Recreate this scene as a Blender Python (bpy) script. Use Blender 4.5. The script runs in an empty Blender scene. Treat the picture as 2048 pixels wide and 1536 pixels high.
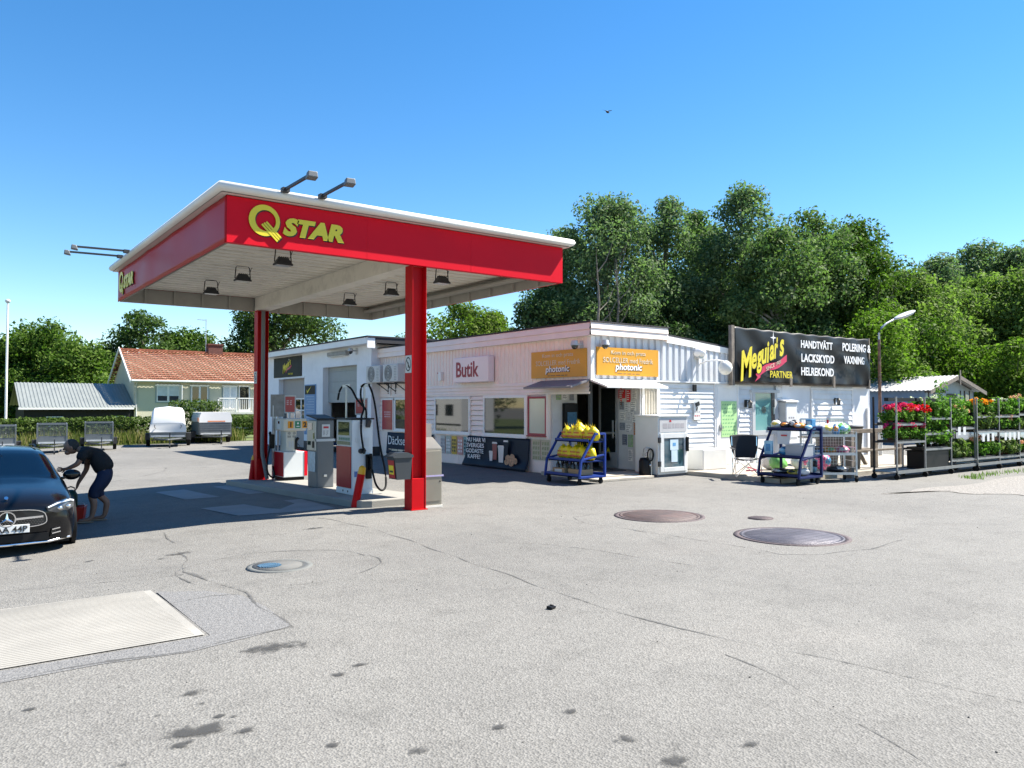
import bpy, bmesh, math, random
import numpy as np
from mathutils import Vector, Matrix, Euler
R = math.radians
S = bpy.context.scene
COL = S.collection
# ---------------------------------------------------------------- camera, sky, sun, exposure
cam = bpy.data.cameras.new("camera")
cam.sensor_width = 36.0
cam.lens = 1560 / 2048 * 36
cam.clip_end = 1500
camo = bpy.data.objects.new("camera", cam)
COL.objects.link(camo)
camo.location = (0, 0, 1.65)
camo.rotation_euler = (R(90 + 1.62), 0, R(-36.7))
S.camera = camo
SUN = Vector((.74, -.27, 1.0)).normalized()
w = bpy.data.worlds.new("World")
S.world = w
w.use_nodes = True
wn, wl = w.node_tree.nodes, w.node_tree.links
bg = wn["Background"]
sky = wn.new("ShaderNodeTexSky")
sky.sky_type = 'NISHITA'
sky.sun_disc = False
sky.sun_elevation = math.asin(SUN.z)
sky.sun_rotation = math.atan2(SUN.x, SUN.y)
sky.altitude = 0
sky.air_density = 1.0
sky.dust_density = 0.0
sky.ozone_density = 2.2
hsv = wn.new("ShaderNodeHueSaturation")
hsv.inputs['Saturation'].default_value = 1.33
wl.new(sky.outputs[0], hsv.inputs['Color'])
wl.new(hsv.outputs[0], bg.inputs[0])
bg.inputs[1].default_value = .074
sl = bpy.data.lights.new("sun", 'SUN')
sl.energy = 5.0
sl.angle = R(.5)
sl.color = (1, .94, .84)
slo = bpy.data.objects.new("sun", sl)
COL.objects.link(slo)
slo.rotation_euler = SUN.to_track_quat('Z', 'Y').to_euler()
slo.location = (20, -10, 40)
S.view_settings.view_transform = 'Standard'
S.view_settings.look = 'None'
S.view_settings.gamma = 1
S.view_settings.exposure = 1.55
try:
    S.cycles.max_bounces = 6
    S.cycles.transparent_max_bounces = 12
    S.cycles.caustics_reflective = False
    S.cycles.caustics_refractive = False
except Exception:
    pass

# ---------------------------------------------------------------- helpers
def ss(a, b, x):
    t = min(1, max(0, (x - a) / (b - a)))
    return t * t * (3 - 2 * t)
def terr(x, y):
    k = ss(11.2, 7, x)
    k = k + (1 - k) * ss(24, 34, y)
    return -.027 * min(max(y - 11, 0), 10) * k - .035 * min(max(5 - x, 0), 5) * ss(7, 11, y)

MC = {}
def M(name, col, rough=.6, metal=0., var=.12, scale=3., bump=0., bscale=60., coat=0., dirt=0., dcol=(.12, .1, .08), spec=.5, trans=0., emit=0.):
    """procedural paint / metal / plastic: colour varied by noise, optional dirt blotches, roughness break-up and bump"""
    if name in MC:
        return MC[name]
    m = bpy.data.materials.new(name)
    MC[name] = m
    m.use_nodes = True
    n, l = m.node_tree.nodes, m.node_tree.links
    b = n["Principled BSDF"]
    tc = n.new("ShaderNodeTexCoord")
    nz = n.new("ShaderNodeTexNoise")
    nz.inputs['Scale'].default_value = scale
    nz.inputs['Detail'].default_value = 6
    l.new(tc.outputs['Object'], nz.inputs['Vector'])
    cr = n.new("ShaderNodeValToRGB")
    cr.color_ramp.elements[0].position = .3
    cr.color_ramp.elements[1].position = .7
    c0 = [min(1, c * (1 - var)) for c in col]
    c1 = [min(1, c * (1 + var * .6)) for c in col]
    cr.color_ramp.elements[0].color = (*c0, 1)
    cr.color_ramp.elements[1].color = (*c1, 1)
    l.new(nz.outputs['Fac'], cr.inputs[0])
    out = cr.outputs[0]
    if dirt:
        n2 = n.new("ShaderNodeTexNoise")
        n2.inputs['Scale'].default_value = scale * .7 + .4
        n2.inputs['Detail'].default_value = 9
        n2.inputs['Roughness'].default_value = .7
        l.new(tc.outputs['Object'], n2.inputs['Vector'])
        r2 = n.new("ShaderNodeValToRGB")
        r2.color_ramp.elements[0].position = .5
        r2.color_ramp.elements[1].position = .78
        r2.color_ramp.elements[1].color = (dirt, dirt, dirt, 1)
        r2.color_ramp.elements[0].color = (0, 0, 0, 1)
        l.new(n2.outputs['Fac'], r2.inputs[0])
        mx = n.new("ShaderNodeMixRGB")
        l.new(r2.outputs[0], mx.inputs[0])
        l.new(out, mx.inputs[1])
        mx.inputs[2].default_value = (*dcol, 1)
        out = mx.outputs[0]
    l.new(out, b.inputs['Base Color'])
    mr = n.new("ShaderNodeMapRange")
    mr.inputs['To Min'].default_value = max(0.02, rough * .85)
    mr.inputs['To Max'].default_value = min(1, rough * 1.15)
    l.new(nz.outputs['Fac'], mr.inputs['Value'])
    l.new(mr.outputs[0], b.inputs['Roughness'])
    b.inputs['Metallic'].default_value = metal
    b.inputs['Specular IOR Level'].default_value = spec
    b.inputs['Coat Weight'].default_value = coat
    b.inputs['Coat Roughness'].default_value = .04
    if trans:
        b.inputs['Transmission Weight'].default_value = trans
    if bump:
        nb = n.new("ShaderNodeTexNoise")
        nb.inputs['Scale'].default_value = bscale
        nb.inputs['Detail'].default_value = 4
        l.new(tc.outputs['Object'], nb.inputs['Vector'])
        bp = n.new("ShaderNodeBump")
        bp.inputs['Strength'].default_value = bump
        bp.inputs['Distance'].default_value = .02
        l.new(nb.outputs['Fac'], bp.inputs['Height'])
        l.new(bp.outputs[0], b.inputs['Normal'])
    return m

def leafmat(name, cols, tr=.35, rough=.7):
    m = bpy.data.materials.new(name)
    m.use_nodes = True
    n, l = m.node_tree.nodes, m.node_tree.links
    b = n["Principled BSDF"]
    g = n.new("ShaderNodeNewGeometry")
    cr = n.new("ShaderNodeValToRGB")
    el = cr.color_ramp.elements
    while len(el) < len(cols):
        el.new(.5)
    for i, c in enumerate(cols):
        el[i].position = i / (len(cols) - 1)
        el[i].color = (*c, 1)
    l.new(g.outputs['Random Per Island'], cr.inputs[0])
    l.new(cr.outputs[0], b.inputs['Base Color'])
    b.inputs['Roughness'].default_value = rough
    b.inputs['Specular IOR Level'].default_value = .12
    t = n.new("ShaderNodeBsdfTranslucent")
    mul = n.new("ShaderNodeMixRGB")
    mul.blend_type = 'MULTIPLY'
    mul.inputs[0].default_value = 1
    mul.inputs[2].default_value = (1.15, 1.5, .75, 1)
    l.new(cr.outputs[0], mul.inputs[1])
    l.new(mul.outputs[0], t.inputs[0])
    mx = n.new("ShaderNodeMixShader")
    mx.inputs[0].default_value = tr
    l.new(b.outputs[0], mx.inputs[1])
    l.new(t.outputs[0], mx.inputs[2])
    l.new(mx.outputs[0], n["Material Output"].inputs[0])
    return m

def tag(o, label, cat, group=None, kind=None):
    o['label'] = label
    o['category'] = cat
    if group:
        o['group'] = group
    if kind:
        o['kind'] = kind
    return o
def thing(name, label, cat, loc=(0, 0, 0), rz=0., group=None):
    o = bpy.data.objects.new(name, None)
    o.empty_display_size = .2
    o.location = loc
    o.rotation_euler = (0, 0, rz)
    COL.objects.link(o)
    return tag(o, label, cat, group)
def mw(o):
    m = Matrix.Translation(o.location) @ o.rotation_euler.to_matrix().to_4x4() @ Matrix.Diagonal((*o.scale, 1))
    return mw(o.parent) @ m if o.parent else m
def dup(root, loc, rz=None, label=None, group=None):
    def cp(o, par):
        c = o.copy()
        COL.objects.link(c)
        c.parent = par
        for ch in list(o.children):
            cp(ch, c)
        return c
    r = cp(root, None)
    r.location = loc
    if rz is not None:
        r.rotation_euler = (0, 0, rz)
    if label:
        r['label'] = label
    if group:
        r['group'] = group
    return r

class MB:
    def __init__(s):
        s.v, s.f, s.m, s.s = [], [], [], []
    def add(s, vs, fs, m=0, sm=False):
        k = len(s.v)
        s.v += [tuple(p) for p in vs]
        for f in fs:
            s.f.append([k + i for i in f])
            s.m.append(m)
            s.s.append(sm)
        return s
    def box(s, x0, x1, y0, y1, z0, z1, m=0):
        x0, x1 = sorted((x0, x1)); y0, y1 = sorted((y0, y1)); z0, z1 = sorted((z0, z1))
        return s.add([(x0, y0, z0), (x1, y0, z0), (x1, y1, z0), (x0, y1, z0), (x0, y0, z1), (x1, y0, z1), (x1, y1, z1), (x0, y1, z1)],
                     [(0, 3, 2, 1), (4, 5, 6, 7), (0, 1, 5, 4), (1, 2, 6, 5), (2, 3, 7, 6), (3, 0, 4, 7)], m)
    def obox(s, c, sz, rot=(0, 0, 0), m=0):
        q = Euler(rot).to_matrix()
        c = Vector(c)
        a = [c + q @ Vector((i * sz[0] / 2, j * sz[1] / 2, k * sz[2] / 2)) for k in (-1, 1) for i, j in ((-1, -1), (1, -1), (1, 1), (-1, 1))]
        return s.add(a, [(0, 3, 2, 1), (4, 5, 6, 7), (0, 1, 5, 4), (1, 2, 6, 5), (2, 3, 7, 6), (3, 0, 4, 7)], m)
    def bar(s, p0, p1, wd, hd=None, m=0):
        p0, p1 = Vector(p0), Vector(p1)
        d = p1 - p0
        q = d.to_track_quat('X', 'Z').to_euler()
        return s.obox((p0 + p1) / 2, (d.length, wd, hd or wd), q, m)
    def cyl(s, p0, p1, r0, r1=None, n=12, m=0, caps=True, sm=True):
        p0, p1 = Vector(p0), Vector(p1)
        r1 = r0 if r1 is None else r1
        q = (p1 - p0).to_track_quat('Z', 'Y')
        a = []
        for p, r in ((p0, r0), (p1, r1)):
            for i in range(n):
                t = 2 * math.pi * i / n
                a.append(p + q @ Vector((r * math.cos(t), r * math.sin(t), 0)))
        s.add(a, [(i, (i + 1) % n, n + (i + 1) % n, n + i) for i in range(n)], m, sm)
        if caps:
            s.add(a[:n], [list(range(n))[::-1]], m)
            s.add(a[n:], [list(range(n))], m)
        return s
    def tube(s, pts, r, n=7, m=0):
        pts = [Vector(p) for p in pts]
        rs = r if isinstance(r, (list, tuple)) else [r] * len(pts)
        a = []
        for i, p in enumerate(pts):
            d = (pts[min(i + 1, len(pts) - 1)] - pts[max(i - 1, 0)]).normalized()
            up = Vector((0, 0, 1)) if abs(d.z) < .95 else Vector((1, 0, 0))
            x = d.cross(up).normalized(); y = x.cross(d)
            for j in range(n):
                t = 2 * math.pi * j / n
                a.append(p + (x * math.cos(t) + y * math.sin(t)) * rs[i])
        fs = [(i * n + j, i * n + (j + 1) % n, (i + 1) * n + (j + 1) % n, (i + 1) * n + j) for i in range(len(pts) - 1) for j in range(n)]
        s.add(a, fs, m, True)
        s.add(a[:n], [list(range(n))[::-1]], m)
        s.add(a[-n:], [list(range(n))], m)
        return s
    def ell(s, c, r, m=0, nu=14, nv=9, jit=0., seed=0, rot=(0, 0, 0)):
        rnd = random.Random(seed)
        q = Euler(rot).to_matrix()
        c = Vector(c)
        a = []
        for j in range(nv + 1):
            ph = math.pi * j / nv
            for i in range(nu):
                t = 2 * math.pi * i / nu
                k = 1 + rnd.uniform(-jit, jit)
                a.append(c + q @ Vector((r[0] * math.sin(ph) * math.cos(t) * k, r[1] * math.sin(ph) * math.sin(t) * k, r[2] * math.cos(ph) * k)))
        return s.add(a, [(j * nu + i, (j + 1) * nu + i, (j + 1) * nu + (i + 1) % nu, j * nu + (i + 1) % nu) for j in range(nv) for i in range(nu)], m, True)
    def prism(s, pts, vec, m=0, sm=False):
        pts = [Vector(p) for p in pts]
        vec = Vector(vec)
        n = len(pts)
        a = pts + [p + vec for p in pts]
        s.add(a, [(i, (i + 1) % n, n + (i + 1) % n, n + i) for i in range(n)], m, sm)
        s.add(a[:n], [list(range(n))[::-1]], m)
        s.add(a[n:], [list(range(n))], m)
        return s
    def quad(s, a, b, c, d, m=0):
        return s.add([a, b, c, d], [(0, 1, 2, 3)], m)
    def lathe(s, c, prof, n=20, m=0):
        c = Vector(c)
        a = [c + Vector((r * math.cos(2 * math.pi * i / n), r * math.sin(2 * math.pi * i / n), z)) for r, z in prof for i in range(n)]
        return s.add(a, [(j * n + i, j * n + (i + 1) % n, (j + 1) * n + (i + 1) % n, (j + 1) * n + i) for j in range(len(prof) - 1) for i in range(n)], m, True)
    def grid(s, fn, nu, nv, m=0, sm=True, thick=0):
        a = [fn(i / nu, j / nv) for j in range(nv + 1) for i in range(nu + 1)]
        return s.add(a, [(j * (nu + 1) + i, j * (nu + 1) + i + 1, (j + 1) * (nu + 1) + i + 1, (j + 1) * (nu + 1) + i) for j in range(nv) for i in range(nu)], m, sm)
    def profile(s, pl, p0, along, vec, m=0):
        """polyline pl of (distance along, vector offset) swept by vec"""
        p0, along, vec = Vector(p0), Vector(along), Vector(vec)
        a = [p0 + along * t + Vector(o) for t, o in pl]
        b = [p + vec for p in a]
        n = len(a)
        return s.add(a + b, [(i, i + 1, n + i + 1, n + i) for i in range(n - 1)], m)
    def build(s, name, mats, parent=None, local=False, bevel=0., base=None, seg=2, solid=0.):
        me = bpy.data.meshes.new(name)
        vs = [Vector(p) for p in s.v]
        loc = Vector((0, 0, 0))
        if parent is not None:
            if not local:
                iv = mw(parent).inverted()
                vs = [iv @ p for p in vs]
        elif not local:
            if base is None:
                lo = [min(p[i] for p in vs) for i in range(3)]; hi = [max(p[i] for p in vs) for i in range(3)]
                base = ((lo[0] + hi[0]) / 2, (lo[1] + hi[1]) / 2, lo[2])
            loc = Vector(base)
            vs = [p - loc for p in vs]
        me.from_pydata([tuple(p) for p in vs], [], s.f)
        for mt in (mats if isinstance(mats, (list, tuple)) else [mats]):
            me.materials.append(mt)
        me.polygons.foreach_set('material_index', s.m)
        me.polygons.foreach_set('use_smooth', s.s)
        me.update()
        o = bpy.data.objects.new(name, me)
        o.location = loc
        COL.objects.link(o)
        if parent is not None:
            o.parent = parent
        if bevel:
            bv = o.modifiers.new('bevel', 'BEVEL')
            bv.width = bevel; bv.segments = seg; bv.limit_method = 'ANGLE'; bv.angle_limit = R(40)
        if solid:
            so = o.modifiers.new('solid', 'SOLIDIFY')
            so.thickness = solid; so.offset = 0
        return o

def text(body, parent, c, xd, ud, h, mat, wid=None, name='lettering', bold=.0, shear=0., ext=.006, space=1., local=False, body_extra=None):
    """flat cut lettering, centred on c; xd reading direction, ud up; h height of the whole block, wid its width"""
    cu = bpy.data.curves.new(name, 'FONT')
    cu.body = body
    cu.align_x = 'CENTER'
    cu.offset = bold
    cu.shear = shear
    cu.space_line = space
    cu.extrude = .001
    cu.resolution_u = 3
    t = bpy.data.objects.new('t', cu)
    COL.objects.link(t)
    dg = bpy.context.evaluated_depsgraph_get()
    dg.update()
    me = bpy.data.meshes.new_from_object(t.evaluated_get(dg))
    bpy.data.objects.remove(t)
    bpy.data.curves.remove(cu)
    me.name = name
    n = len(me.vertices)
    if n == 0:
        return None
    co = np.empty(n * 3, 'f')
    me.vertices.foreach_get('co', co)
    co = co.reshape(-1, 3)
    lo, hi = co.min(0), co.max(0)
    sy = h / (hi[1] - lo[1])
    sx = wid / (hi[0] - lo[0]) if wid else sy
    xd, ud, c = Vector(xd).normalized(), Vector(ud).normalized(), Vector(c)
    nd = xd.cross(ud)
    iv = Matrix() if (local or parent is None) else mw(parent).inverted()
    mid = (lo + hi) / 2
    pts = []
    for p in co:
        q = c + xd * float((p[0] - mid[0]) * sx) + ud * float((p[1] - mid[1]) * sy) + nd * (ext if p[2] > 0 else 0.)
        pts.append(iv @ q)
    me.vertices.foreach_set('co', np.array([tuple(p) for p in pts], 'f').ravel())
    me.materials.clear()
    me.materials.append(mat)
    me.update()
    o = bpy.data.objects.new(name, me)
    COL.objects.link(o)
    if parent is not None:
        o.parent = parent
    return o

def leaves(name, clumps, n, size, mat, parent=None, seed=1, base=(0, 0, 0), up=.35, asp=.62, core=.35, zmin=None):
    rg = np.random.default_rng(seed)
    cl = np.array(clumps, float)
    vol = (cl[:, 3] * cl[:, 4] * cl[:, 5]) ** .75
    idx = rg.choice(len(cl), n, p=vol / vol.sum())
    d = rg.normal(size=(n, 3))
    d /= np.linalg.norm(d, axis=1)[:, None]
    rad = core + (1.06 - core) * rg.random(n) ** .6
    pos = cl[idx, :3] + d * cl[idx, 3:6] * rad[:, None]
    if zmin is not None:
        pos[:, 2] = np.maximum(pos[:, 2], zmin + rg.random(n) * .15)
    nor = d * .7 + rg.normal(size=(n, 3)) * .65 + np.array([0, 0, up])
    nor /= np.linalg.norm(nor, axis=1)[:, None]
    a = np.cross(nor, rg.normal(size=(n, 3)))
    a /= np.linalg.norm(a, axis=1)[:, None]
    b = np.cross(nor, a)
    sz = size * (.4 + 1.2 * rg.random(n) ** 1.5)[:, None]
    a, b = a * sz * .5, b * sz * .5 * asp
    bend = nor * sz * .12
    vs = np.stack([pos - a, pos - b * .9 + bend, pos + a, pos + b * .9 + bend], 1).reshape(-1, 3) - np.array(base)
    me = bpy.data.meshes.new(name)
    me.vertices.add(4 * n)
    me.vertices.foreach_set('co', vs.astype('f').ravel())
    me.loops.add(4 * n)
    me.loops.foreach_set('vertex_index', np.arange(4 * n, dtype='i'))
    me.polygons.add(n)
    me.polygons.foreach_set('loop_start', np.arange(0, 4 * n, 4, dtype='i'))
    try:
        me.polygons.foreach_set('loop_total', np.full(n, 4, 'i'))
    except Exception:
        pass
    me.materials.append(mat)
    me.update(calc_edges=True)
    me.validate()
    o = bpy.data.objects.new(name, me)
    COL.objects.link(o)
    if parent is not None:
        o.parent = parent
    else:
        o.location = base
    return o

# ---------------------------------------------------------------- common materials
WHITE = M('white_paint', (.8, .79, .77), .45, var=.06, scale=1.2, dirt=.25, dcol=(.45, .43, .4))
WHITE2 = M('white_boards', (.72, .73, .74), .55, var=.08, scale=2, dirt=.3, dcol=(.42, .42, .42))
BOUNCEW = M('boards_red_bounce', (.86, .74, .67), .55, var=.07, scale=1.5, dirt=.25, dcol=(.45, .4, .38))  # board white with the pink of bounced red light put into its colour
RED = M('red_sheet', (.62, .005, .018), .5, var=.06, scale=1, spec=.12)
REDP = M('red_paint', (.46, .003, .007), .45, spec=.15, var=.08, scale=3, dirt=.15, dcol=(.2, .02, .02))
YEL = M('yellow_letters', (.7, .58, .02), .4, var=.04)
BLACK = M('black_plastic', (.005, .005, .006), .5, var=.2, spec=.25)
DARKG = M('dark_grey', (.035, .038, .042), .5, var=.15, spec=.3)
GREY = M('grey_paint', (.12, .13, .137), .42, var=.07, dirt=.15)
LGREY = M('light_grey', (.5, .52, .53), .45, var=.07, dirt=.2, dcol=(.3, .3, .3))
STEEL = M('steel', (.55, .55, .54), .35, metal=.9, var=.1, scale=5)
GALV = M('galvanised', (.48, .5, .52), .42, metal=.75, var=.18, scale=9)
CHROME = M('chrome', (.8, .8, .82), .12, metal=1, var=.03)
RUBBER = M('rubber', (.01, .01, .01), .8, var=.2, spec=.2)
GLASS = M('dark_glass', (.012, .016, .016), .03, var=.1, spec=.8, coat=.3)
CREAM = M('cream_sheet', (.8, .76, .66), .5, var=.1, scale=1.5, dirt=.55, dcol=(.2, .18, .14))
ORANGE = M('orange_sign', (.62, .29, .015), .45, var=.05, scale=2)
LETW = M('white_letters', (.8, .8, .8), .5, var=.03)
LETG = M('pale_letters', (.65, .56, .42), .5, var=.1)
LETK = M('black_letters', (.015, .015, .015), .5, var=.05)
NAVY = M('navy_print', (.006, .012, .028), .5, var=.15, spec=.2)
PAPER = M('paper', (.6, .61, .6), .7, var=.05, scale=6)
WOODG = M('grey_wood', (.2, .17, .14), .8, var=.3, scale=6, bump=.3)
WOODD = M('deck_wood', (.4, .36, .3), .8, var=.2, scale=3, bump=.3)
BLUEP = M('blue_paint', (.012, .04, .22), .45, spec=.25, var=.12, scale=4, dirt=.15)
CONC = M('concrete', (.22, .21, .2), .85, var=.14, scale=2.5, bump=.3, bscale=90, dirt=.35, dcol=(.2, .19, .18))
BARK = M('bark', (.16, .14, .12), .9, var=.35, scale=5, bump=.5, bscale=20)
BARKL = M('pale_bark', (.36, .35, .31), .85, var=.35, scale=4, bump=.4, bscale=18)
X, Y, Z = Vector((1, 0, 0)), Vector((0, 1, 0)), Vector((0, 0, 1))
# ---------------------------------------------------------------- ground
def asphalt():
    m = bpy.data.materials.new('asphalt')
    m.use_nodes = True
    n, l = m.node_tree.nodes, m.node_tree.links
    b = n["Principled BSDF"]
    tc = n.new("ShaderNodeTexCoord")
    def noise(sc, det=5, ro=.6):
        k = n.new("ShaderNodeTexNoise")
        k.inputs['Scale'].default_value = sc; k.inputs['Detail'].default_value = det; k.inputs['Roughness'].default_value = ro
        l.new(tc.outputs['Object'], k.inputs['Vector'])
        return k
    def ramp(src, stops):
        r = n.new("ShaderNodeValToRGB")
        e = r.color_ramp.elements
        while len(e) < len(stops):
            e.new(.5)
        for i, (p, c) in enumerate(stops):
            e[i].position = p
            e[i].color = (c, c, c, 1) if not isinstance(c, tuple) else (*c, 1)
        l.new(src, r.inputs[0])
        return r.outputs[0]
    def mixc(fac, a, bb, mode='MULTIPLY', f=1.):
        x = n.new("ShaderNodeMixRGB")
        x.blend_type = mode
        if fac is None:
            x.inputs[0].default_value = f
        else:
            l.new(fac, x.inputs[0])
        l.new(a, x.inputs[1])
        if isinstance(bb, tuple):
            x.inputs[2].default_value = (*bb, 1)
        else:
            l.new(bb, x.inputs[2])
        return x.outputs[0]
    big = ramp(noise(.22, 5).outputs['Fac'], [(.3, (.137, .133, .124)), (.55, (.167, .162, .15)), (.75, (.186, .177, .162))])
    mid = ramp(noise(2.2, 7, .7).outputs['Fac'], [(.22, .76), (.48, 1.), (.8, 1.1)])
    vor = n.new("ShaderNodeTexVoronoi")
    vor.inputs['Scale'].default_value = 75
    l.new(tc.outputs['Object'], vor.inputs['Vector'])
    agg = ramp(vor.outputs['Color'], [(.1, .74), (.5, 1.), (.95, 1.22)])
    ag2 = ramp(noise(38, 3, .7).outputs['Fac'], [(.3, .86), (.5, 1.), (.7, 1.12)])
    c = mixc(None, big, mid)
    c = mixc(None, c, agg)
    c = mixc(None, c, ag2)
    st = ramp(noise(.75, 9, .65).outputs['Fac'], [(.64, 0.), (.78, .35)])
    c = mixc(st, c, (.08, .079, .076), 'MIX')
    rd = ramp(noise(.13, 4).outputs['Fac'], [(.56, 0.), (.75, .3)])
    c = mixc(rd, c, (.18, .158, .14), 'MIX')
    l.new(c, b.inputs['Base Color'])
    b.inputs['Roughness'].default_value = .82
    b.inputs['Specular IOR Level'].default_value = .35
    bp = n.new("ShaderNodeBump")
    bp.inputs['Strength'].default_value = .55
    bp.inputs['Distance'].default_value = .012
    l.new(vor.outputs['Distance'], bp.inputs['Height'])
    l.new(bp.outputs[0], b.inputs['Normal'])
    return m
ASPH = asphalt()
def sheet(name, poly_fn, nu, nv, mat, off, label=None):
    g = MB()
    g.grid(poly_fn, nu, nv)
    g.v = [(p[0], p[1], terr(p[0], p[1]) + off) for p in g.v]
    o = g.build(name, mat, base=(0, 0, 0))
    o['kind'] = 'structure'
    return o
def spaced(a, b, n, c, p=3):
    return [c + (b - c if t > 0 else c - a) * abs(t) ** p * (1 if t > 0 else -1) for t in [2 * i / n - 1 for i in range(n + 1)]]
g = MB()
xs, ys = spaced(-500, 500, 90, 4), spaced(-200, 700, 90, 16)
g.v = [(x, y, terr(x, y)) for y in ys for x in xs]
nx = len(xs)
g.f = [[j * nx + i, j * nx + i + 1, (j + 1) * nx + i + 1, (j + 1) * nx + i] for j in range(len(ys) - 1) for i in range(nx - 1)]
g.m = [0] * len(g.f); g.s = [True] * len(g.f)
gr = g.build('ground', ASPH, base=(0, 0, 0))
gr['kind'] = 'structure'
# meadow behind the yard, gravel lot at the right
GRASSM = M('grass_soil', (.09, .12, .03), .9, var=.5, scale=1.5, bump=.6, bscale=25, dirt=.4, dcol=(.2, .17, .08))
def mead(pts):
    def f(u, v):
        a = Vector(pts[0]).lerp(Vector(pts[1]), u); bq = Vector(pts[3]).lerp(Vector(pts[2]), u)
        return a.lerp(bq, v)
    return f
sheet('meadow', mead([(-40, 33, 0), (28, 46, 0), (60, 160, 0), (-60, 160, 0)]), 60, 40, GRASSM, .02)
GRAV = M('gravel', (.24, .225, .205), .9, var=.45, scale=22, bump=1., bscale=45, dirt=.5, dcol=(.15, .13, .11))
def gravel(u, v):
    # ragged left end
    y = 3.9 + v * 3.65
    x0 = 16.6 + (1 - v) * 1.3 + .4 * math.sin(v * 9) + .25 * math.sin(v * 23) - 2.2 * v * v
    return Vector((x0 + (70 - x0) * u ** 2.2, y + .12 * math.sin(u * 40) * v, 0))
sheet('gravel_lot', gravel, 60, 24, GRAV, .006)
rnd = random.Random(5)
# cracks, seams and stains lie in one thin sheet each
def crackmat(name, col, thr):
    m = bpy.data.materials.new(name)
    m.use_nodes = True
    n, l = m.node_tree.nodes, m.node_tree.links
    b = n["Principled BSDF"]
    b.inputs['Base Color'].default_value = (*col, 1)
    b.inputs['Roughness'].default_value = .85
    tc = n.new("ShaderNodeTexCoord")
    k = n.new("ShaderNodeTexNoise"); k.inputs['Scale'].default_value = 14; k.inputs['Detail'].default_value = 8; k.inputs['Roughness'].default_value = .75
    l.new(tc.outputs['Object'], k.inputs['Vector'])
    k2 = n.new("ShaderNodeTexNoise"); k2.inputs['Scale'].default_value = 1.6; k2.inputs['Detail'].default_value = 3
    l.new(tc.outputs['Object'], k2.inputs['Vector'])
    at = n.new("ShaderNodeAttribute"); at.attribute_name = 'edge'
    ad = n.new("ShaderNodeMath"); ad.operation = 'ADD'
    l.new(k.outputs['Fac'], ad.inputs[0]); l.new(k2.outputs['Fac'], ad.inputs[1])
    a2 = n.new("ShaderNodeMath"); a2.operation = 'ADD'
    l.new(ad.outputs[0], a2.inputs[0]); l.new(at.outputs['Fac'], a2.inputs[1])
    r = n.new("ShaderNodeMapRange")
    r.inputs['From Min'].default_value = thr; r.inputs['From Max'].default_value = thr + (.22 if name == 'oil_stain' else .3)
    r.inputs['To Max'].default_value = .8
    l.new(a2.outputs[0], r.inputs['Value'])
    tr = n.new("ShaderNodeBsdfTransparent"); mx = n.new("ShaderNodeMixShader")
    l.new(r.outputs[0], mx.inputs[0]); l.new(tr.outputs[0], mx.inputs[1]); l.new(b.outputs[0], mx.inputs[2])
    l.new(mx.outputs[0], n["Material Output"].inputs[0])
    return m
def ribbons(name, lines, mat, off):
    vs, fs, ed = [], [], []
    for pts, wd in lines:
        fine = []
        for (a, bq) in zip(pts, pts[1:]):
            k = max(2, int((Vector(bq) - Vector(a)).length / .12))
            for i in range(k):
                fine.append(Vector(a).lerp(Vector(bq), i / k))
        fine.append(Vector(pts[-1]))
        ph = rnd.uniform(0, 9)
        for i, p in enumerate(fine):
            d = (fine[min(i + 1, len(fine) - 1)] - fine[max(i - 1, 0)]).normalized()
            q = Vector((-d.y, d.x))
            ws = wd * (.7 + .5 * math.sin(i * .9 + ph) * math.sin(i * .23 + ph))
            off2 = q * (.02 * math.sin(i * .7 + ph) + .03 * math.sin(i * .19 + ph))
            for sgn, e in ((-1, -.5), (0, .45), (1, -.5)):
                x = p + off2 + q * sgn * ws
                vs.append((x.x, x.y, terr(x.x, x.y) + off)); ed.append(e)
            if i:
                k = len(vs) - 6
                fs += [(k, k + 1, k + 4, k + 3), (k + 1, k + 2, k + 5, k + 4)]
    me = bpy.data.meshes.new(name)
    me.from_pydata(vs, [], fs)
    at = me.attributes.new('edge', 'FLOAT', 'POINT')
    at.data.foreach_set('value', ed)
    me.materials.append(mat)
    o = bpy.data.objects.new(name, me)
    COL.objects.link(o)
    o['kind'] = 'structure'
    return o
def circ(cx, cy, rx, ry, n=26, a0=0, a1=360):
    return [(cx + rx * math.cos(R(a0 + (a1 - a0) * i / n)), cy + ry * math.sin(R(a0 + (a1 - a0) * i / n))) for i in range(n + 1)]
TAR = crackmat('tar_seam', (.085, .084, .081), 1.18)
OIL = crackmat('oil_stain', (.04, .04, .039), .86)
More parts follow.
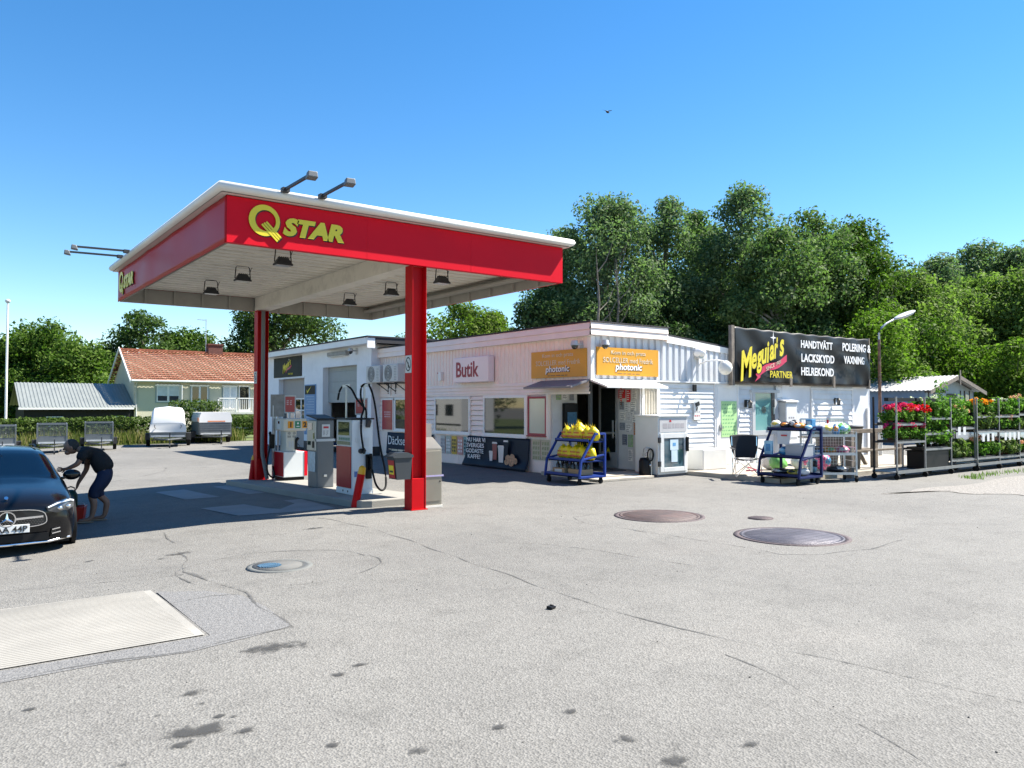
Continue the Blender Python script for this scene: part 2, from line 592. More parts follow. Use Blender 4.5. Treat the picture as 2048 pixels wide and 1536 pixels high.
ribbons('asphalt_seams', [
    ([(4.69, 11.09), (4.78, 9.77), (4.74, 8.1), (4.6, 6.73), (4.42, 5.16), (4.48, 3.97), (4.7, 3.08), (4.83, 2.32), (4.9, 1.5)], 0.052),
    ([(4.24, 3.35), (4.18, 3.09), (4.13, 2.84), (4.0, 2.54), (3.79, 2.04), (3.6, 1.6)], 0.028),
    ([(2.58, 11.63), (2.43, 10.16), (2.33, 9.07), (2.07, 8.33), (2.17, 7.58), (2.23, 7.02), (2.19, 6.4), (2.21, 5.67), (1.86, 5.62), (1.42, 5.52), (1.04, 5.61), (.3, 5.6), (-.6, 5.5)], 0.070),
    ([(2.04, 8.24), (1.65, 8.21), (1.12, 8.41), (.54, 8.55), (-.4, 8.6)], 0.042),
    ([(1.63, 6.96), (1.96, 6.99), (2.2, 6.92)], 0.035),
    (circ(2.93, 7.95, 1.0, .95), .045),
    ([(5.41, 7.8), (5.93, 7.2), (6.2, 6.22), (6.35, 5.43)], 0.035),
    ([(7.55, 7.39), (7.65, 6.0), (7.58, 5.2), (7.98, 4.9), (8.73, 4.79), (9.61, 4.89)], 0.049),
    ([(8.91, 8.72), (8.04, 8.81), (7.68, 8.75), (7.43, 8.14), (7.6, 7.2)], 0.035),
    ([(8, 27), (5, 29), (2, 29.5)], 0.084), ([(7.5, 25), (4.5, 26.5)], 0.070), ([(6.4, 23.5), (3, 24.6)], 0.070)], TAR, .004)
TYRE = crackmat('tyre_mark', (.06, .06, .06), 1.05)
for nd_ in TYRE.node_tree.nodes:
    if nd_.bl_idname == 'ShaderNodeMapRange':
        nd_.inputs['To Max'].default_value = .28
tm = []
for k, (cx0, cy0, ra, a0, a1) in enumerate(((-4, 26, 7, 300, 380), (0, 27, 6, 280, 350), (9, 24, 9, 170, 230))):
    tm.append((circ(cx0, cy0, ra, ra, 20, a0, a1), .1))
ribbons('tyre_marks', tm, TYRE, .0055)
gt = MB(); rg = random.Random(8)
for i in range(160):
    x, y = rg.uniform(-1, 16), rg.uniform(1.5, 12)
    s_ = rg.uniform(.002, .006)
    gt.obox((x, y, terr(x, y) + s_ * .4), (s_ * 2, s_ * 1.3, s_), (rg.random(), rg.random(), rg.random() * 3))
o = gt.build('loose_grit', M('grit', (.09, .085, .08), .8, var=.5), base=(0, 0, 0)); o['kind'] = 'stuff'; o['label'] = 'loose grit scattered over the asphalt'; o['category'] = 'grit'
st = MB(); ed = []
for i, (x, y, r) in enumerate([(1.22, 4.73, .09), (1.23, 4.53, .05), (1.08, 4.17, .16), (1.26, 4.29, .04), (1.32, 4.24, .03), (1.31, 4.02, .06), (.74, 3.98, .08), (2.79, 2.48, .12), (2.79, 3.22, .09), (2.37, 3.29, .05),
                              (.92, 5.08, .03), (.46, 5.0, .04), (3.23, 2.39, .08), (2.78, 2.8, .09), (2.04, 4.51, .07), (2.22, 4.6, .04), (.98, 4.05, .1), (1.0, 4.5, .05), (1.6, 3.6, .06), (1.9, 3.3, .1),
                              (2.3, 9.6, .2), (2.1, 9.4, .14), (1.9, 5.3, .22), (1.5, 9.9, .1), (4.2, 10.2, .15), (1.8, 2.9, .07)]):
    n = 18
    k = len(st.v)
    r = r * .66
    rr = random.Random(i)
    el = rr.uniform(.9, 1.7)
    st.v.append((x, y, terr(x, y) + .006)); ed.append(.2)
    for j in range(n):
        t = 2 * math.pi * j / n
        q = r * 1.25 * rr.uniform(.75, 1.3)
        st.v.append((x + q * el * math.cos(t + .5), y + q * math.sin(t + .5) * .8, terr(x, y) + .006)); ed.append(-.2)
        st.f.append([k, k + 1 + j, k + 1 + (j + 1) % n]); st.m.append(0); st.s.append(False)
so = st.build('oil_stains', OIL, base=(0, 0, 0))
at = so.data.attributes.new('edge', 'FLOAT', 'POINT')
at.data.foreach_set('value', ed)
so['kind'] = 'structure'
# pale concrete slab in the foreground, with ribbed surface
SLAB = M('pale_slab', (.27, .26, .235), .8, var=.16, scale=2.2, bump=.2, bscale=60, dirt=.5, dcol=(.24, .22, .19))
sl_ = MB()
sl_.grid(lambda u, v: Vector((-3.5 + 5.11 * u, 5.86 + 1.72 * v, 0)), 20, 8)
sl_.v = [(p[0], p[1], terr(p[0], p[1]) + .008) for p in sl_.v]
for i in range(40):
    y = 5.9 + i * .0425
    sl_.add([(-3.4, y, terr(-3, y) + .0095), (1.55, y, .0095 + terr(1.55, y)), (1.55, y + .012, .012 + terr(1.55, y)), (-3.4, y + .012, .012 + terr(-3, y))], [(0, 1, 2, 3)], 1)
o = sl_.build('concrete_slab', [SLAB, M('slab_rib', (.255, .245, .222), .85, var=.12, scale=3)], base=(0, 0, 0)); o['kind'] = 'structure'
PATCH = M('patched_asphalt', (.168, .166, .163), .85, var=.3, scale=30, bump=.8, bscale=70, dirt=.25, dcol=(.11, .11, .11))
pa = MB(); pa.add([(x, y, terr(x, y) + .003) for x, y in ((1.64, 7.5), (2.0, 7.25), (2.2, 6.9), (2.24, 6.4), (2.2, 5.72), (1.86, 5.62), (1.42, 5.52), (.9, 5.6), (-.5, 5.55), (-3, 5.5), (-3, 5.83), (1.64, 5.83))], [tuple(range(12))[::-1]])
o = pa.build('asphalt_patch', PATCH, base=(0, 0, 0)); o['kind'] = 'structure'
PAD = M('fuel_pad', (.26, .26, .255), .75, var=.16, scale=1.2, bump=.2, dirt=.5, dcol=(.12, .12, .12))
pd = MB()
for a in ([(3.96, 18.34), (5.6, 18.6), (5.55, 15.9), (3.99, 15.95)], [(3.78, 14.1), (5.55, 14.0), (5.35, 11.95), (3.9, 12.4)]):
    pd.add([(x, y, terr(x, y) + .008) for x, y in a], [(3, 2, 1, 0)])
o = pd.build('concrete_pads', PAD, base=(0, 0, 0)); o['kind'] = 'structure'
# pump island with rounded near end, follows the slope
isl = MB()
pl = [(5.62, 18.85), (5.62, 12.0), (5.7, 11.78), (5.85, 11.7), (6.75, 11.7), (6.92, 11.78), (7.0, 12.0), (7.0, 18.85)]
top = [(x, y, terr(6.3, y) + .12) for x, y in pl]; bot = [(x, y, terr(6.3, y) - .2) for x, y in pl]
n = len(pl)
isl.add(top + bot, [list(range(n))] + [(i, i + n, (i + 1) % n + n, (i + 1) % n) for i in range(n)])
o = isl.build('pump_island', M('island_concrete', (.27, .26, .235), .85, var=.12, scale=2, bump=.25, dirt=.4, dcol=(.25, .24, .22)), base=(6.3, 15, -.1), bevel=.02); o['kind'] = 'structure'
def iz(y):
    return terr(6.3, y) + .12
# manhole covers
IRON = M('rusty_iron', (.08, .062, .065), .65, metal=.3, var=.3, scale=5, bump=.5, bscale=50, dirt=.5, dcol=(.1, .05, .04))
def cover(name, label, x, y, r, mat, ring=None, raised=.012):
    t = thing(name, label, 'manhole cover', (x, y, terr(x, y)), group='covers in the forecourt')
    b = MB(); b.lathe((0, 0, 0), [(r, -.02), (r, raised), (r * .95, raised + .002), (r * .94, raised - .004), (r * .9, raised - .004), (r * .89, raised + .003), (0.001, raised + .003)], 48)
    for i in range(-4, 5):
        q = math.sqrt(max(.01, (r * .82) ** 2 - (i * r * .19) ** 2))
        b.box(-q, q, i * r * .19 - .006, i * r * .19 + .006, raised + .002, raised + .0045)
    b.build('lid', mat, t, local=True)
    if ring:
        b = MB(); b.lathe((0, 0, 0), [(r * 1.12, -.02), (r * 1.12, raised * .7), (r * 1.0, raised * .7), (r, -.02)], 48)
        b.build('ring', ring, t, local=True)
    return t
cover('manhole_cover', 'large dark round cover beyond the small one, nearer the red column', 8.8, 8.11, .6, M('iron_a', (.095, .07, .065), .6, metal=.3, var=.25, scale=3, dirt=.5, dcol=(.16, .07, .05), bump=.4), IRON)
cover('manhole_cover', 'largest bluish grey round cover, nearest the camera on the right', 8.76, 5.84, .63, M('iron_b', (.09, .084, .1), .5, metal=.4, var=.25, scale=3, dirt=.4, dcol=(.2, .19, .2), bump=.4), IRON)
cover('manhole_cover', 'small rusty cover between the two large round covers', 9.8, 7.04, .18, IRON)
t = thing('storm_drain', 'round grey drain ring with an off-centre slotted blue grate', 'drain', (2.93, 7.95, terr(2.93, 7.95)))
b = MB(); b.lathe((0, 0, 0), [(.33, -.02), (.33, .01), (.27, .012), (.265, .006), (.001, .006)], 48); b.build('ring', M('drain_ring', (.12, .125, .12), .75, var=.15, bump=.3, scale=6), t, local=True)
b = MB(); b.lathe((-.02, .02, 0), [(.25, 0), (.25, .016), (.001, .016)], 40); b.build('lid', M('drain_lid', (.11, .11, .105), .8, var=.15, bump=.3, scale=8), t, local=True)
b = MB()
for i in range(-5, 6):
    q = math.sqrt(max(.0004, .115 ** 2 - (i * .021) ** 2))
    b.box(-.1 + i * .021 - .006, -.1 + i * .021 + .006, .03 - q, .03 + q, .016, .024)
b.box(-.21, .01, .022, .038, .016, .023)
b.build('grate', M('blue_iron', (.1, .2, .3), .5, metal=.3, var=.2, scale=9), t, local=True)
b = MB(); b.obox((4.08, 4.94, .012), (.07, .05, .02), (0.1, .05, .4)); b.obox((4.1, 4.955, .02), (.03, .03, .012), (0.3, .05, .9))
tag(b.build('debris', BLACK), 'small flat black scrap lying alone on the bare asphalt', 'debris')
# timber deck in front of the gable wall
dk = MB()
for i in range(24):
    y = 9.95 + i * .136
    dk.box(14.55, 24.6, y, y + .128, .05, .1)
dk.box(14.53, 14.55, 9.93, 13.2, .0, .098); dk.box(14.53, 24.6, 9.93, 9.95, .0, .098)
o = dk.build('timber_deck', WOODD, base=(19, 11.5, 0)); o['kind'] = 'structure'

# ---------------------------------------------------------------- canopy
CX0, CX1, CY0, CY1, CZ0, CZ1 = 3.2, 9.2, 10.8, 18.45, 3.89, 4.53
can = thing('filling_station_canopy', 'red flat canopy with white rounded rim over the fuel pumps on two red columns', 'canopy', (6.2, 14.6, 0))
TRIM = M('trim_white', (.74, .73, .69), .4, var=.05, scale=1.5, dirt=.3, dcol=(.5, .47, .4))
ov = .17
b = MB()
x0, x1, y0, y1 = CX0 - ov, CX1 + ov, CY0 - ov, CY1 + ov
r = .07
prof = [(0, -r), (-r * .7, -r * .7), (-r, 0), (-r * .7, r * .7), (0, r), (.35, r * 1.15)]
vs = []
for (px, py, sx, sy) in ((x0, y0, 1, 1), (x1, y0, -1, 1), (x1, y1, -1, -1), (x0, y1, 1, -1)):
    for (d, h) in prof:
        vs.append((px + sx * (d + r), py + sy * (d + r), CZ1 + .09 + h))
k = len(prof)
fs = [(c * k + i, ((c + 1) % 4) * k + i, ((c + 1) % 4) * k + i + 1, c * k + i + 1) for c in range(4) for i in range(k - 1)]
b.add(vs, fs, 0, True)
b.box(x0 + .3, x1 - .3, y0 + .3, y1 - .3, CZ1 + .1, CZ1 + .17)
b.add([(x0 + r, y0 + r, CZ1 + .01), (x1 - r, y0 + r, CZ1 + .01), (CX1 + .0, CY0 - .0, CZ1 + .01), (CX0, CY0, CZ1 + .01)], [(0, 3, 2, 1)])
b.add([(x0 + r, y1 - r, CZ1 + .01), (x0 + r, y0 + r, CZ1 + .01), (CX0, CY0, CZ1 + .01), (CX0, CY1, CZ1 + .01)], [(0, 3, 2, 1)])
b.add([(x1 - r, y0 + r, CZ1 + .01), (x1 - r, y1 - r, CZ1 + .01), (CX1, CY1, CZ1 + .01), (CX1, CY0, CZ1 + .01)], [(0, 3, 2, 1)])
b.add([(x1 - r, y1 - r, CZ1 + .01), (x0 + r, y1 - r, CZ1 + .01), (CX0, CY1, CZ1 + .01), (CX1, CY1, CZ1 + .01)], [(0, 3, 2, 1)])
b.build('roof_rim', TRIM, can)
GREYIN = M('fascia_back', (.36, .35, .31), .6, var=.08, dirt=.3, dcol=(.15, .14, .12))
# red fascia: outside red, inside grey, with slightly wavy panels on the left side
b = MB(); b.box(CX0, CX1, CY0, CY0 + .04, CZ0, CZ1); b.box(CX0 + .003, CX1 - .003, CY0 + .04, CY0 + .12, CZ0 + .002, CZ0 + .03)
for x in (5.3, 7.2):
    b.box(x - .003, x + .003, CY0 - .002, CY0, CZ0 + .002, CZ1 - .002)
b.build('front_fascia', RED, can)
b = MB()
b.grid(lambda u, v: Vector((CX0 - .006 * math.sin(u * 31) * math.sin(v * 3.1) - .012 * abs(math.sin(u * 12.5)) ** 6 * v, CY0 + .001 + (CY1 - CY0 - .002) * u, CZ0 + (CZ1 - CZ0) * v)), 80, 8)
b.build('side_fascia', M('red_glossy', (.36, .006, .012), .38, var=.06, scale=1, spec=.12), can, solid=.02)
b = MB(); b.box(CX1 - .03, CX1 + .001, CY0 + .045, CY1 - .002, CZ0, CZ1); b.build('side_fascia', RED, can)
b = MB(); b.box(CX0 + .03, CX1 - .03, CY1 - .03, CY1, CZ0, CZ1); b.build('rear_fascia', RED, can)
b = MB()
b.box(CX0 + .04, CX1 - .04, CY1 - .06, CY1 - .033, CZ0, 4.2); b.box(CX1 - .06, CX1 - .033, CY0 + .13, CY1 - .06, CZ0, 4.2); b.box(CX0 + .033, CX0 + .05, CY0 + .13, CY1 - .06, CZ0, 4.2)
for i in range(10):
    x = CX0 + .5 + i * .6
    b.box(x, x + .05, CY1 - .1, CY1 - .06, CZ0, 4.2)
    y = CY0 + .6 + i * .78
    if y < CY1:
        b.box(CX1 - .1, CX1 - .06, y, y + .05, CZ0, 4.2)
b.box(CX1 - .3, CX1 - .1, CY0 + .13, CY1 - .1, 4.06, 4.1); b.box(CX1 - .14, CX1 - .1, CY0 + .13, CY1 - .1, 4.1, 4.2)
b.build('fascia_frame', GREYIN, can)
# corrugated ceiling, ribs along X
b = MB()
pr = []
y = CY0 + .1
while y < CY1 - .1:
    pr += [(y, (0, 0, 0)), (y + .225, (0, 0, 0)), (y + .23, (0, 0, .09)), (y + .295, (0, 0, .09))]
    y += .3
b.profile(pr, (CX0 + .05, 0, 4.2), (0, 1, 0), (CX1 - CX0 - .1, 0, 0))
b.build('ceiling', CREAM, can, solid=.004)
b = MB()
BX = 6.25
b.box(BX - .012, BX + .012, CY0 + .13, CY1 - .07, 3.93, 4.17); b.box(BX - .15, BX + .15, CY0 + .13, CY1 - .07, 3.9, 3.93); b.box(BX - .15, BX + .15, CY0 + .13, CY1 - .07, 4.17, 4.197)
b.box(BX - .15, BX - .13, CY0 + .13, CY1 - .07, 3.93, 4.17); b.box(BX + .135, BX + .15, CY0 + .13, CY1 - .07, 3.93, 4.06)
b.build('beam', CREAM, can)
def column(y, zb, zt_, extra=False):
    b = MB()
    b.box(BX - .13, BX - .115, y - .12, y + .12, zb, zt_); b.box(BX + .115, BX + .13, y - .12, y + .12, zb, zt_); b.box(BX - .115, BX + .115, y - .01, y + .01, zb, zt_)
    b.box(BX - .113, BX + .113, y - .112, y - .012, zb, zb + .5)
    b.box(BX - .15, BX + .15, y - .15, y + .15, zb, zb + .012)
    return b.build('column', REDP, can, bevel=.004)
column(10.98, 0, 3.9); column(18.3, -.085, 3.9)
b = MB(); b.tube([(BX - .02, 18.12, 3.88), (BX - .02, 18.12, .6), (BX - .02, 18.09, .5), (BX + .06, 18.0, -.05)], .045, 10); b.build('downpipe', GREY, can)
# lettering: Q ring with three slanted bars, STAR
def qstar(org, xd, H):
    xd = Vector(xd); nd = xd.cross(Z)
    def P(u, v, k=0.):
        return Vector(org) + xd * u * H + Z * v * H + nd * k
    for mat, dx, dz, k0, nm in ((LETK, .035, -.03, .004, 'letter_shadow'), (YEL, 0, 0, .016, 'lettering')):
        b = MB()
        n = 40
        for i in range(n):
            a0, a1 = 2 * math.pi * i / n, 2 * math.pi * (i + 1) / n
            q = []
            for a, rr in ((a0, .5), (a1, .5), (a1, .335), (a0, .335)):
                ex = .06 if rr < .4 else 0
                q.append(P(.5 + rr * math.cos(a) + dx + ex * .6, .5 + rr * math.sin(a) + dz, k0))
            b.add([*q, *[p + nd * .008 for p in q]], [(4, 5, 6, 7), (0, 1, 5, 4), (3, 7, 6, 2)])
        for j in range(3):
            o_ = (j - 1) * .082
            sx_, sz_ = .47 + o_ * .69, .43 + o_ * .72
            q = [P(sx_ + e * .69 * .031 + t_ * .72 + dx, sz_ + e * .72 * .031 - t_ * .69 + dz, k0 + .004) for e, t_ in ((-1, .02 * j), (-1, .72), (1, .72), (1, .02 * j))]
            b.add([*q, *[p + nd * .008 for p in q]], [(4, 5, 6, 7), (0, 1, 5, 4), (1, 2, 6, 5), (2, 3, 7, 6), (3, 0, 4, 7)])
        b.build(nm, mat, can)
        text('STAR', can, P(2.16 + dx, .4 + dz, k0), xd, Z, H * .6, mat, wid=H * 2.12, bold=.06, shear=.22, name=nm, ext=.008)
qstar((3.49, CY0, 4.03), X, .44)
qstar((CX0 - .012, 18.2, 4.03), -Y, .44)
# floodlights under the canopy
BULB = M('lamp_glass', (.55, .53, .48), .15, var=.1, scale=8)
def flood(name, label, p):
    t = thing(name, label, 'floodlight', p, group='floodlights under the canopy')
    b = MB()
    b.prism([(-.17, -.1, -.36), (.17, -.1, -.36), (.17, .1, -.36), (-.17, .1, -.36)], (0, 0, .035))
    vs = [(-.16, -.09, -.325), (.16, -.09, -.325), (.16, .09, -.325), (-.16, .09, -.325), (-.1, -.055, -.22), (.1, -.055, -.22), (.1, .055, -.22), (-.1, .055, -.22)]
    b.add(vs, [(4, 5, 6, 7), (0, 1, 5, 4), (1, 2, 6, 5), (2, 3, 7, 6), (3, 0, 4, 7)])
    for i in range(5):
        b.box(-.09 + i * .042, -.08 + i * .042, -.06, .06, -.24, -.19)
    b.build('housing', DARKG, t, local=True)
    b = MB(); b.box(-.15, .15, -.085, .085, -.366, -.358); b.build('lens', BULB, t, local=True)
    b = MB(); b.tube([(-.17, 0, -.3), (-.15, 0, -.06), (-.12, 0, -.025), (.12, 0, -.025), (.15, 0, -.06), (.17, 0, -.3)], .011, 6); b.box(-.05, .05, -.03, .03, -.02, 0); b.build('bracket', BLACK, t, local=True)
    b = MB(); b.tube([(.1, .02, -.22), (.16, .03, -.18), (.2, .04, -.06), (.24, .05, 0)], .007, 5); b.build('cable', RUBBER, t, local=True)
    return t
f0 = flood('floodlight', 'canopy floodlight in the left row, nearest the red front fascia', (4.54, 12.3, 4.22)); f0.scale = (.82, .82, .82)
for x, y, lb in ((4.53, 14.3, 'middle canopy floodlight of the left row, left of the cream beam'), (4.53, 16.3, 'rearmost canopy floodlight of the left row, nearest the rear fascia'),
                 (7.58, 12.35, 'canopy floodlight right beside the near red column, front of the right row'), (7.56, 14.3, 'middle canopy floodlight of the right row, just left of the near column'), (7.54, 16.25, 'rearmost canopy floodlight of the right row, over the pumps')):
    dup(f0, (x, y, 4.22), label=lb)
def armlight(label, p0, p1):
    p0, p1 = Vector(p0), Vector(p1)
    t = thing('arm_light', label, 'floodlight', p0, group='lamps on arms on the canopy roof')
    b = MB(); b.bar(p0, p1, .035, .035); b.box(p0.x - .05, p0.x + .05, p0.y - .05, p0.y + .05, p0.z - .04, p0.z + .02); b.build('arm', DARKG, t)
    d = (p1 - p0); d.z = 0; d.normalize(); s = d.cross(Z)
    h = MB()
    a = [p1 + d * e + s * w_ + Z * z_ for (e, w_, z_) in ((-.02, -.06, .02), (-.02, .06, .02), (.06, .06, .03), (.06, -.06, .03), (-.05, -.07, -.07), (-.05, .07, -.07), (.07, .07, -.05), (.07, -.07, -.05))]
    h.add(a, [(0, 1, 2, 3), (4, 7, 6, 5), (0, 4, 5, 1), (1, 5, 6, 2), (2, 6, 7, 3), (3, 7, 4, 0)])
    h.build('lamp_head', GREY, t, bevel=.012)
    return t
armlight('roof arm light leaning over the front rim, left of the front pair', (3.93, 10.58, 4.68), (3.84, 9.42, 4.6))
armlight('roof arm light leaning over the front rim, right of the front pair', (4.48, 10.58, 4.68), (4.36, 9.42, 4.6))
armlight('roof arm light sticking out left over the red side, upper of its pair', (3.0, 16.55, 4.66), (2.13, 16.6, 4.65))
armlight('roof arm light sticking out left over the red side, farther of its pair', (3.0, 17.2, 4.66), (2.1, 17.3, 4.66))
def nosmoke(label, c, xd):
    xd = Vector(xd); nd = xd.cross(Z); c = Vector(c)
    t = thing('no_smoking_sign', label, 'sign', c, group='no smoking signs')
    b = MB(); a = [c + xd * i * .1 + Z * j * .14 for i, j in ((-1, -1), (1, -1), (1, 1), (-1, 1))]; b.prism(a, nd * .004); b.build('plate', PAPER, t)
    b = MB(); n = 28
    for i in range(n):
        a0, a1 = 2 * math.pi * i / n, 2 * math.pi * (i + 1) / n
        b.quad(*[c + nd * .006 + xd * q * math.cos(a) + Z * q * 1.35 * math.sin(a) for a, q in ((a0, .085), (a1, .085), (a1, .07), (a0, .07))])
    b.quad(*[c + nd * .0065 + xd * u + Z * v for u, v in ((-.066, .066), (-.05, .08), (.066, -.066), (.05, -.08))])
    b.build('ring', LETK, t)
    b = MB(); b.quad(*[c + nd * .0055 + xd * u + Z * v for u, v in ((-.012, -.06), (.014, -.06), (.014, .03), (-.012, .03))]); b.build('symbol', LETK, t)
nosmoke('no smoking sign on the near red column beside the bin', (BX - .131, 10.98, 2.32), -Y)
nosmoke('no smoking sign on the far red column, small and high', (BX - .131, 18.3, 2.32), -Y)
# ---------------------------------------------------------------- shop
FX, GY = 12.1, 13.24
shop = thing('shop_building', 'low white shop building with corrugated upper walls, entrance at its corner', 'shop', (14, 18, 0))
def lap(b, p0, along, length, z0, z1, out, pitch=.125, m=0, lip=.03):
    """overlapping horizontal boards"""
    p0, along, out = Vector(p0), Vector(along), Vector(out)
    z = z0
    pl = []
    while z < z1 - .01:
        zz = min(z + pitch, z1)
        pl += [(z, out * lip), (zz - .012, out * .01), (zz - .012, out * .0), (zz, out * .0)]
        z = zz
    a = [p0 + Z * t + o for t, o in pl]
    n = len(a)
    c = [p + along * length for p in a]
    b.add(a + c, [(i, i + 1, n + i + 1, n + i) for i in range(n - 1)], m)
def ribs(b, p0, along, length, z0f, z1f, out, pitch=.22, dep=.035, m=0, wid=.5):
    p0, along, out = Vector(p0), Vector(along), Vector(out)
    pts = []
    t = 0
    while t < length - .02:
        pts += [(t, 0), (t + pitch * wid - .015, 0), (t + pitch * wid, dep), (t + pitch - .015, dep)]
        t += pitch
    pts.append((length, 0))
    pts = [(min(q, length), e) for q, e in pts]
    lo = [p0 + along * q + out * e + Z * z0f(q) for q, e in pts]
    hi = [p0 + along * q + out * e + Z * z1f(q) for q, e in pts]
    n = len(pts)
    b.add(lo + hi, [(i, i + 1, n + i + 1, n + i) for i in range(n - 1)], m)
SIDING = M('lap_siding', (.7, .71, .72), .55, var=.1, scale=1.8, dirt=.45, dcol=(.45, .45, .46))
PANEL = M('white_panel', (.6, .62, .65), .5, var=.08, scale=1.2, dirt=.35, dcol=(.38, .4, .42))
# --- long facade (faces -X)
b = MB()
lap(b, (FX, 14.65, 0), Y, 9.0, .84, 1.93, -X, .14, 0, .045)
lap(b, (FX - .012, 13.24, 0), Y, 10.4, 1.985, 2.25, -X, .09)
b.box(FX - .015, FX, 14.65, 23.6, .02, .84); b.box(FX - .085, FX - .001, 14.652, 14.735, .84, 1.93); b.box(FX - .085, FX - .001, 15.485, 15.545, .84, 1.93)
for q_ in range(8):
    b.box(FX - .02, FX - .015, 15.9 + q_ * .95, 15.92 + q_ * .95, .02, .84)
b.box(FX, FX + .15, 14.652, 23.6, 0, 3.3); b.box(FX + .001, FX + .15, 13.26, 14.652, 2.24, 3.3); b.box(FX - .03, FX, 13.24, 23.6, 1.93, 1.983)
b.build('facade_wall', BOUNCEW, shop)
b = MB()
ribs(b, (FX, 13.24, 0), Y, 10.36, lambda q: 2.25, lambda q: 3.3, -X, .17, .018)
b.build('corrugated_panel', BOUNCEW, shop, solid=.003)
b = MB()
lap(b, (FX - .1, 13.12, 0), Y, 10.48, 3.26, 3.56, -X, .15)
lap(b, (12.0, GY - .12, 0), X, 2.58, 3.28, 3.57, -Y, .15)
b.box(FX - .1, FX, 13.12, 23.6, 3.26, 3.27); b.box(12.0, 14.58, GY - .12, GY, 3.28, 3.285); b.box(14.56, 14.59, GY - .12, GY + 1, 3.25, 3.57)
b.build('fascia_boards', BOUNCEW, shop)
ROOFK = M('roof_felt', (.03, .03, .035), .8, var=.3, bump=.3)
b = MB()
b.box(FX - .13, 14.62, GY - .15, 23.62, 3.572, 3.6)
b.prism([(14.62, GY - .05, 3.4), (17.42, GY - .05, 3.16), (17.42, GY - .05, 3.2), (14.62, GY - .05, 3.44)], (0, 10.4, 0)); b.box(17.425, 24.2, GY, 23.6, 2.3, 2.36)
b.build('roof', ROOFK, shop)
b = MB(); b.prism([(14.6, GY - .07, 3.22), (17.43, GY - .07, 3.0), (17.43, GY - .07, 3.15), (14.6, GY - .07, 3.39)], (0, .03, 0)); b.build('verge_board', WHITE, shop)
# --- gable wall (faces -Y)
b = MB()
ribs(b, (12.13, GY, 0), X, 5.27, lambda q: 2.29, lambda q: 3.3 if q < 2.45 else 3.36 - (q - 2.45) * .085, -Y, .225, .045, wid=.42)
b.build('gable_panel', PANEL, shop, solid=.003)
b = MB()
b.box(13.74, 24.2, GY + .06, GY + .2, 0, 2.28); b.box(13.74, 24.2, GY - .06, GY + .06, 2.24, 2.285); b.box(12.1, 13.74, GY - .03, GY + .1, 2.24, 2.285)
lap(b, (14.38, GY + .03, 0), X, 2.15, .1, 2.24, -Y); lap(b, (17.5, GY + .03, 0), X, .6, .1, 2.24, -Y); lap(b, (19.2, GY + .03, 0), X, .3, .1, 2.24, -Y, .3)
b.box(14.35, 14.4, GY - .012, GY + .06, .1, 2.24); b.box(16.5, 16.56, GY - .012, GY + .06, .1, 2.24); b.box(18.03, 18.1, GY - .012, GY + .06, .1, 2.1)
b.build('gable_wall', SIDING, shop)
b = MB(); b.box(19.5, 24.2, GY + .01, GY + .059, 0, 2.24); b.box(24.2, 24.22, GY, 23.6, 0, 2.3); b.box(12.1, 24.2, 23.6, 23.62, 0, 2.3)
b.build('plain_wall', M('render_white', (.66, .69, .73), .7, var=.08, scale=1.5, dirt=.3, dcol=(.45, .47, .5)), shop)
b = MB(); b.box(FX, FX + .07, GY, GY + .07, .1, 2.25); b.build('corner_post', DARKG, shop)
b = MB(); b.box(FX - .025, FX + .1, GY - .055, GY + .07, 2.25, 3.262); b.build('corner_trim', WHITE, shop)
def smallprint(par, c, xd, w_, h_, rows, mat):
    """lines of print too small to read"""
    xd = Vector(xd); c = Vector(c)
    b = MB(); r_ = random.Random(int(abs(c.x * 31 + c.y * 57 + c.z * 91) * 10))
    for i in range(rows):
        z0 = c.z + h_ / 2 - (i + .8) * h_ / rows
        zt_ = z0 + h_ / rows * .6
        x_ = -w_ / 2
        while x_ < w_ / 2 - .02:
            q = min(w_ / 2 - x_, r_.uniform(.06, .22) * w_ + .02)
            p0, p1 = c + xd * x_, c + xd * (x_ + q)
            b.quad((p0.x, p0.y, z0), (p1.x, p1.y, z0), (p1.x, p1.y, zt_), (p0.x, p0.y, zt_))
            x_ += q + .03
    return b.build('print', mat, par)
# --- windows of the facade: frame with a glass pane
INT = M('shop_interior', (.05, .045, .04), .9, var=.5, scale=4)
def window(parent, y0, y1, z0, z1, frame=WHITE, pane=GLASS, name='window', fw_=.07):
    b = MB()
    xo, xi = FX - .08, FX + .02
    b.box(xo, xi, y0, y1, z0, z0 + fw_); b.box(xo, xi, y0, y1, z1 - fw_, z1); b.box(xo, xi, y0, y0 + fw_, z0 + fw_, z1 - fw_); b.box(xo, xi, y1 - fw_, y1, z0 + fw_, z1 - fw_)
    b.box(xo - .03, xo, y0 - .02, y1 + .02, z0 - .03, z0)
    f = b.build(name, frame, parent, bevel=.004)
    b = MB(); b.box(FX - .064, FX - .05, y0 + fw_ - .01, y1 - fw_ + .01, z0 + fw_ - .01, z1 - fw_ + .01)
    b.build('pane', pane, f)
    return f
window(shop, 15.55, 17.45, .86, 1.93); window(shop, 18.1, 20.0, .86, 1.92); window(shop, 20.9, 22.5, .86, 1.92)
FROST = M('frosted_pane', (.5, .53, .46), .12, var=.1, scale=1.2, spec=.6)
window(shop, 14.74, 15.48, .92, 1.89, M('red_frame', (.3, .012, .035), .4), FROST, 'red_framed_window', .055)
b = MB(); b.box(FX - .066, FX - .045, 22.62, 23.36, .88, 1.85); b.build('window_film', M('red_film', (.38, .03, .04), .3, var=.06), shop)
smallprint(shop, (FX - .068, 22.99, 1.38), -Y, .42, .22, 3, M('pink_print', (.6, .4, .42), .6))
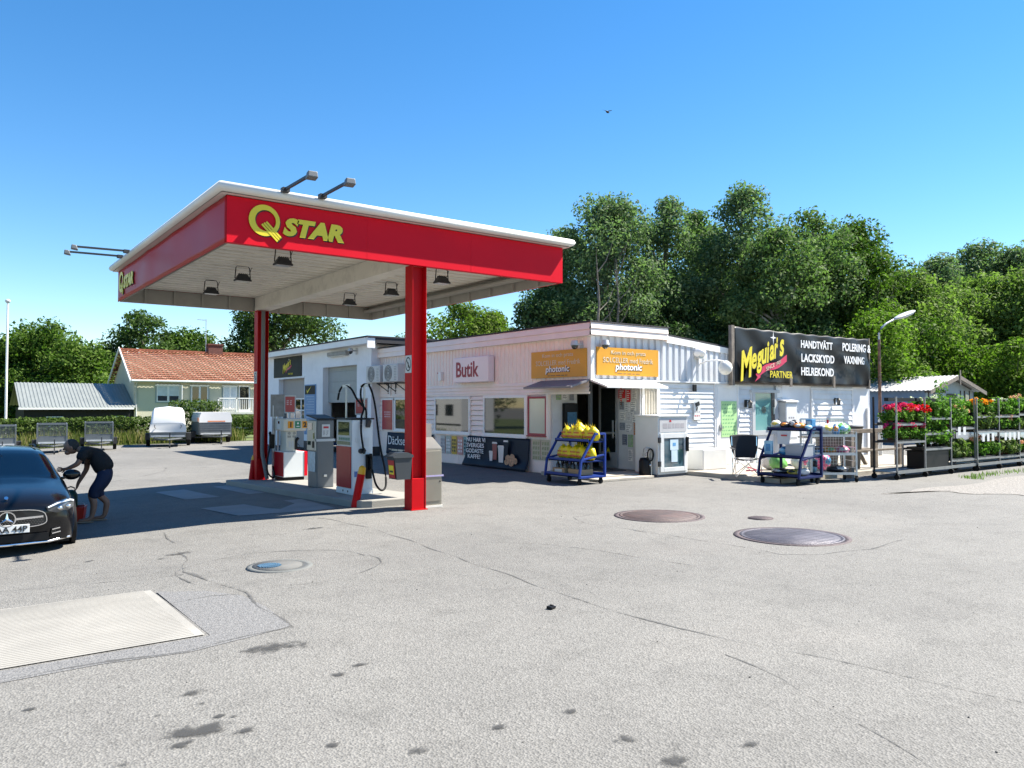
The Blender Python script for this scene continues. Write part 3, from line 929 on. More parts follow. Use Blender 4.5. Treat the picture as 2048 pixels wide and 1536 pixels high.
b = MB(); b.box(FX - .075, FX - .0, 22.58, 22.62, .86, 1.9); b.box(FX - .075, FX - .0, 23.36, 23.4, .86, 1.9); b.box(FX - .076, FX - .0, 22.58, 23.4, 1.851, 1.9); b.build('film_frame', WHITE, shop)
# --- corner entrance: recess, door, step
b = MB()
b.box(FX, 12.9, 14.6, 14.65, .1, 2.24); b.box(13.72, 13.76, GY, 14.62, .1, 2.24)
b.build('recess_wall', M('recess_boards', (.55, .55, .55), .6, var=.1, scale=2, dirt=.3), shop)
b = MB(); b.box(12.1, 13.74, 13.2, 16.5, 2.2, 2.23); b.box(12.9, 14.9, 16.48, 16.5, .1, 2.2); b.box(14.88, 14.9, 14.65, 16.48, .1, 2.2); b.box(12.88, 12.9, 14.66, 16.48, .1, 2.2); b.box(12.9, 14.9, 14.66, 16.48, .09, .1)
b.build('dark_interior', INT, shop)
ALU = M('aluminium', (.4, .41, .42), .4, metal=.6, var=.1)
b = MB()
for y0, y1 in ((13.98, 14.03), (14.58, 14.63)):
    b.box(13.66, 13.71, y0, y1, .12, 2.2)
b.box(13.66, 13.71, 14.03, 14.58, .12, .5); b.box(13.66, 13.71, 14.03, 14.58, 2.1, 2.2); b.box(13.66, 13.71, 14.03, 14.58, .95, 1.0)
dr = b.build('door', ALU, shop)
b = MB(); b.box(13.68, 13.69, 14.03, 14.58, .5, .95); b.box(13.68, 13.69, 14.03, 14.58, 1.0, 2.1); b.build('pane', GLASS, dr)
b = MB(); b.box(13.6, 13.63, 14.06, 14.09, .85, 1.3); b.box(13.6, 13.66, 14.065, 14.085, .88, .91); b.build('handle', STEEL, dr)
def sheetpap(par, c, xd, w_, h_, mat, name='notice', k=.004):
    xd = Vector(xd); nd = xd.cross(Z); c = Vector(c) + nd * .002
    b = MB(); b.prism([c + xd * i * w_ / 2 + Z * j * h_ / 2 for i, j in ((-1, -1), (1, -1), (1, 1), (-1, 1))], nd * k)
    return b.build(name, mat, par)
PCOL = [M('notice_%d' % i, c, .7, var=.35, scale=18) for i, c in enumerate([(.7, .7, .7), (.62, .03, .04), (.75, .75, .72), (.3, .45, .25), (.2, .22, .26), (.72, .7, .66), (.55, .22, .08), (.1, .12, .18)])]
PRINT = M('print_grey', (.3, .3, .32), .7)
def notice(c, xd, w_, h_, k):
    o = sheetpap(shop, c, xd, w_, h_, PCOL[k])
    xd = Vector(xd); nd = xd.cross(Z); c = Vector(c) + nd * .0075
    b = MB(); r_ = random.Random(int(c.z * 1000 + c.y * 77))
    for i in range(int(h_ / .05)):
        zz = c.z + h_ / 2 - .03 - i * .05
        L = w_ * r_.uniform(.4, .8)
        p = c + xd * (-w_ * .4)
        b.add([Vector((p.x, p.y, zz)), Vector((p.x, p.y, zz)) + xd * L, Vector((p.x, p.y, zz - .018)) + xd * L, Vector((p.x, p.y, zz - .018))], [(0, 3, 2, 1)])
    if b.v:
        b.build('print', PRINT if k != 1 else LETW, o)
for (y, z, w_, h_, k) in ((13.85, 1.95, .24, .22, 1), (13.62, 1.9, .14, .3, 1), (13.42, 1.95, .16, .26, 2), (13.86, 1.66, .15, .2, 4), (13.66, 1.62, .16, .22, 0), (13.46, 1.66, .18, .24, 2), (13.82, 1.4, .2, .2, 5), (13.6, 1.38, .14, .18, 0), (13.42, 1.34, .15, .2, 2),
                          (13.84, 1.15, .18, .18, 4), (13.62, 1.12, .2, .2, 0), (13.4, 1.1, .1, .3, 6), (13.76, .82, .16, .26, 7), (13.56, .8, .17, .3, 3), (13.56, .45, .15, .28, 5), (13.88, 1.9, .05, .5, 1), (13.5, 1.5, .1, .12, 0)):
    notice((13.718, y, z), -Y, w_, h_, k)
for (x, z, w_, h_, k) in ((12.3, 1.95, .16, .3, 3), (12.5, 1.95, .18, .3, 0), (12.72, 1.95, .14, .32, 4)):
    notice((x, 14.598, z), X, w_, h_, k)
b = MB(); b.box(12.42, 12.84, 14.5, 14.598, .9, 1.72); bd = b.build('display_case', BLACK, shop); b = MB(); b.box(12.5, 12.8, 14.494, 14.5, .95, 1.5); b.build('panel', M('blue_panel', (.03, .12, .22), .4, var=.3, scale=20), bd)
b = MB(); b.prism([(13.67, 14.47, .25), (13.67, 14.12, .25), (13.67, 14.295, .62)], (-.006, 0, 0)); b.build('warning_triangle', YEL, shop)
b = MB(); b.prism([(13.663, 14.41, .285), (13.663, 14.18, .285), (13.663, 14.295, .54)], (-.003, 0, 0)); b.build('warning_symbol', LETK, shop)
# awnings over the entrance
b = MB(); b.prism([(12.06, GY - .05, 2.27), (12.06, GY - .6, 2.1), (12.06, GY - .6, 2.06), (12.06, GY - .05, 2.22)], (2.0, 0, 0)); b.build('awning', M('awning_white', (.78, .77, .74), .6, var=.05, dirt=.15, dcol=(.4, .4, .38)), shop)
b = MB(); b.prism([(FX - .05, GY - .02, 2.27), (FX - .6, GY - .02, 2.1), (FX - .6, GY - .02, 2.06), (FX - .05, GY - .02, 2.22)], (0, 1.75, 0)); b.build('awning', M('awning_grey', (.2, .19, .2), .6, var=.1), shop)
# steps / platform at the entrance
b = MB(); b.box(11.75, 13.72, 12.75, 14.6, 0, .09); b.box(11.6, 13.3, 12.4, 12.74, 0, .06); b.build('entrance_step', WOODD, shop, bevel=.01)
b = MB(); b.box(12.3, 13.5, 13.5, 14.4, .092, .105); b.build('door_mat', M('mat', (.07, .07, .065), .95, bump=.6), shop)
# small curtain window on the gable
b = MB(); b.box(13.8, 14.4, GY - .03, GY + .05, 2.1, 2.2); b.box(13.78, 13.86, GY - .02, GY + .06, .1, 2.1); b.box(14.3, 14.38, GY - .02, GY + .06, 1.0, 2.1); b.box(13.86, 14.3, GY - .02, GY + .06, 1.0, 1.06)
f = b.build('window', WHITE, shop)
b = MB(); b.box(13.86, 14.3, GY + .015, GY + .022, 1.06, 2.1); b.build('pane', M('curtain_pane', (.34, .31, .25), .08, var=.2, scale=6, spec=.8), f)
b = MB()
b.profile([(i * .02, (0, .012 * math.sin(i * 1.3), 0)) for i in range(22)], (13.86, GY + .005, 1.08), X, (0, 0, .98)); b.build('curtain', M('curtain', (.5, .46, .38), .8), f)
# doors on the gable
b = MB(); b.box(16.58, 17.48, GY - .005, GY + .055, .1, 2.2); d1 = b.build('door', WHITE, shop, bevel=.006)
b = MB(); b.box(16.56, 16.62, GY - .02, GY + .06, .1, 2.23); b.box(17.44, 17.5, GY - .02, GY + .06, .1, 2.23); b.box(16.62, 17.44, GY - .02, GY + .06, 2.17, 2.23); b.build('door_frame', WHITE2, d1)
b = MB(); b.box(16.68, 16.74, GY - .05, GY - .005, 1.0, 1.16); b.box(16.68, 16.82, GY - .06, GY - .045, 1.06, 1.08); b.build('handle', STEEL, d1)
b = MB(); b.box(18.1, 19.2, GY + .0, GY + .058, .1, 2.08); d2 = b.build('door', WHITE2, shop, bevel=.006)
b = MB(); b.box(18.08, 18.2, GY - .03, GY + .03, .1, 2.02); b.box(19.08, 19.2, GY - .03, GY + .03, .1, 2.02); b.box(18.0, 19.3, GY - .05, GY + .03, 2.02, 2.1); b.box(18.2, 19.08, GY - .03, GY + .02, .85, .98); b.build('door_frame', LGREY, d2)
b = MB(); b.box(18.95, 19.08, GY - .035, GY + .01, .98, 2.02); b.build('door_edge', M('brown_frame', (.1, .085, .07), .6), d2)
b = MB(); b.box(18.2, 18.95, GY - .01, GY - .002, .98, 2.0); b.build('pane', M('teal_pane', (.16, .36, .35), .06, var=.15, scale=1.5, spec=.7), d2)
b = MB(); b.ell((18.6, GY - .013, 1.55), (.11, .002, .1), 0, 14, 8); b.build('sticker', M('heart_sticker', (.08, .12, .1), .5, var=.5, scale=20), d2)
b = MB(); b.box(18.97, 19.0, GY - .09, GY - .03, 1.42, 1.62); b.build('handle', STEEL, d2)
b = MB(); lap(b, (20.98, GY - .0, 0), X, 2.14, .1, 2.14, -Y, .16); b.box(20.9, 20.98, GY - .03, GY + .02, .1, 2.2); b.box(23.12, 23.2, GY - .03, GY + .02, .1, 2.2); b.box(20.98, 23.12, GY - .03, GY + .02, 2.14, 2.2)
b.build('panel_door', SIDING, shop)
b = MB(); b.box(24.0, 24.1, GY - .05, GY - .0, .1, 1.6); b.build('wall_batten', WHITE, shop)
# fixings on the wall, each its own thing
def walllamp(label, x, z):
    t = thing('wall_lamp', label, 'lamp', (x, GY, z), group='black wall lanterns on the gable wall')
    b = MB(); b.box(-.045, .045, -.03, 0, -.1, .1); b.bar((0, -.02, .07), (0, -.15, .09), .02); b.build('bracket', BLACK, t, local=True)
    b = MB(); b.cyl((0, -.15, .09), (0, -.15, .03), .02, .075, 10); b.cyl((0, -.15, -.12), (0, -.15, -.1), .06, .06, 10); b.build('cap', BLACK, t, local=True)
    b = MB(); b.cyl((0, -.15, -.1), (0, -.15, .03), .05, .06, 10); b.build('lamp_shade', M('lamp_smoke', (.1, .1, .1), .1, spec=.8), t, local=True)
walllamp('black wall lantern beside the green poster and glass door', 17.8, 1.72)
walllamp('black wall lantern on the ribbed panel door behind the wire trolley', 22.15, 1.8)
t = thing('globe_lamp', 'white globe shaped lamp on a curved arm high on the corrugated gable', 'lamp', (16.2, GY, 2.75))
b = MB(); b.tube([(15.85, GY - .02, 2.72), (15.9, GY - .25, 2.8), (16.1, GY - .42, 2.82), (16.3, GY - .45, 2.8)], .02, 8); b.build('arm', WHITE, t)
b = MB(); b.lathe((16.38, GY - .45, 2.62), [(.001, -.17), (.08, -.16), (.16, -.08), (.18, .02), (.15, .12), (.07, .19), (.001, .2)], 18); b.build('lamp_shade', M('opal', (.72, .72, .68), .3), t)
t = thing('flood_lamp', 'small white hooded lamp on the corrugated gable left of the globe lamp', 'lamp', (15.75, GY, 3.0))
b = MB(); b.ell((15.75, GY - .13, 3.02), (.16, .17, .13), 0, 16, 9); b.build('hood', WHITE, t)
b = MB(); b.box(15.66, 15.84, GY - .22, GY - .04, 2.86, 2.93); b.build('lens', BULB, t)
b = MB(); b.box(15.66, 15.74, GY - .03, GY + .02, 2.85, 3.1); b.build('bracket', GREY, t)
tag(MB().box(15.55, 15.68, GY - .1, GY - .06, 2.02, 2.2).build('alarm_box', BLACK, bevel=.01), 'small black box under the eave of the white boarded wall', 'alarm box')
t = thing('camera_sign', 'tall white camera surveillance sign with black camera symbol on the boards', 'sign', (15.76, GY, 1.3))
b = MB(); b.box(15.64, 15.9, GY - .03, GY - .022, 1.28, 1.82); b.build('plate', PAPER, t)
b = MB(); b.box(15.635, 15.905, GY - .0315, GY - .0305, 1.275, 1.29); b.obox((15.78, GY - .034, 1.7), (.17, .006, .1), (0, -.35, 0)); b.obox((15.76, GY - .034, 1.58), (.05, .006, .09), (0, .3, 0)); b.build('symbol', LETK, t)
smallprint(t, (15.77, GY - .0315, 1.4), X, .2, .05, 1, M('red_print', (.5, .03, .04), .6)); smallprint(t, (15.77, GY - .0315, 1.5), X, .2, .05, 1, PRINT)
t = thing('green_poster', 'pale green handwritten price poster on the white door', 'poster', (17.07, GY, .83))
b = MB(); b.box(16.76, 17.4, GY - .016, GY - .007, .83, 1.78); b.build('sheet', M('green_paper', (.42, .68, .3), .6, var=.12, scale=3), t)
b = MB(); r_ = random.Random(3)
for i in range(9):
    z = 1.7 - i * .098
    x = 16.8
    while x < 17.3:
        q = r_.uniform(.03, .1)
        b.add([(x, GY - .0165, z), (x + q, GY - .0165, z + .012), (x + q, GY - .0165, z - .03), (x, GY - .0165, z - .035)], [(0, 3, 2, 1)])
        x += q + .035
b.build('handwriting', M('green_ink', (.2, .42, .2), .7), t)
t = thing('meter_cabinet', 'grey electricity cabinet with sloped lid on the white wall', 'cabinet', (19.6, GY, .6))
b = MB(); b.box(19.32, 19.88, GY - .22, GY + .0, .7, 1.76); b.build('body', LGREY, t, bevel=.015)
b = MB(); b.prism([(19.29, GY - .26, 1.76), (19.29, GY + 0, 1.8), (19.29, GY + 0, 1.84), (19.29, GY - .26, 1.8)], (.62, 0, 0)); b.box(19.36, 19.84, GY - .225, GY - .22, .76, 1.7); b.build('lid', WHITE2, t)
smallprint(t, (19.6, GY - .2265, 1.32), X, .3, .08, 1, PRINT)
def dome(label, p, out, side):
    p, out, side = Vector(p), Vector(out), Vector(side)
    t = thing('security_camera', label, 'camera', p, group='dome cameras')
    b = MB(); b.bar(p, p + out * .2, .05, .05); b.bar(p + side * .02 - Z * .12, p + side * .02 + Z * .1, .1, .04); b.build('bracket', LGREY, t)
    b = MB(); b.cyl(p + out * .24 - Z * .02, p + out * .24 + Z * .09, .1, .07, 14); b.build('housing', LGREY, t)
    b = MB(); b.ell(p + out * .24 - Z * .03, (.08, .08, .09), 0, 14, 8); b.build('dome', GLASS, t)
dome('dome camera at the corner on the pinkish shop facade', (FX, 13.5, 3.07), (-1, 0, 0), (0, 1, 0))
dome('dome camera round the corner above the bright orange sign', (12.35, GY, 3.07), (0, -1, 0), (1, 0, 0))
dome('dome camera under the garage eave at its right corner', (11.75, 24.7, 3.55), (-1, 0, 0), (0, 1, 0))
# --- signs
def orange(label, c, xd):
    xd = Vector(xd); nd = xd.cross(Z); c = Vector(c)
    t = thing('orange_sign', label, 'sign', c)
    b = MB(); b.prism([c + xd * i * 1.02 + Z * j * .325 for i, j in ((-1, -1), (1, -1), (1, 1), (-1, 1))], nd * .03); b.build('board', ORANGE, t, bevel=.004)
    c = c + nd * .031
    text('Kom in och prata', t, c + Z * .2, xd, Z, .12, LETG, wid=1.15)
    text('SOLCELLER med Fredrik', t, c + Z * .035, xd, Z, .12, LETG, wid=1.65)
    text('photonic', t, c - Z * .15 - xd * -.02 + nd * .001, xd, Z, .2, LETK, wid=.88, bold=.03, shear=.1)
    text('photonic', t, c - Z * .14 + nd * .004, xd, Z, .2, LETW, wid=.88, bold=.02, shear=.1)
    smallprint(t, c - Z * .278 + nd * .001, xd, .75, .04, 1, M('brown_print', (.25, .14, .05), .6))
orange('orange sign on the shaded facade left of the corner', (FX - .03, 14.33, 2.66), -Y)
orange('sunlit yellow orange sign on the gable right of the corner', (13.26, GY - .05, 2.69), X)
t = thing('lightbox_sign', 'white lightbox sign with dark red word on the shop facade', 'sign', (FX, 17.85, 2.28))
b = MB(); b.box(FX - .24, FX - .03, 16.98, 18.72, 2.3, 3.0); b.build('box', M('lightbox', (.8, .7, .72), .35, var=.03), t, bevel=.02)
text('Butik', t, (FX - .241, 17.98, 2.66), -Y, Z, .43, M('dark_red', (.28, .008, .03), .4), wid=1.12, bold=.02)
t = thing('small_box', 'small white switch box with red lamp between sign and column', 'switch box', (FX, 19.7, 2.4))
b = MB(); b.box(FX - .1, FX - .02, 19.6, 19.75, 2.4, 2.65); b.build('box', WHITE, t)
b = MB(); b.ell((FX - .06, 19.8, 2.62), (.03, .03, .03), 0, 8, 6); b.build('lamp', REDP, t)
def ac(label, y0):
    t = thing('air_conditioner', label, 'air conditioner', (FX - .2, y0 + .5, 2.3), group='air conditioners on the shop facade')
    b = MB(); b.box(FX - .42, FX - .1, y0, y0 + 1.0, 2.42, 2.98); b.build('housing', M('ac_white', (.55, .54, .52), .5, var=.06, dirt=.2), t, bevel=.02)
    b = MB()
    for k in range(5):
        rr = .05 + k * .045
        for i in range(24):
            a0, a1 = 2 * math.pi * i / 24, 2 * math.pi * (i + 1) / 24
            b.quad(*[(FX - .425, y0 + .62 + q * math.cos(a), 2.7 + q * math.sin(a)) for a, q in ((a0, rr), (a1, rr), (a1, rr + .02), (a0, rr + .02))])
    b.build('fan_grille', DARKG, t)
    b = MB()
    for i in range(9):
        b.box(FX - .424, FX - .42, y0 + .08, y0 + .24, 2.48 + i * .05, 2.49 + i * .05)
    b.build('vent', GREY, t)
    b = MB()
    for y in (y0 + .15, y0 + .85):
        b.box(FX - .45, FX - .02, y - .02, y + .02, 2.36, 2.4); b.bar((FX - .4, y, 2.37), (FX - .03, y, 2.12), .025); b.box(FX - .04, FX - .015, y - .02, y + .02, 2.05, 2.4)
    b.build('bracket', DARKG, t)
    b = MB(); b.tube([(FX - .1, y0 + .1, 2.5), (FX - .06, y0 - .03, 2.4), (FX - .06, y0 - .03, 2.0)], .025, 6); b.build('pipe', WHITE, t)
ac('outdoor air conditioner nearest the garage wall', 22.85); ac('outdoor air conditioner beside the red column', 21.65)
# banners and posters along the foot of the facade
t = thing('coffee_banner', 'dark navy coffee banner hanging along the foot of the facade', 'banner', (FX - .1, 16.8, 0))
b = MB()
def cof(u, v):
    y = 18.22 - 2.82 * u + (.1 * (1 - v) if u < .3 else 0)
    k = (1 - v)
    return Vector((FX - .06 - .06 * k - .28 * max(0, k - .72) - .012 * math.sin(u * 21) * k, y, .02 + .81 * v))
b.grid(cof, 40, 12); b.build('cloth', NAVY, t, solid=.006)
for i, (s, w_) in enumerate((('NU HAR VI', .9), ('SVERIGES', .84), ('GODASTE', .84), ('KAFFE!', .6))):
    text(s, t, (FX - .125 - .02 * i, 17.72, .73 - i * .15), -Y, Z, .115, LETW, wid=w_, bold=.01)
CUPW = M('cup_white', (.68, .66, .64), .5); CUPR = M('cup_red', (.25, .06, .06), .5)
def flatcup(y, z0, h, w_, mat, lid=True):
    xx_ = FX - .165
    b = MB(); b.quad((xx_, y + w_ * .38, z0), (xx_, y - w_ * .38, z0), (xx_, y - w_ / 2, z0 + h), (xx_, y + w_ / 2, z0 + h))
    c = b.build('printed_cup', mat, t)
    if lid:
        b = MB(); b.quad((xx_ - .002, y + w_ * .55, z0 + h), (xx_ - .002, y - w_ * .55, z0 + h), (xx_ - .002, y - w_ * .45, z0 + h + .045), (xx_ - .002, y + w_ * .45, z0 + h + .045)); b.build('printed_lid', CUPW, c)
flatcup(16.95, .2, .22, .16, CUPW); flatcup(16.78, .24, .42, .22, CUPR); flatcup(16.5, .18, .4, .26, CUPW); flatcup(16.28, .3, .42, .2, NAVY)
DOUGH = M('pastry', (.5, .3, .18), .7, var=.4, scale=14)
b = MB()
for (y, z, r_) in ((16.18, .3, .12), (16.0, .34, .11), (16.05, .2, .12), (15.88, .25, .1), (16.25, .2, .09)):
    n = 14
    xx_ = FX - .168 - .001 * len(b.v) / 14
    b.add([(xx_, y + r_ * math.cos(-i * 2 * math.pi / n), z + r_ * .8 * math.sin(-i * 2 * math.pi / n)) for i in range(n)], [list(range(n))[::-1]])
b.build('printed_pastry', DOUGH, t)
t = thing('tyre_service_banner', 'navy tyre service banner under the left window, partly behind the column', 'banner', (FX - .1, 21.6, 0))
b = MB(); b.grid(lambda u, v: Vector((FX - .06 - .05 * (1 - v) - .01 * math.sin(u * 19), 22.98 - 2.9 * u, .1 + .7 * v)), 30, 8); b.build('cloth', M('navy2', (.012, .024, .045), .6, spec=.2, var=.15), t, solid=.006)
text('Däckservice', t, (FX - .1, 21.9, .55), -Y, Z, .28, LETW, wid=1.9); smallprint(t, (FX - .112, 21.95, .24), -Y, 1.7, .1, 1, LETG)
for i, (c, lb) in enumerate((((.5, .5, .5), 'grey printed poster, leftmost of the row under the middle window'), ((.42, .48, .45), 'pale green grey poster, second from left under the middle window'), ((.62, .45, .06), 'yellow poster under the middle window'), ((.6, .3, .28), 'pinkish poster under the middle window'), ((.2, .36, .4), 'bluish poster beside the coffee banner'))):
    y = 19.72 - i * .31
    t = thing('poster', lb, 'poster', (FX, y - .14, .25), group='posters under the window')
    sheetpap(t, (FX - .03, y - .14, .53), -Y, .26, .52, M('poster_%d' % i, c, .5, var=.35, scale=7), 'sheet')
    smallprint(t, (FX - .038, y - .14, .52), -Y, .2, .4, 4, (PRINT, LETW, DARKG, LETW, NAVY)[i])
for i in range(2):
    t = thing('price_board', ('left', 'right')[i] + ' yellowish price list board right of the coffee banner', 'notice board', (FX, 15.18 - i * .36, .3), group='price list boards')
    y = 15.18 - i * .36
    sheetpap(t, (FX - .03, y, .57), -Y, .33, .5, M('cream_board', (.5, .46, .33), .5, var=.12), 'board')
    b = MB(); rr = random.Random(i)
    for r_ in range(4):
        for c_ in range(3):
            b.quad(*[(FX - .0375, y + .13 - c_ * .095 - q[0] * .075, .77 - r_ * .12 - q[1] * .08) for q in ((0, 1), (rr.uniform(.6, 1), 1), (1, 0), (0, 0))])
    b.build('print', M('board_print', (.3, .32, .18), .6, var=.3, scale=30), t)

# ---------------------------------------------------------------- garage
GX = 11.75
gar = thing('garage_building', 'whitewashed garage with two roller doors beside the shop', 'garage', (16, 28.5, 0))
WW = M('whitewash', (.78, .8, .82), .8, var=.12, scale=1.3, dirt=.4, dcol=(.4, .42, .46), bump=.2, bscale=30)
b = MB()
for (y0, y1, z0, z1) in ((23.6, 24.7, 0, 3.72), (24.7, 27.6, 3.08, 3.72), (27.6, 29.4, 0, 3.72), (29.4, 32.2, 2.8, 3.72), (32.2, 33.5, 0, 3.72)):
    b.box(GX, GX + .35, y0, y1, z0, z1)
b.box(GX + .35, 22, 23.6, 23.9, 0, 3.72); b.box(GX + .35, 22, 33.2, 33.5, 0, 3.72); b.box(21.7, 22, 23.9, 33.2, 0, 3.72)
b.build('wall', WW, gar)
b = MB(); b.box(GX - .01, GX, 23.6, 24.7, -.1, .3); b.box(GX, 12.08, 23.585, 23.6, -.1, .3); b.box(GX - .01, GX, 27.6, 29.4, -.1, .3); b.build('plinth', DARKG, gar)
b = MB(); b.box(GX - .38, GX - .34, 23.15, 33.9, 3.7, 3.9); b.box(GX - .34, GX, 23.2, 33.9, 3.7, 3.72); b.box(GX - .38, GX - .1, 23.13, 23.17, 3.55, 3.88); b.build('fascia_board', WHITE, gar)
b = MB(); b.box(GX - .4, 22.3, 23.1, 33.95, 3.9, 3.95); b.prism([(GX - .08, 23.12, 3.72), (22.3, 23.12, 3.72), (22.3, 23.12, 3.9), (GX - .08, 23.12, 3.9)], (0, .04, 0)); b.build('roof', ROOFK, gar)
b = MB()
z = 1.78
while z < 3.1:
    b.box(GX + .22, GX + .26, 24.7, 27.6, z, z + .375); z += .38
b.build('roller_door', M('door_grey', (.3, .32, .32), .45, var=.06, dirt=.2), gar)
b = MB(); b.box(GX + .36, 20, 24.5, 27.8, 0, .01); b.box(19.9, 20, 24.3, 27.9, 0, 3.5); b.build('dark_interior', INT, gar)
b = MB(); b.box(GX + .2, GX + .24, 29.4, 32.2, 0, 2.8)
for i in range(5):
    b.box(GX + .19, GX + .2, 29.4, 32.2, i * .5, i * .5 + .012)
rd = b.build('roller_door', M('door_beige', (.3, .28, .27), .5, var=.06), gar)
b = MB()
for i in range(4):
    for j in range(2):
        b.box(GX + .18, GX + .195, 29.5 + i * .68, 30.1 + i * .68, 1.05 + j * .46, 1.45 + j * .46)
b.build('pane', GLASS, rd)
b = MB()
for i in range(5):
    b.box(GX + .165, GX + .2, 29.42 + i * .68, 29.5 + i * .68, 1.0, 1.97)
for z in (1.0, 1.46, 1.92):
    b.box(GX + .17, GX + .2, 29.42, 32.2, z, z + .045)
b.build('window_frame', WHITE, rd)
b = MB(); b.box(GX - .03, GX, 29.35, 32.3, 2.76, 2.82); b.build('lintel', WHITE2, gar)
def script_logo(par, c, xd, W):
    """gold lettering climbing to the right over a red ribbon"""
    xd = Vector(xd); nd = xd.cross(Z); c = Vector(c)
    a = R(18)
    rx = xd * math.cos(a) + Z * math.sin(a); ru = Z * math.cos(a) - xd * math.sin(a)
    rows = (('M', -.4, .11, .38, .25), ('e', -.235, .1, .2, .11), ('g', -.132, .05, .28, .125), ('u', -.012, .1, .2, .115), ('i', .085, .13, .27, .05), ('a', .165, .1, .2, .105), ('r', .262, .1, .2, .085), ("'", .325, .22, .09, .025), ('s', .395, .1, .22, .1))
    for mat, k, dx in ((LETK, .002, .012), (YEL, .006, 0)):
        for ch, u, v, h, w_ in rows:
            text(ch, par, c + rx * (u + dx) * W + ru * (v - dx) * W * .95 + nd * k, rx, Z, h * W, mat, wid=w_ * W, bold=.03, shear=.12)
    RIB = M('ribbon_red', (.55, .03, .09), .5, var=.1)
    b = MB()
    for i in range(16):
        u0, u1 = i / 16, (i + 1) / 16
        f = lambda u: (-.14 + .6 * u) * W
        g_ = lambda u: (-.13 + .2 * u + .02 * math.sin(u * 7)) * W
        b.add([c + xd * f(u0) + Z * (g_(u0) - .045 * W) + nd * .004, c + xd * f(u1) + Z * (g_(u1) - .045 * W) + nd * .004, c + xd * f(u1) + Z * (g_(u1) + .045 * W) + nd * .004, c + xd * f(u0) + Z * (g_(u0) + .045 * W) + nd * .004], [(0, 1, 2, 3)])
    b.add([c + xd * x_ * W + Z * z_ * W + nd * .003 for x_, z_ in ((-.24, -.25), (-.12, -.19), (-.12, -.1), (-.22, -.15), (-.18, -.19))], [(0, 1, 2, 3, 4)])
    b.build('ribbon', RIB, par)
    text('SINCE 1901', par, c + xd * .16 * W - Z * .025 * W + nd * .007, xd * .95 + Z * .32, Z, .05 * W, LETG, wid=.34 * W)
    b = MB(); p = c + xd * .165 * W + Z * .34 * W + nd * .005
    b.add([p + xd * q * math.cos(t_) * W * .07 + Z * q * math.sin(t_) * W * .1 for i in range(8) for t_, q in ((i * math.pi / 4, (1, .18)[i % 2]),)], [list(range(8))])
    b.build('sparkle', LETW, par)
t = thing('garage_sign', 'black square sign with small gold lettering above the left garage door', 'sign', (GX, 31.1, 2.85))
b = MB(); b.box(GX - .04, GX, 29.65, 32.7, 2.84, 3.66); b.build('board', BLACK, t)
script_logo(t, (GX - .042, 31.1, 3.22), -Y, .95)
text('PARTNER', t, (GX - .043, 30.75, 2.96), -Y, Z, .07, YEL, wid=.5)
t = thing('price_poster', 'tall blue price poster between the two garage doors', 'poster', (GX, 28.75, 1.1))
b = MB(); b.box(GX - .03, GX - .005, 28.2, 29.3, .55, 2.48); b.build('board', M('blue_poster', (.12, .26, .46), .5, var=.1, scale=2), t)
b = MB(); b.box(GX - .034, GX - .031, 28.25, 29.25, 2.1, 2.44); b.build('header', BLACK, t)
b = MB(); b.prism([(GX - .036, 29.1, 2.3), (GX - .036, 29.0, 2.14), (GX - .036, 28.6, 2.42), (GX - .036, 29.0, 2.22)], (-.002, 0, 0)); b.build('check_mark', YEL, t)
b = MB()
for i in range(12):
    b.box(GX - .034, GX - .031, 28.35, 29.15 - (i * 37 % 5) * .05, 2.0 - i * .1, 2.03 - i * .1)
b.build('print', M('pale_blue', (.3, .42, .55), .6), t)
t = thing('strip_light', 'long grimy strip light under the garage eave', 'lamp', (GX, 26.0, 3.5))
b = MB(); b.box(GX - .16, GX - .0, 25.3, 26.9, 3.45, 3.6); b.build('housing', M('dirty_lamp', (.3, .29, .27), .5, var=.3, scale=5, dirt=.6), t, bevel=.03)
b = MB(); b.box(GX - .14, GX - .03, 25.35, 26.85, 3.43, 3.45); b.build('tube_cover', BULB, t)
tag(MB().box(GX - .06, GX, 32.6, 32.8, 1.3, 1.75).build('intercom', LGREY, bevel=.01), 'small pale box on the left corner of the garage wall', 'box')
t = thing('container', 'blue steel container beside the left end of the garage', 'container', (14.3, 36, -.2))
b = MB()
ribs(b, (13.1, 34.4, 0), Y, 3.0, lambda q: -.2, lambda q: 2.3, -X, .28, .04); ribs(b, (13.1, 34.4, 0), X, 2.4, lambda q: -.2, lambda q: 2.3, -Y, .28, .04)
b.box(13.12, 15.5, 34.42, 37.4, -.2, 2.32); b.build('body', M('container_blue', (.04, .1, .26), .5, var=.15, dirt=.2), t)
b = MB(); b.box(13.05, 13.15, 34.35, 34.45, -.25, 2.35); b.box(13.05, 13.15, 37.35, 37.45, -.25, 2.35); b.box(13.05, 13.15, 34.45, 37.35, 2.25, 2.35); b.build('frame', BLUEP, t)
# ---------------------------------------------------------------- pumps on the island
PW = M('pump_white', (.62, .65, .66), .35, var=.05, scale=2, dirt=.2, dcol=(.4, .4, .4), coat=.2)
PR = M('pump_red', (.36, .004, .014), .3, var=.08, scale=2, spec=.2, coat=.1)
LCD = M('screen', (.1, .13, .11), .1, var=.2, scale=20, spec=.7)
def nozzle(t, p, d):
    """black pump nozzle hanging in its holster, grip along z, spout towards d"""
    p, d = Vector(p), Vector(d)
    b = MB(); b.bar(p - Z * .16, p + Z * .06, .04, .05); b.bar(p + Z * .05, p + Z * .12 + d * .05, .05, .06); b.tube([p + d * .03 - Z * .02, p + d * .075 - Z * .06, p + d * .07 - Z * .13, p + d * .02 - Z * .15], .008, 6)
    return b.build('nozzle', BLACK, t, bevel=.008)
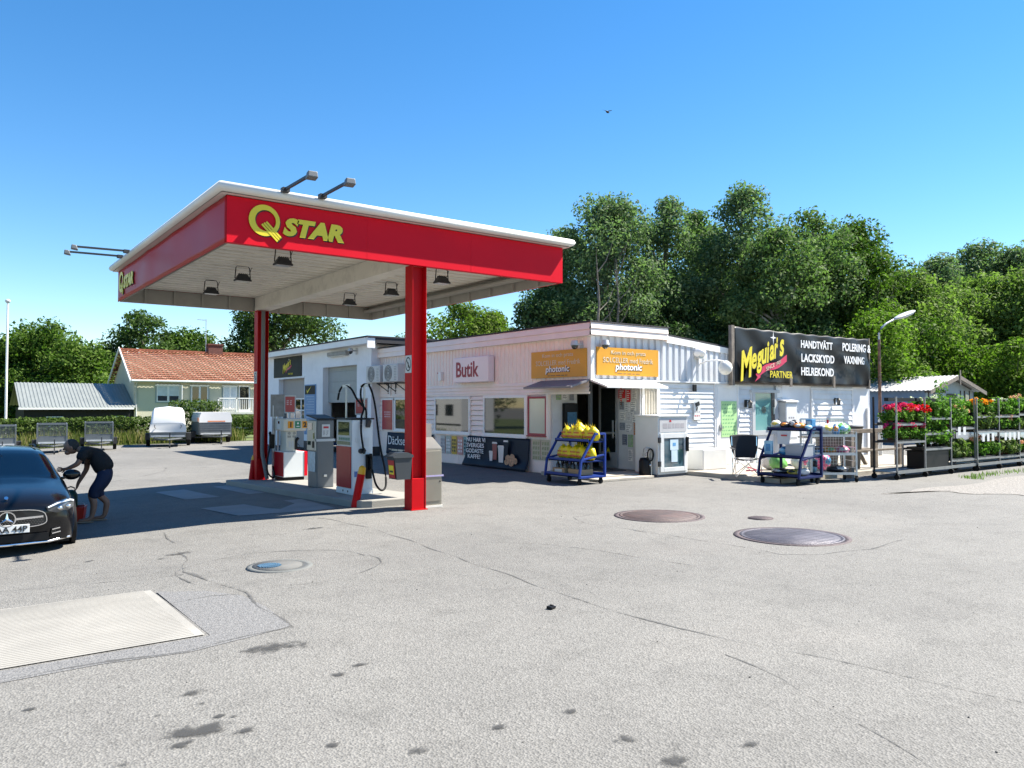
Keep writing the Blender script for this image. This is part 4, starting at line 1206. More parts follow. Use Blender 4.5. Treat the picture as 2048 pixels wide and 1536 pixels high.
# near pump: narrow display side to the left, broad white side with hoses to the right
x0, x1, y0, y1 = 6.03, 6.44, 12.86, 13.5
zb = iz(13.1)
t = thing('fuel_pump', 'near white and red fuel pump with two tall hose masts', 'fuel pump', (6.25, 13.2, zb))
b = MB(); b.box(x0, x1, y0, y1, zb, zb + 1.34); b.box(x0 - .01, x1 + .01, y0 - .01, y1 + .01, zb, zb + .1); b.build('cabinet', PW, t, bevel=.012)
b = MB(); b.box(x0 - .02, x1 + .02, y0 - .02, y1 + .02, zb + 1.345, zb + 1.37); b.build('lid', BLACK, t, bevel=.006)
b = MB(); b.box(x0 - .016, x0 - .002, y0 + .02, y1 - .02, zb + .12, zb + .86); b.build('red_panel', PR, t)
b = MB(); b.box(x0 - .014, x0 - .002, y0 + .02, y1 - .02, zb + .88, zb + 1.33); b.build('display_panel', M('pump_grey', (.4, .42, .42), .35, var=.1), t)
b = MB(); b.box(x0 - .02, x0 - .0145, y0 + .08, y1 - .1, zb + 1.06, zb + 1.3); b.build('display', GLASS, t)
b = MB()
for i in range(6):
    b.box(x0 - .02, x0 - .0145, y0 + .07 + i * .08, y0 + .12 + i * .08, zb + .97, zb + 1.02)
b.build('button', M('button_green', (.06, .2, .14), .4), t)
b = MB(); b.box(x0 - .019, x0 - .0145, y0 + .05, y1 - .05, zb + .89, zb + .95); b.build('price_panel', LCD, t)
b = MB(); b.box(6.1, 6.16, y0 - .008, y0, zb + .93, zb + 1.02); b.box(6.26, 6.36, y0 - .006, y0, zb + .86, zb + 1.02); b.build('sticker', PAPER, t)
b = MB(); b.box(6.08, 6.14, y0 - .007, y0 - .001, zb + .32, zb + .42); b.build('sticker', M('sticker_blue', (.08, .16, .4), .5), t)
b = MB(); b.box(6.29, 6.4, y0 - .06, y0, zb + .28, zb + .72); b.build('holster', BLACK, t, bevel=.015)
nozzle(t, (6.36, y0 - .09, zb + .6), (-.5, -.8, 0))
STK = M('mast', (.4, .42, .42), .35, metal=.7)
for (mx, my) in ((6.12, 13.3), (6.36, 13.05)):
    b = MB(); b.cyl((mx, my, zb + 1.36), (mx, my, zb + 1.95), .018, n=10); b.bar((mx - .05, my + .05, zb + 1.95), (mx + .05, my - .05, zb + 1.97), .04, .05); b.build('hose_mast', STK, t)
HOSE = M('hose', (.006, .006, .007), .6, spec=.2)
def hose(par, pts, r=.019):
    P = [Vector(p) for p in pts]
    fine = []
    for i in range(len(P) - 1):
        p0, p1, p2, p3 = P[max(i - 1, 0)], P[i], P[i + 1], P[min(i + 2, len(P) - 1)]
        for k in range(6):
            u = k / 6
            fine.append(.5 * ((2 * p1) + (p2 - p0) * u + (2 * p0 - 5 * p1 + 4 * p2 - p3) * u * u + (3 * p1 - p0 - 3 * p2 + p3) * u ** 3))
    fine.append(P[-1])
    b = MB(); b.tube(fine, r, 8)
    return b.build('hose', HOSE, par)
hose(t, [(6.02, 13.45, zb + 1.7), (6.04, 13.4, zb + 1.88), (6.1, 13.32, zb + 1.97), (6.18, 13.22, zb + 1.9), (6.24, 13.12, zb + 1.72), (6.3, 13.02, zb + 1.6), (6.34, 12.95, zb + 1.52), (6.34, 12.92, zb + 1.34)])
hose(t, [(6.25, 12.84, zb + .8), (6.22, 12.8, zb + .84), (6.18, 12.8, zb + 1.1), (6.2, 12.84, zb + 1.3), (6.24, 12.9, zb + 1.42), (6.3, 12.95, zb + 1.55), (6.28, 13.03, zb + 1.75), (6.3, 13.05, zb + 1.93), (6.37, 13.04, zb + 1.985), (6.46, 13.02, zb + 1.93), (6.54, 12.98, zb + 1.6), (6.6, 12.9, zb + .9), (6.66, 12.8, zb + .4), (6.62, 12.7, zb + .14), (6.5, 12.64, zb + .08), (6.4, 12.66, zb + .2), (6.36, 12.72, zb + .45)])
b = MB(); b.cyl((6.2, 12.845, zb + .78), (6.2, 12.86, zb + .78), .045, n=16); b.bar((6.25, 12.8, zb + .76), (6.25, 12.86, zb + .8), .04, .08); b.bar((6.33, 12.86, zb + 1.22), (6.33, 12.8, zb + 1.34), .07, .09); b.build('hose_fitting', DARKG, t)
b = MB(); b.cyl((6.12, y0 - .004, zb + .06), (6.12, y0, zb + .06), .015, n=10); b.cyl((x0 - .004, 13.0, zb + .06), (x0 - .013, 13.0, zb + .06), .02, n=10); b.cyl((x0 - .004, 13.2, zb + .06), (x0 - .013, 13.2, zb + .06), .02, n=10); b.build('bolt', BLACK, t)
def standsign(label, p, xd, w_, h_, zc, mat, post=True):
    p = Vector(p); xd = Vector(xd); nd = xd.cross(Z)
    t = thing('notice_holder', label, 'sign', p)
    c = Vector((p.x, p.y, zc))
    b = MB(); b.prism([c + xd * i * (w_ / 2 + .02) + Z * j * (h_ / 2 + .03) for i, j in ((-1, -1), (1, -1), (1, 1), (-1, 1))], nd * -.02); b.bar((p.x, p.y, p.z), c - Z * h_ / 2, .05, .02); b.build('frame', LGREY, t)
    b = MB(); b.prism([c + xd * i * w_ / 2 + Z * j * h_ / 2 for i, j in ((-1, -1), (1, -1), (1, 1), (-1, 1))], nd * .006); b.build('sheet', mat, t)
    smallprint(t, c + nd * .008 + Z * .04, xd, w_ * .7, h_ * .35, 3, M('pink_print', (.6, .4, .42), .6))
REDPOST = M('red_poster', (.42, .06, .06), .4, var=.08)
standsign('red notice in a grey holder on top of the near fuel pump', (6.42, 13.3, zb + 1.37), (.75, -.66, 0), .2, .26, zb + 1.58, REDPOST)
# payment terminal
x0, x1, y0, y1 = 6.2, 6.56, 14.83, 15.3
zb = iz(15)
t = thing('payment_terminal', 'dark grey card payment terminal standing between the two fuel pumps', 'payment terminal', (6.38, 15.05, zb))
b = MB(); b.box(x0, x1, y0, y1, zb, zb + 1.36); b.build('cabinet', GREY, t, bevel=.02)
b = MB(); b.prism([(x0 - .02, y0 - .03, zb + 1.365), (x1 + .02, y0 - .03, zb + 1.365), (x1 + .02, y1 + .05, zb + 1.44), (x0 - .02, y1 + .05, zb + 1.44)], (0, 0, .025)); b.build('lid', BLACK, t)
b = MB(); b.box(x0 - .03, x0, y0 + .03, y1 - .03, zb + .75, zb + 1.34); pf = b.build('front_plate', M('front_steel', (.3, .33, .35), .3, metal=.6, var=.1), t)
b = MB(); b.box(x0 - .034, x0 - .03, y0 + .16, y1 - .08, zb + 1.16, zb + 1.3); b.build('screen', GLASS, pf)
b = MB(); b.box(x0 - .034, x0 - .03, y0 + .06, y0 + .13, zb + .98, zb + 1.1); b.build('card_slot', GLASS, pf)
b = MB(); b.box(x0 - .034, x0 - .03, y0 + .25, y1 - .06, zb + .85, zb + .93); b.build('receipt_slot', GLASS, pf)
b = MB(); b.box(x0 - .04, x0 - .03, y0 + .08, y0 + .16, zb + .8, zb + .93); b.build('keypad', BLACK, pf)
b = MB(); b.box(x0 - .015, x0 - .004, y0 + .06, y1 - .04, zb + .32, zb + .72); b.build('sticker', M('sticker_pale', (.42, .5, .55), .4, var=.2, scale=14), t)
b = MB(); b.box(x0 - .02, x1 + .02, y0 - .02, y0 - .003, zb + .93, zb + .98); b.build('rail', LGREY, t)
b = MB(); b.box(6.3, 6.47, y0 - .008, y0 - .001, zb + 1.02, zb + 1.27); nt = b.build('notice', PAPER, t)
b = MB(); b.box(6.33, 6.44, y0 - .011, y0 - .0085, zb + 1.19, zb + 1.23); b.build('header', M('red_print', (.5, .03, .04), .6), nt)
smallprint(nt, (6.385, y0 - .0095, zb + 1.1), X, .12, .1, 4, PRINT)
b = MB(); b.box(6.34, 6.41, y0 - .02, y0 - .001, zb + .22, zb + .27); b.build('lock', STEEL, t, bevel=.005)
# far pump: red/white lower cabinet, pale head with numbers
x0, x1, y0, y1 = 6.47, 7.02, 17.38, 18.0
zb = iz(17.6)
t = thing('fuel_pump', 'far fuel pump with orange number plates and red lower cabinet', 'fuel pump', (6.75, 17.7, zb))
b = MB(); b.box(x0, x1 - .02, y0, y1, zb + .08, zb + .66); b.build('cabinet', PW, t, bevel=.012)
b = MB(); b.box(x0 + .02, x1 - .05, y0 + .03, y1 - .03, zb, zb + .08); b.build('plinth', BLACK, t)
b = MB(); b.box(x0 - .012, x0, y0 + .01, y1 - .01, zb + .1, zb + .65); b.build('red_panel', PR, t)
b = MB(); b.box(x1 - .06, x1 + .01, y0 - .012, y1, zb + .1, zb + .66); b.build('red_panel', RED, t)
b = MB(); b.box(x0 + .1, x1 - .2, y0 + .12, y1 - .12, zb + .66, zb + 1.14); b.build('neck', M('pump_cream', (.55, .54, .48), .4, var=.05), t, bevel=.01)
b = MB(); b.box(x0, x1, y0 + .02, y1 - .02, zb + 1.14, zb + 1.42); hd = b.build('head', M('pump_cream', (.55, .54, .48), .4), t, bevel=.02)
ORP = M('orange_plate', (.75, .3, .01), .5, var=.05); GRP = M('green_plate', (.01, .2, .1), .5, var=.05)
for i, (u, mt, s) in enumerate(((.1, ORP, '1'), (.27, GRP, None), (.44, ORP, '2'))):
    b = MB(); b.box(x0 + u, x0 + u + .13, y0 + .012, y0 + .019, zb + 1.2, zb + 1.36); p = b.build('number_plate', mt, hd)
    if s:
        text(s, p, (x0 + u + .065, y0 + .011, zb + 1.28), X, Z, .12, LETK, bold=.04)
    else:
        b = MB(); b.cyl((x0 + u + .065, y0 + .011, zb + 1.31), (x0 + u + .065, y0 + .008, zb + 1.31), .022, n=12); b.box(x0 + u + .03, x0 + u + .1, y0 + .008, y0 + .011, zb + 1.23, zb + 1.25); b.build('emblem', LETW, p)
b = MB(); b.box(x0 - .01, x0, y0 + .18, y1 - .18, zb + 1.18, zb + 1.38); b.build('display', PAPER, hd)
b = MB(); b.box(x0 - .014, x0 - .01, y0 + .25, y0 + .35, zb + 1.3, zb + 1.36); b.build('screen', GLASS, hd)
for k in (0, 1):
    b = MB(); b.cyl((x0 + .17 + k * .12, y0 + .115, zb + 1.08), (x0 + .17 + k * .12, y0 + .11, zb + 1.08), .035, n=14); b.box(x0 + .13 + k * .12, x0 + .21 + k * .12, y0 + .112, y0 + .119, zb + .98, zb + 1.03); b.build('label_plate', M('label_grey', (.3, .3, .28), .5, var=.2, scale=30), t)
    b = MB(); b.box(x0 + .16 + k * .07, x0 + .21 + k * .07, y0 + .112, y0 + .119, zb + .76, zb + .9); b.build('vent', LGREY, t)
b = MB()
for (px, py) in ((x0 - .02, y1 + .02), (x0 + .03, y1 + .06), (x0 + .1, y1 + .02)):
    b.box(px - .018, px + .018, py - .018, py + .018, zb, zb + 1.72)
b.build('mast', M('mast_pale', (.5, .52, .54), .35, metal=.4), t)
b = MB(); b.box(x0 - .12, x0 - .02, y1 - .1, y1 + .02, zb + .72, zb + 1.05); b.build('holster', BLACK, t, bevel=.02)
nozzle(t, (x0 - .13, y1 - .12, zb + .98), (-.6, -.8, 0)); nozzle(t, (x1 - .22, y0 + .1, zb + .86), (.8, -.6, 0))
hose(t, [(x0 - .13, y1 - .12, zb + .8), (x0 - .2, y1 - .14, zb + .5), (x0 - .22, y1 - .2, zb + .2), (x0 - .12, y1 - .25, zb + .06), (x0 - .02, y1 - .1, zb + .14), (x0 - .03, y1 + .0, zb + .3)])
standsign('red and grey notice board on masts above the far fuel pump', (6.75, 17.75, zb + 1.42), (.8, -.6, 0), .22, .36, zb + 1.75, REDPOST)
b = MB(); c = Vector((6.52, 17.95, zb + 1.72)); xd = Vector((.8, -.6, 0)); b.prism([c + xd * i * .16 + Z * j * .26 for i, j in ((-1, -1), (1, -1), (1, 1), (-1, 1))], xd.cross(Z) * -.03); b.build('side_plate', M('grubby_plate', (.26, .25, .24), .5, var=.25, scale=6, dirt=.5), t)
# leaning bollards
def bollard(label, p, top):
    p, top = Vector(p), Vector(top)
    t = thing('bollard', label, 'bollard', p, group='red bollards at the island ends')
    m_ = p.lerp(top, .8)
    b = MB(); b.cyl(p, m_, .066, n=18); b.build('post', REDP, t)
    b = MB(); b.cyl(m_, p.lerp(top, .96), .0665, .055, n=18); b.cyl(p.lerp(top, .96), top, .055, .02, n=18); b.build('cap', M('yellow_cap', (.75, .38, .01), .45, var=.1), t)
bollard('leaning red bollard with yellow tip in front of the near pump', (5.66, 11.95, -.03), (5.78, 11.9, .66))
bollard('red bollard with yellow tip beside the far red column', (6.08, 18.42, -.12), (6.16, 18.44, .5))
# bin hung on the column, stainless cabinet behind it
t = thing('litter_bin', 'dark grey bin with yellow and red sticker hung on the near red column', 'bin', (5.98, 10.95, .5))
b = MB(); b.prism([(5.84, 10.83, .5), (6.08, 10.83, .5), (6.11, 10.83, .84), (5.8, 10.83, .84)], (0, .26, 0)); b.build('body', M('bin_grey', (.03, .034, .038), .5, var=.1), t, bevel=.015)
b = MB(); b.prism([(5.78, 10.81, .84), (6.12, 10.81, .84), (6.12, 10.81, .88), (6.03, 10.81, .92), (5.86, 10.81, .92), (5.76, 10.81, .86)], (0, .3, 0)); b.build('lid', M('bin_lid', (.04, .045, .05), .45, var=.1), t, bevel=.015)
b = MB(); b.prism([(5.828, 10.86, .52), (5.828, 11.05, .52), (5.80, 11.05, .8), (5.80, 10.86, .8)], (-.006, 0, 0)); s_ = b.build('sticker', M('red_label', (.4, .02, .02), .5), t)
b = MB(); b.prism([(5.818, 10.88, .58), (5.818, 11.03, .58), (5.803, 11.03, .72), (5.803, 10.88, .72)], (-.006, 0, 0)); b.build('label', M('yellow_label', (.75, .6, .03), .5), s_)
b = MB(); b.prism([(5.813, 10.9, .61), (5.813, 11.01, .61), (5.811, 11.01, .64), (5.811, 10.9, .64)], (-.007, 0, 0)); b.build('print', LETK, s_)
t = thing('service_cabinet', 'stainless steel service cabinet with sloping shoulders strapped to the near column', 'cabinet', (6.6, 11.12, 0))
SS = M('stainless', (.27, .245, .2), .38, metal=.6, var=.08, scale=3, dirt=.2, dcol=(.35, .33, .3))
b = MB(); b.box(6.42, 6.76, 11.0, 11.3, .03, .96); b.build('body', SS, t, bevel=.01)
b = MB(); b.box(6.41, 6.77, 10.99, 11.31, 0, .035); b.build('plinth', M('plinth_pale', (.6, .58, .52), .6), t)
b = MB()
lo = [(6.42, 11.0, .96), (6.76, 11.0, .96), (6.76, 11.3, .96), (6.42, 11.3, .96)]; hi = [(6.48, 11.06, 1.14), (6.62, 11.06, 1.14), (6.62, 11.24, 1.14), (6.48, 11.24, 1.14)]
b.add(lo + hi, [(0, 1, 5, 4), (1, 2, 6, 5), (2, 3, 7, 6), (3, 0, 4, 7), (4, 5, 6, 7)]); b.build('hood', SS, t)
b = MB(); b.box(6.45, 6.73, 10.988, 11.0, .1, .92); b.build('door', SS, t, bevel=.004)
b = MB(); b.box(6.4, 6.62, 11.1, 11.24, 1.14, 1.36); b.build('dispenser', M('dispenser_grey', (.22, .22, .2), .4), t)
b = MB(); b.box(6.38, 6.5, 11.07, 11.095, 1.25, 1.36); b.build('label', PAPER, t); b = MB(); b.box(6.38, 6.5, 11.068, 11.094, 1.13, 1.248); b.build('label', REDP, t)
b = MB(); b.box(6.1, 6.78, 10.975, 10.985, .5, .525); b.box(6.775, 6.785, 10.985, 11.31, .5, .525); b.build('strap', M('strap', (.35, .32, .5), .5), t)
b = MB(); b.cyl((6.715, 10.98, .42), (6.715, 10.99, .42), .012, n=10); b.build('lock', BLACK, t)

# ---------------------------------------------------------------- big banner on the roof edge
BY = 13.07
t = thing('car_care_banner', 'long black car care banner with gold lettering on a frame above the gable', 'banner', (20.5, BY, 2.25))
b = MB()
def ban(u, v):
    return Vector((17.1 + 6.78 * u, BY - .03 * math.sin(u * 13 + v * 4) * math.sin(v * 3.1) - .016 * math.sin(u * 37 + v * 9) - .03 * (1 - v) ** 3 * math.sin(u * 50), 2.29 + 1.47 * v + .012 * math.sin(u * 60) * (v > .95) - .02 * math.sin(math.pi * u)))
b.grid(ban, 90, 24); b.build('cloth', M('banner_black', (.016, .017, .019), .45, spec=.3, var=.15, scale=1.2), t, solid=.006)
b = MB(); b.box(16.98, 17.1, BY - .02, BY + .08, 2.2, 3.8); b.box(23.86, 23.92, BY - .02, BY + .08, 2.2, 3.8); b.box(17.1, 23.86, BY + .05, BY + .1, 3.68, 3.74); b.box(17.1, 23.86, BY + .05, BY + .1, 2.24, 2.3)
for x in (19.5, 21.7):
    b.box(x, x + .1, BY - .09, BY - .06, 2.2, 2.55); b.bar((x, BY + .1, 3.5), (x, GY + 1.2, 2.4), .05)
b.build('frame', WOODG, t)
text('HANDTVÄTT', t, (20.83, BY - .1, 3.46), X, Z, .27, LETW, wid=1.63, bold=.025)
text('LACKSKYDD', t, (20.88, BY - .1, 3.04), X, Z, .24, LETW, wid=1.7, bold=.025)
text('HELREKOND', t, (20.84, BY - .11, 2.65), X, Z, .24, LETW, wid=1.68, bold=.025)
text('POLERING &', t, (23.0, BY - .1, 3.45), X, Z, .25, LETW, wid=1.62, bold=.025)
text('VAXNING', t, (22.85, BY - .1, 3.06), X, Z, .24, LETW, wid=1.18, bold=.025)
script_logo(t, (18.35, BY - .1, 2.83), X, 2.1)
text('PARTNER', t, (19.05, BY - .11, 2.53), X, Z, .19, YEL, wid=1.05, bold=.012)
# rusty lamp post
t = thing('street_lamp', 'rusty lamp post with pale lamp head at the right end of the black banner', 'street lamp', (23.98, 12.78, 0))
b = MB(); b.cyl((23.98, 12.78, .0), (23.98, 12.78, 1.3), .06, n=14); b.build('base_tube', M('post_white', (.6, .6, .58), .5, var=.1, dirt=.3), t)
b = MB(); b.cyl((23.98, 12.78, 1.3), (23.98, 12.78, 3.75), .05, .045, n=14); b.build('shaft', M('rusty_shaft', (.22, .12, .08), .7, metal=.3, var=.5, scale=8, dirt=.6, dcol=(.35, .35, .33)), t)
b = MB(); b.tube([(23.98, 12.78, 3.7), (23.98, 12.78, 3.95), (24.05, 12.74, 4.12), (24.25, 12.68, 4.27), (24.6, 12.6, 4.42)], .03, 10); b.build('arm', GALV, t)
b = MB(); b.ell((25.05, 12.5, 4.58), (.55, .16, .07), 0, 18, 9, rot=(0, R(-18), R(-8))); b.build('lamp_head', LGREY, t)
b = MB(); b.ell((25.1, 12.48, 4.555), (.42, .12, .05), 0, 16, 8, rot=(0, R(-18), R(-8))); b.build('lens', M('led_lens', (.5, .52, .55), .1, spec=.8), t)
# ---------------------------------------------------------------- ice cabinet, chest, pump machine, chair
t = thing('ice_freezer', 'white ice freezer cabinet with glass front beside the shop entrance', 'freezer', (14.0, 12.85, .04))
b = MB(); b.box(13.5, 14.52, 12.46, 13.2, .06, 1.4); b.build('body', M('freezer_white', (.66, .67, .66), .35, var=.05, dirt=.2, dcol=(.4, .4, .4)), t, bevel=.015)
b = MB(); b.box(13.47, 14.55, 12.42, 13.2, 1.4, 1.44); b.build('lid', WHITE, t, bevel=.01)
b = MB(); b.box(13.54, 14.46, 12.445, 12.458, 1.05, 1.36); sg = b.build('header', M('header_grey', (.5, .49, .49), .4, var=.08, scale=4), t)
smallprint(sg, (14.02, 12.442, 1.19), X, .74, .18, 1, M('faded_print', (.36, .34, .35), .6))
b = MB(); b.prism([(13.86, 12.443, 1.28), (13.94, 12.443, 1.28), (13.91, 12.443, 1.33), (13.88, 12.443, 1.33)], (0, -.002, 0)); b.build('mark', REDP, sg)
b = MB(); b.box(13.54, 13.66, 12.42, 12.458, .12, 1.01); b.box(14.36, 14.46, 12.42, 12.458, .12, 1.01); b.box(13.66, 14.36, 12.42, 12.458, .12, .22); b.box(13.66, 14.36, 12.42, 12.458, .9, 1.01); dr = b.build('door', M('freezer_white2', (.66, .67, .66), .35), t, bevel=.006)
b = MB(); b.box(13.66, 14.36, 12.44, 12.455, .22, .9); b.build('pane', M('blue_pane', (.05, .1, .13), .05, var=.5, scale=2.5, spec=.9), dr)
b = MB(); b.box(13.88, 14.16, 12.432, 12.438, .62, .87); b.box(13.92, 14.13, 12.432, 12.438, .34, .615); b.build('notice', M('pale_notice', (.5, .62, .7), .6), dr)
b = MB(); b.box(13.97, 14.07, 12.428, 12.431, .72, .79); b.build('print', M('print_blue', (.1, .3, .55), .6), dr)
b = MB(); b.box(14.4, 14.46, 12.36, 12.42, .58, .92); b.build('handle', BLACK, t, bevel=.01)
b = MB()
for z in (.25, .8):
    b.box(13.48, 13.54, 12.4, 12.45, z, z + .12)
b.build('hinge', DARKG, t)
b = MB(); b.box(13.5, 14.5, 12.5, 13.2, 0, .06); b.build('plinth', M('plinth_grey', (.15, .15, .16), .7), t)
t = thing('air_machine', 'small dark air and water machine with coiled hose beside the ice freezer', 'machine', (13.3, 12.62, 0))
b = MB(); b.lathe((13.28, 12.68, .0), [(.001, .02), (.11, .02), (.13, .06), (.13, .38), (.1, .45), (.001, .46)], 16); b.build('tank', BLACK, t)
b = MB(); b.tube([(13.42, 12.6, .02), (13.42, 12.6, .55), (13.4, 12.6, .66), (13.3, 12.62, .7), (13.22, 12.64, .66), (13.2, 12.66, .5)], .018, 8); b.build('frame', STEEL, t)
b = MB()
for k in range(5):
    b.tube([(13.33 + .1 * math.cos(a) + k * .012, 12.55 + k * .008, .52 + .14 * math.sin(a)) for a in [i * math.pi / 8 for i in range(17)]], .013, 6)
b.build('hose', RUBBER, t)
b = MB(); b.cyl((13.24, 12.6, .3), (13.36, 12.58, .28), .03, n=10); b.cyl((13.3, 12.62, .48), (13.3, 12.62, .56), .05, n=12); b.build('gauge', CHROME, t)
tag(MB().box(14.95, 15.85, 12.35, 13.05, .1, .6).build('chest', M('chest_white', (.62, .62, .6), .45, var=.06, dirt=.25, dcol=(.45, .44, .4)), bevel=.02), 'low white plastic chest on the deck edge right of the ice freezer', 'chest')
t = thing('camping_chair', 'black folding camping chair with steel legs on the deck', 'chair', (14.75, 10.95, .05), R(-44))
FAB = M('black_fabric', (.018, .02, .024), .85, var=.2, bump=.3, bscale=80)
b = MB()
def backf(u, v):
    ww = .22 + .09 * v + .03 * math.sin(v * 3)
    return Vector(((u - .5) * 2 * ww, .24 + .13 * v + .06 * (1 - (2 * u - 1) ** 2), .42 + .5 * v + .03 * (1 - (2 * u - 1) ** 2) * v))
b.grid(backf, 14, 12); b.build('backrest', FAB, t, local=True, solid=.012)
b = MB(); b.grid(lambda u, v: Vector(((u - .5) * .5, -.22 + .48 * v, .44 - .05 * math.sin(math.pi * u) - .04 * v)), 12, 8); b.build('seat', FAB, t, local=True, solid=.012)
for sx in (-1, 1):
    b = MB(); b.bar((sx * .27, -.22, .02), (-sx * .1, -.24, .42), .018); b.bar((sx * .27, .26, .02), (sx * .27, -.22, .42), .016); b.build('leg', CHROME, t, local=True)
    b = MB(); b.bar((sx * .27, -.22, .02), (sx * .3, -.22, .62), .018); b.bar((sx * .27, .26, .02), (sx * .28, .34, .9), .018); b.bar((sx * .27, .22, .02), (-sx * .25, .24, .42), .016); b.build('leg', CHROME, t, local=True)
    b = MB(); b.grid(lambda u, v: Vector((sx * (.27 + .07 * u), -.26 + .52 * v, .63 + .02 * v)), 3, 6); b.build('armrest', FAB, t, local=True, solid=.012)

# ---------------------------------------------------------------- display trolleys
def trolley(label, loc, rz, L, D, H, mat, tiers):
    t = thing('display_trolley', label, 'trolley', loc, rz)
    for x in (0, L):
        b = MB(); b.bar((x, -.02, .16), (x, D + .02, .16), .045); b.bar((x, 0, .16), (x, .05, .5), .045); b.bar((x, .05, .5), (x, D * .62, H), .045); b.bar((x, D, .16), (x, D, H), .05); b.bar((x, D * .6, H), (x, D + .02, H), .045); b.bar((x, .06, .52), (x, D, .62), .04)
        b.build('side_frame', mat, t, local=True, bevel=.006)
    for (z, y0_, y1_) in tiers:
        b = MB(); b.box(.02, L - .02, y0_, y1_, z, z + .02); b.box(.02, L - .02, y0_, y0_ + .02, z, z + .07); b.box(.02, L - .02, y1_ - .02, y1_, z, z + .07); b.build('shelf', mat, t, local=True)
    for x in (.06, L - .06):
        for y in (.06, D - .06):
            b = MB(); b.cyl((x - .018, y, .055), (x + .018, y, .055), .055, n=14); b.box(x - .03, x + .03, y - .025, y + .025, .09, .14); b.build('caster', [RUBBER], t, local=True)
    return t
RZ = R(-90)
tr1 = trolley('blue display trolley with yellow sacks in front of the entrance', (10.82, 13.3, 0), RZ, 1.12, .72, 1.06, BLUEP, ((.16, .0, .72), (.47, .08, .72), (.88, .26, .72)))
tr2 = trolley('dark blue display trolley with mixed goods right of the camping chair', (14.36, 10.36, 0), RZ, .98, .82, 1.2, M('navy_paint', (.006, .014, .075), .45, spec=.2, var=.12), ((.16, .0, .82), (.55, .06, .82), (1.12, .3, .86)))
def W(tr, x, y, z):
    return mw(tr) @ Vector((x, y, z))
SACK = M('yellow_sack', (.8, .62, .006), .45, var=.12, scale=6, bump=.5, bscale=14)
SPRINT = M('sack_print', (.6, .14, .02), .5, var=.3)
def sackproto(label, p, seed):
    t = thing('sack', label, 'sack', p, R(-100), 'yellow sacks on the blue trolley')
    rr = random.Random(seed)
    b = MB(); b.ell((0, 0, .15), (.15, .09, .16), 0, 12, 9, jit=.13, seed=seed)
    b.v = [(x * (1.15 if z < .15 else 1.0 - .1 * (z - .15) / .15), y * (1.2 if z < .12 else 1), max(0, z)) for x, y, z in b.v]
    b.build('bag', SACK, t, local=True)
    b = MB(); b.grid(lambda u, v: Vector(((u - .5) * .22, -.098 - .012 * math.cos((u - .5) * 3) + abs(v - .4) * .02, .07 + .045 * v)), 6, 2); b.grid(lambda u, v: Vector(((u - .5) * .15, -.101 - .012 * math.cos((u - .5) * 3), .16 + .03 * v)), 6, 2); b.build('print', SPRINT, t, local=True)
    b = MB()
    for k in range(7):
        a = k * .9
        b.add([(.02 * math.cos(a), .02 * math.sin(a), .29), (.02 * math.cos(a + .9), .02 * math.sin(a + .9), .29), (.07 * math.cos(a + .5), .06 * math.sin(a + .5), .36 + .02 * (k % 3))], [(0, 1, 2)])
    b.build('tied_neck', SACK, t, local=True)
    return t
sk = sackproto('yellow printed sack leaning on the upper shelf of the blue trolley', W(tr1, .16, .5, .9), 1)
sk2 = sackproto('yellow printed sack on the middle shelf of the blue trolley', W(tr1, .14, .4, .49), 2)
for i, (x, y, z, a) in enumerate(((.38, .48, .9, -95), (.6, .46, .9, -80), (.82, .5, .9, -110), (1.0, .5, .9, -75), (.5, .55, .98, -60))):
    dup(sk, W(tr1, x, y, z), R(a))
for i, (x, y, z, a) in enumerate(((.36, .36, .49, -92), (.58, .38, .49, -84), (.8, .36, .49, -104), (.98, .42, .49, -80), (.46, .58, .5, -70), (.76, .58, .5, -120))):
    dup(sk2, W(tr1, x, y, z), R(a))
def carton(name, label, cat, p, sz, rz, mat, pr=None):
    t = thing(name, label, cat, p, rz)
    b = MB(); b.box(-sz[0] / 2, sz[0] / 2, -sz[1] / 2, sz[1] / 2, 0, sz[2]); b.build('body', mat, t, local=True, bevel=.008)
    if pr:
        b = MB(); b.box(-sz[0] * .3, sz[0] * .3, -sz[1] / 2 - .004, -sz[1] / 2 - .001, sz[2] * .3, sz[2] * .8); b.build('print', pr, t, local=True)
    return t
CARD = M('cardboard', (.36, .24, .13), .8, var=.1)
for i, (x, lb) in enumerate(((.28, 'open cardboard box of small bottles at the left of the bottom trolley shelf'), (.8, 'open cardboard box of small bottles at the right of the bottom trolley shelf'))):
    c = carton('bottle_box', lb, 'box', W(tr1, x, .32, .19), (.4, .36, .12), RZ, CARD, PAPER if i == 0 else None)
    for k in range(6):
        q = (-.13 + (k % 3) * .13, -.08 + (k // 3) * .16)
        b = MB(); b.lathe((q[0], q[1], .05), [(.04, 0), (.045, .14), (.016, .19), (.016, .23), (.001, .23)], 12); bo = b.build('bottle', M('dark_bottle', (.03, .02, .01), .2, spec=.7), c, local=True)
        b = MB(); b.cyl((q[0], q[1], .27), (q[0], q[1], .3), .02, n=10); b.build('bottle_cap', YEL, bo, local=True)
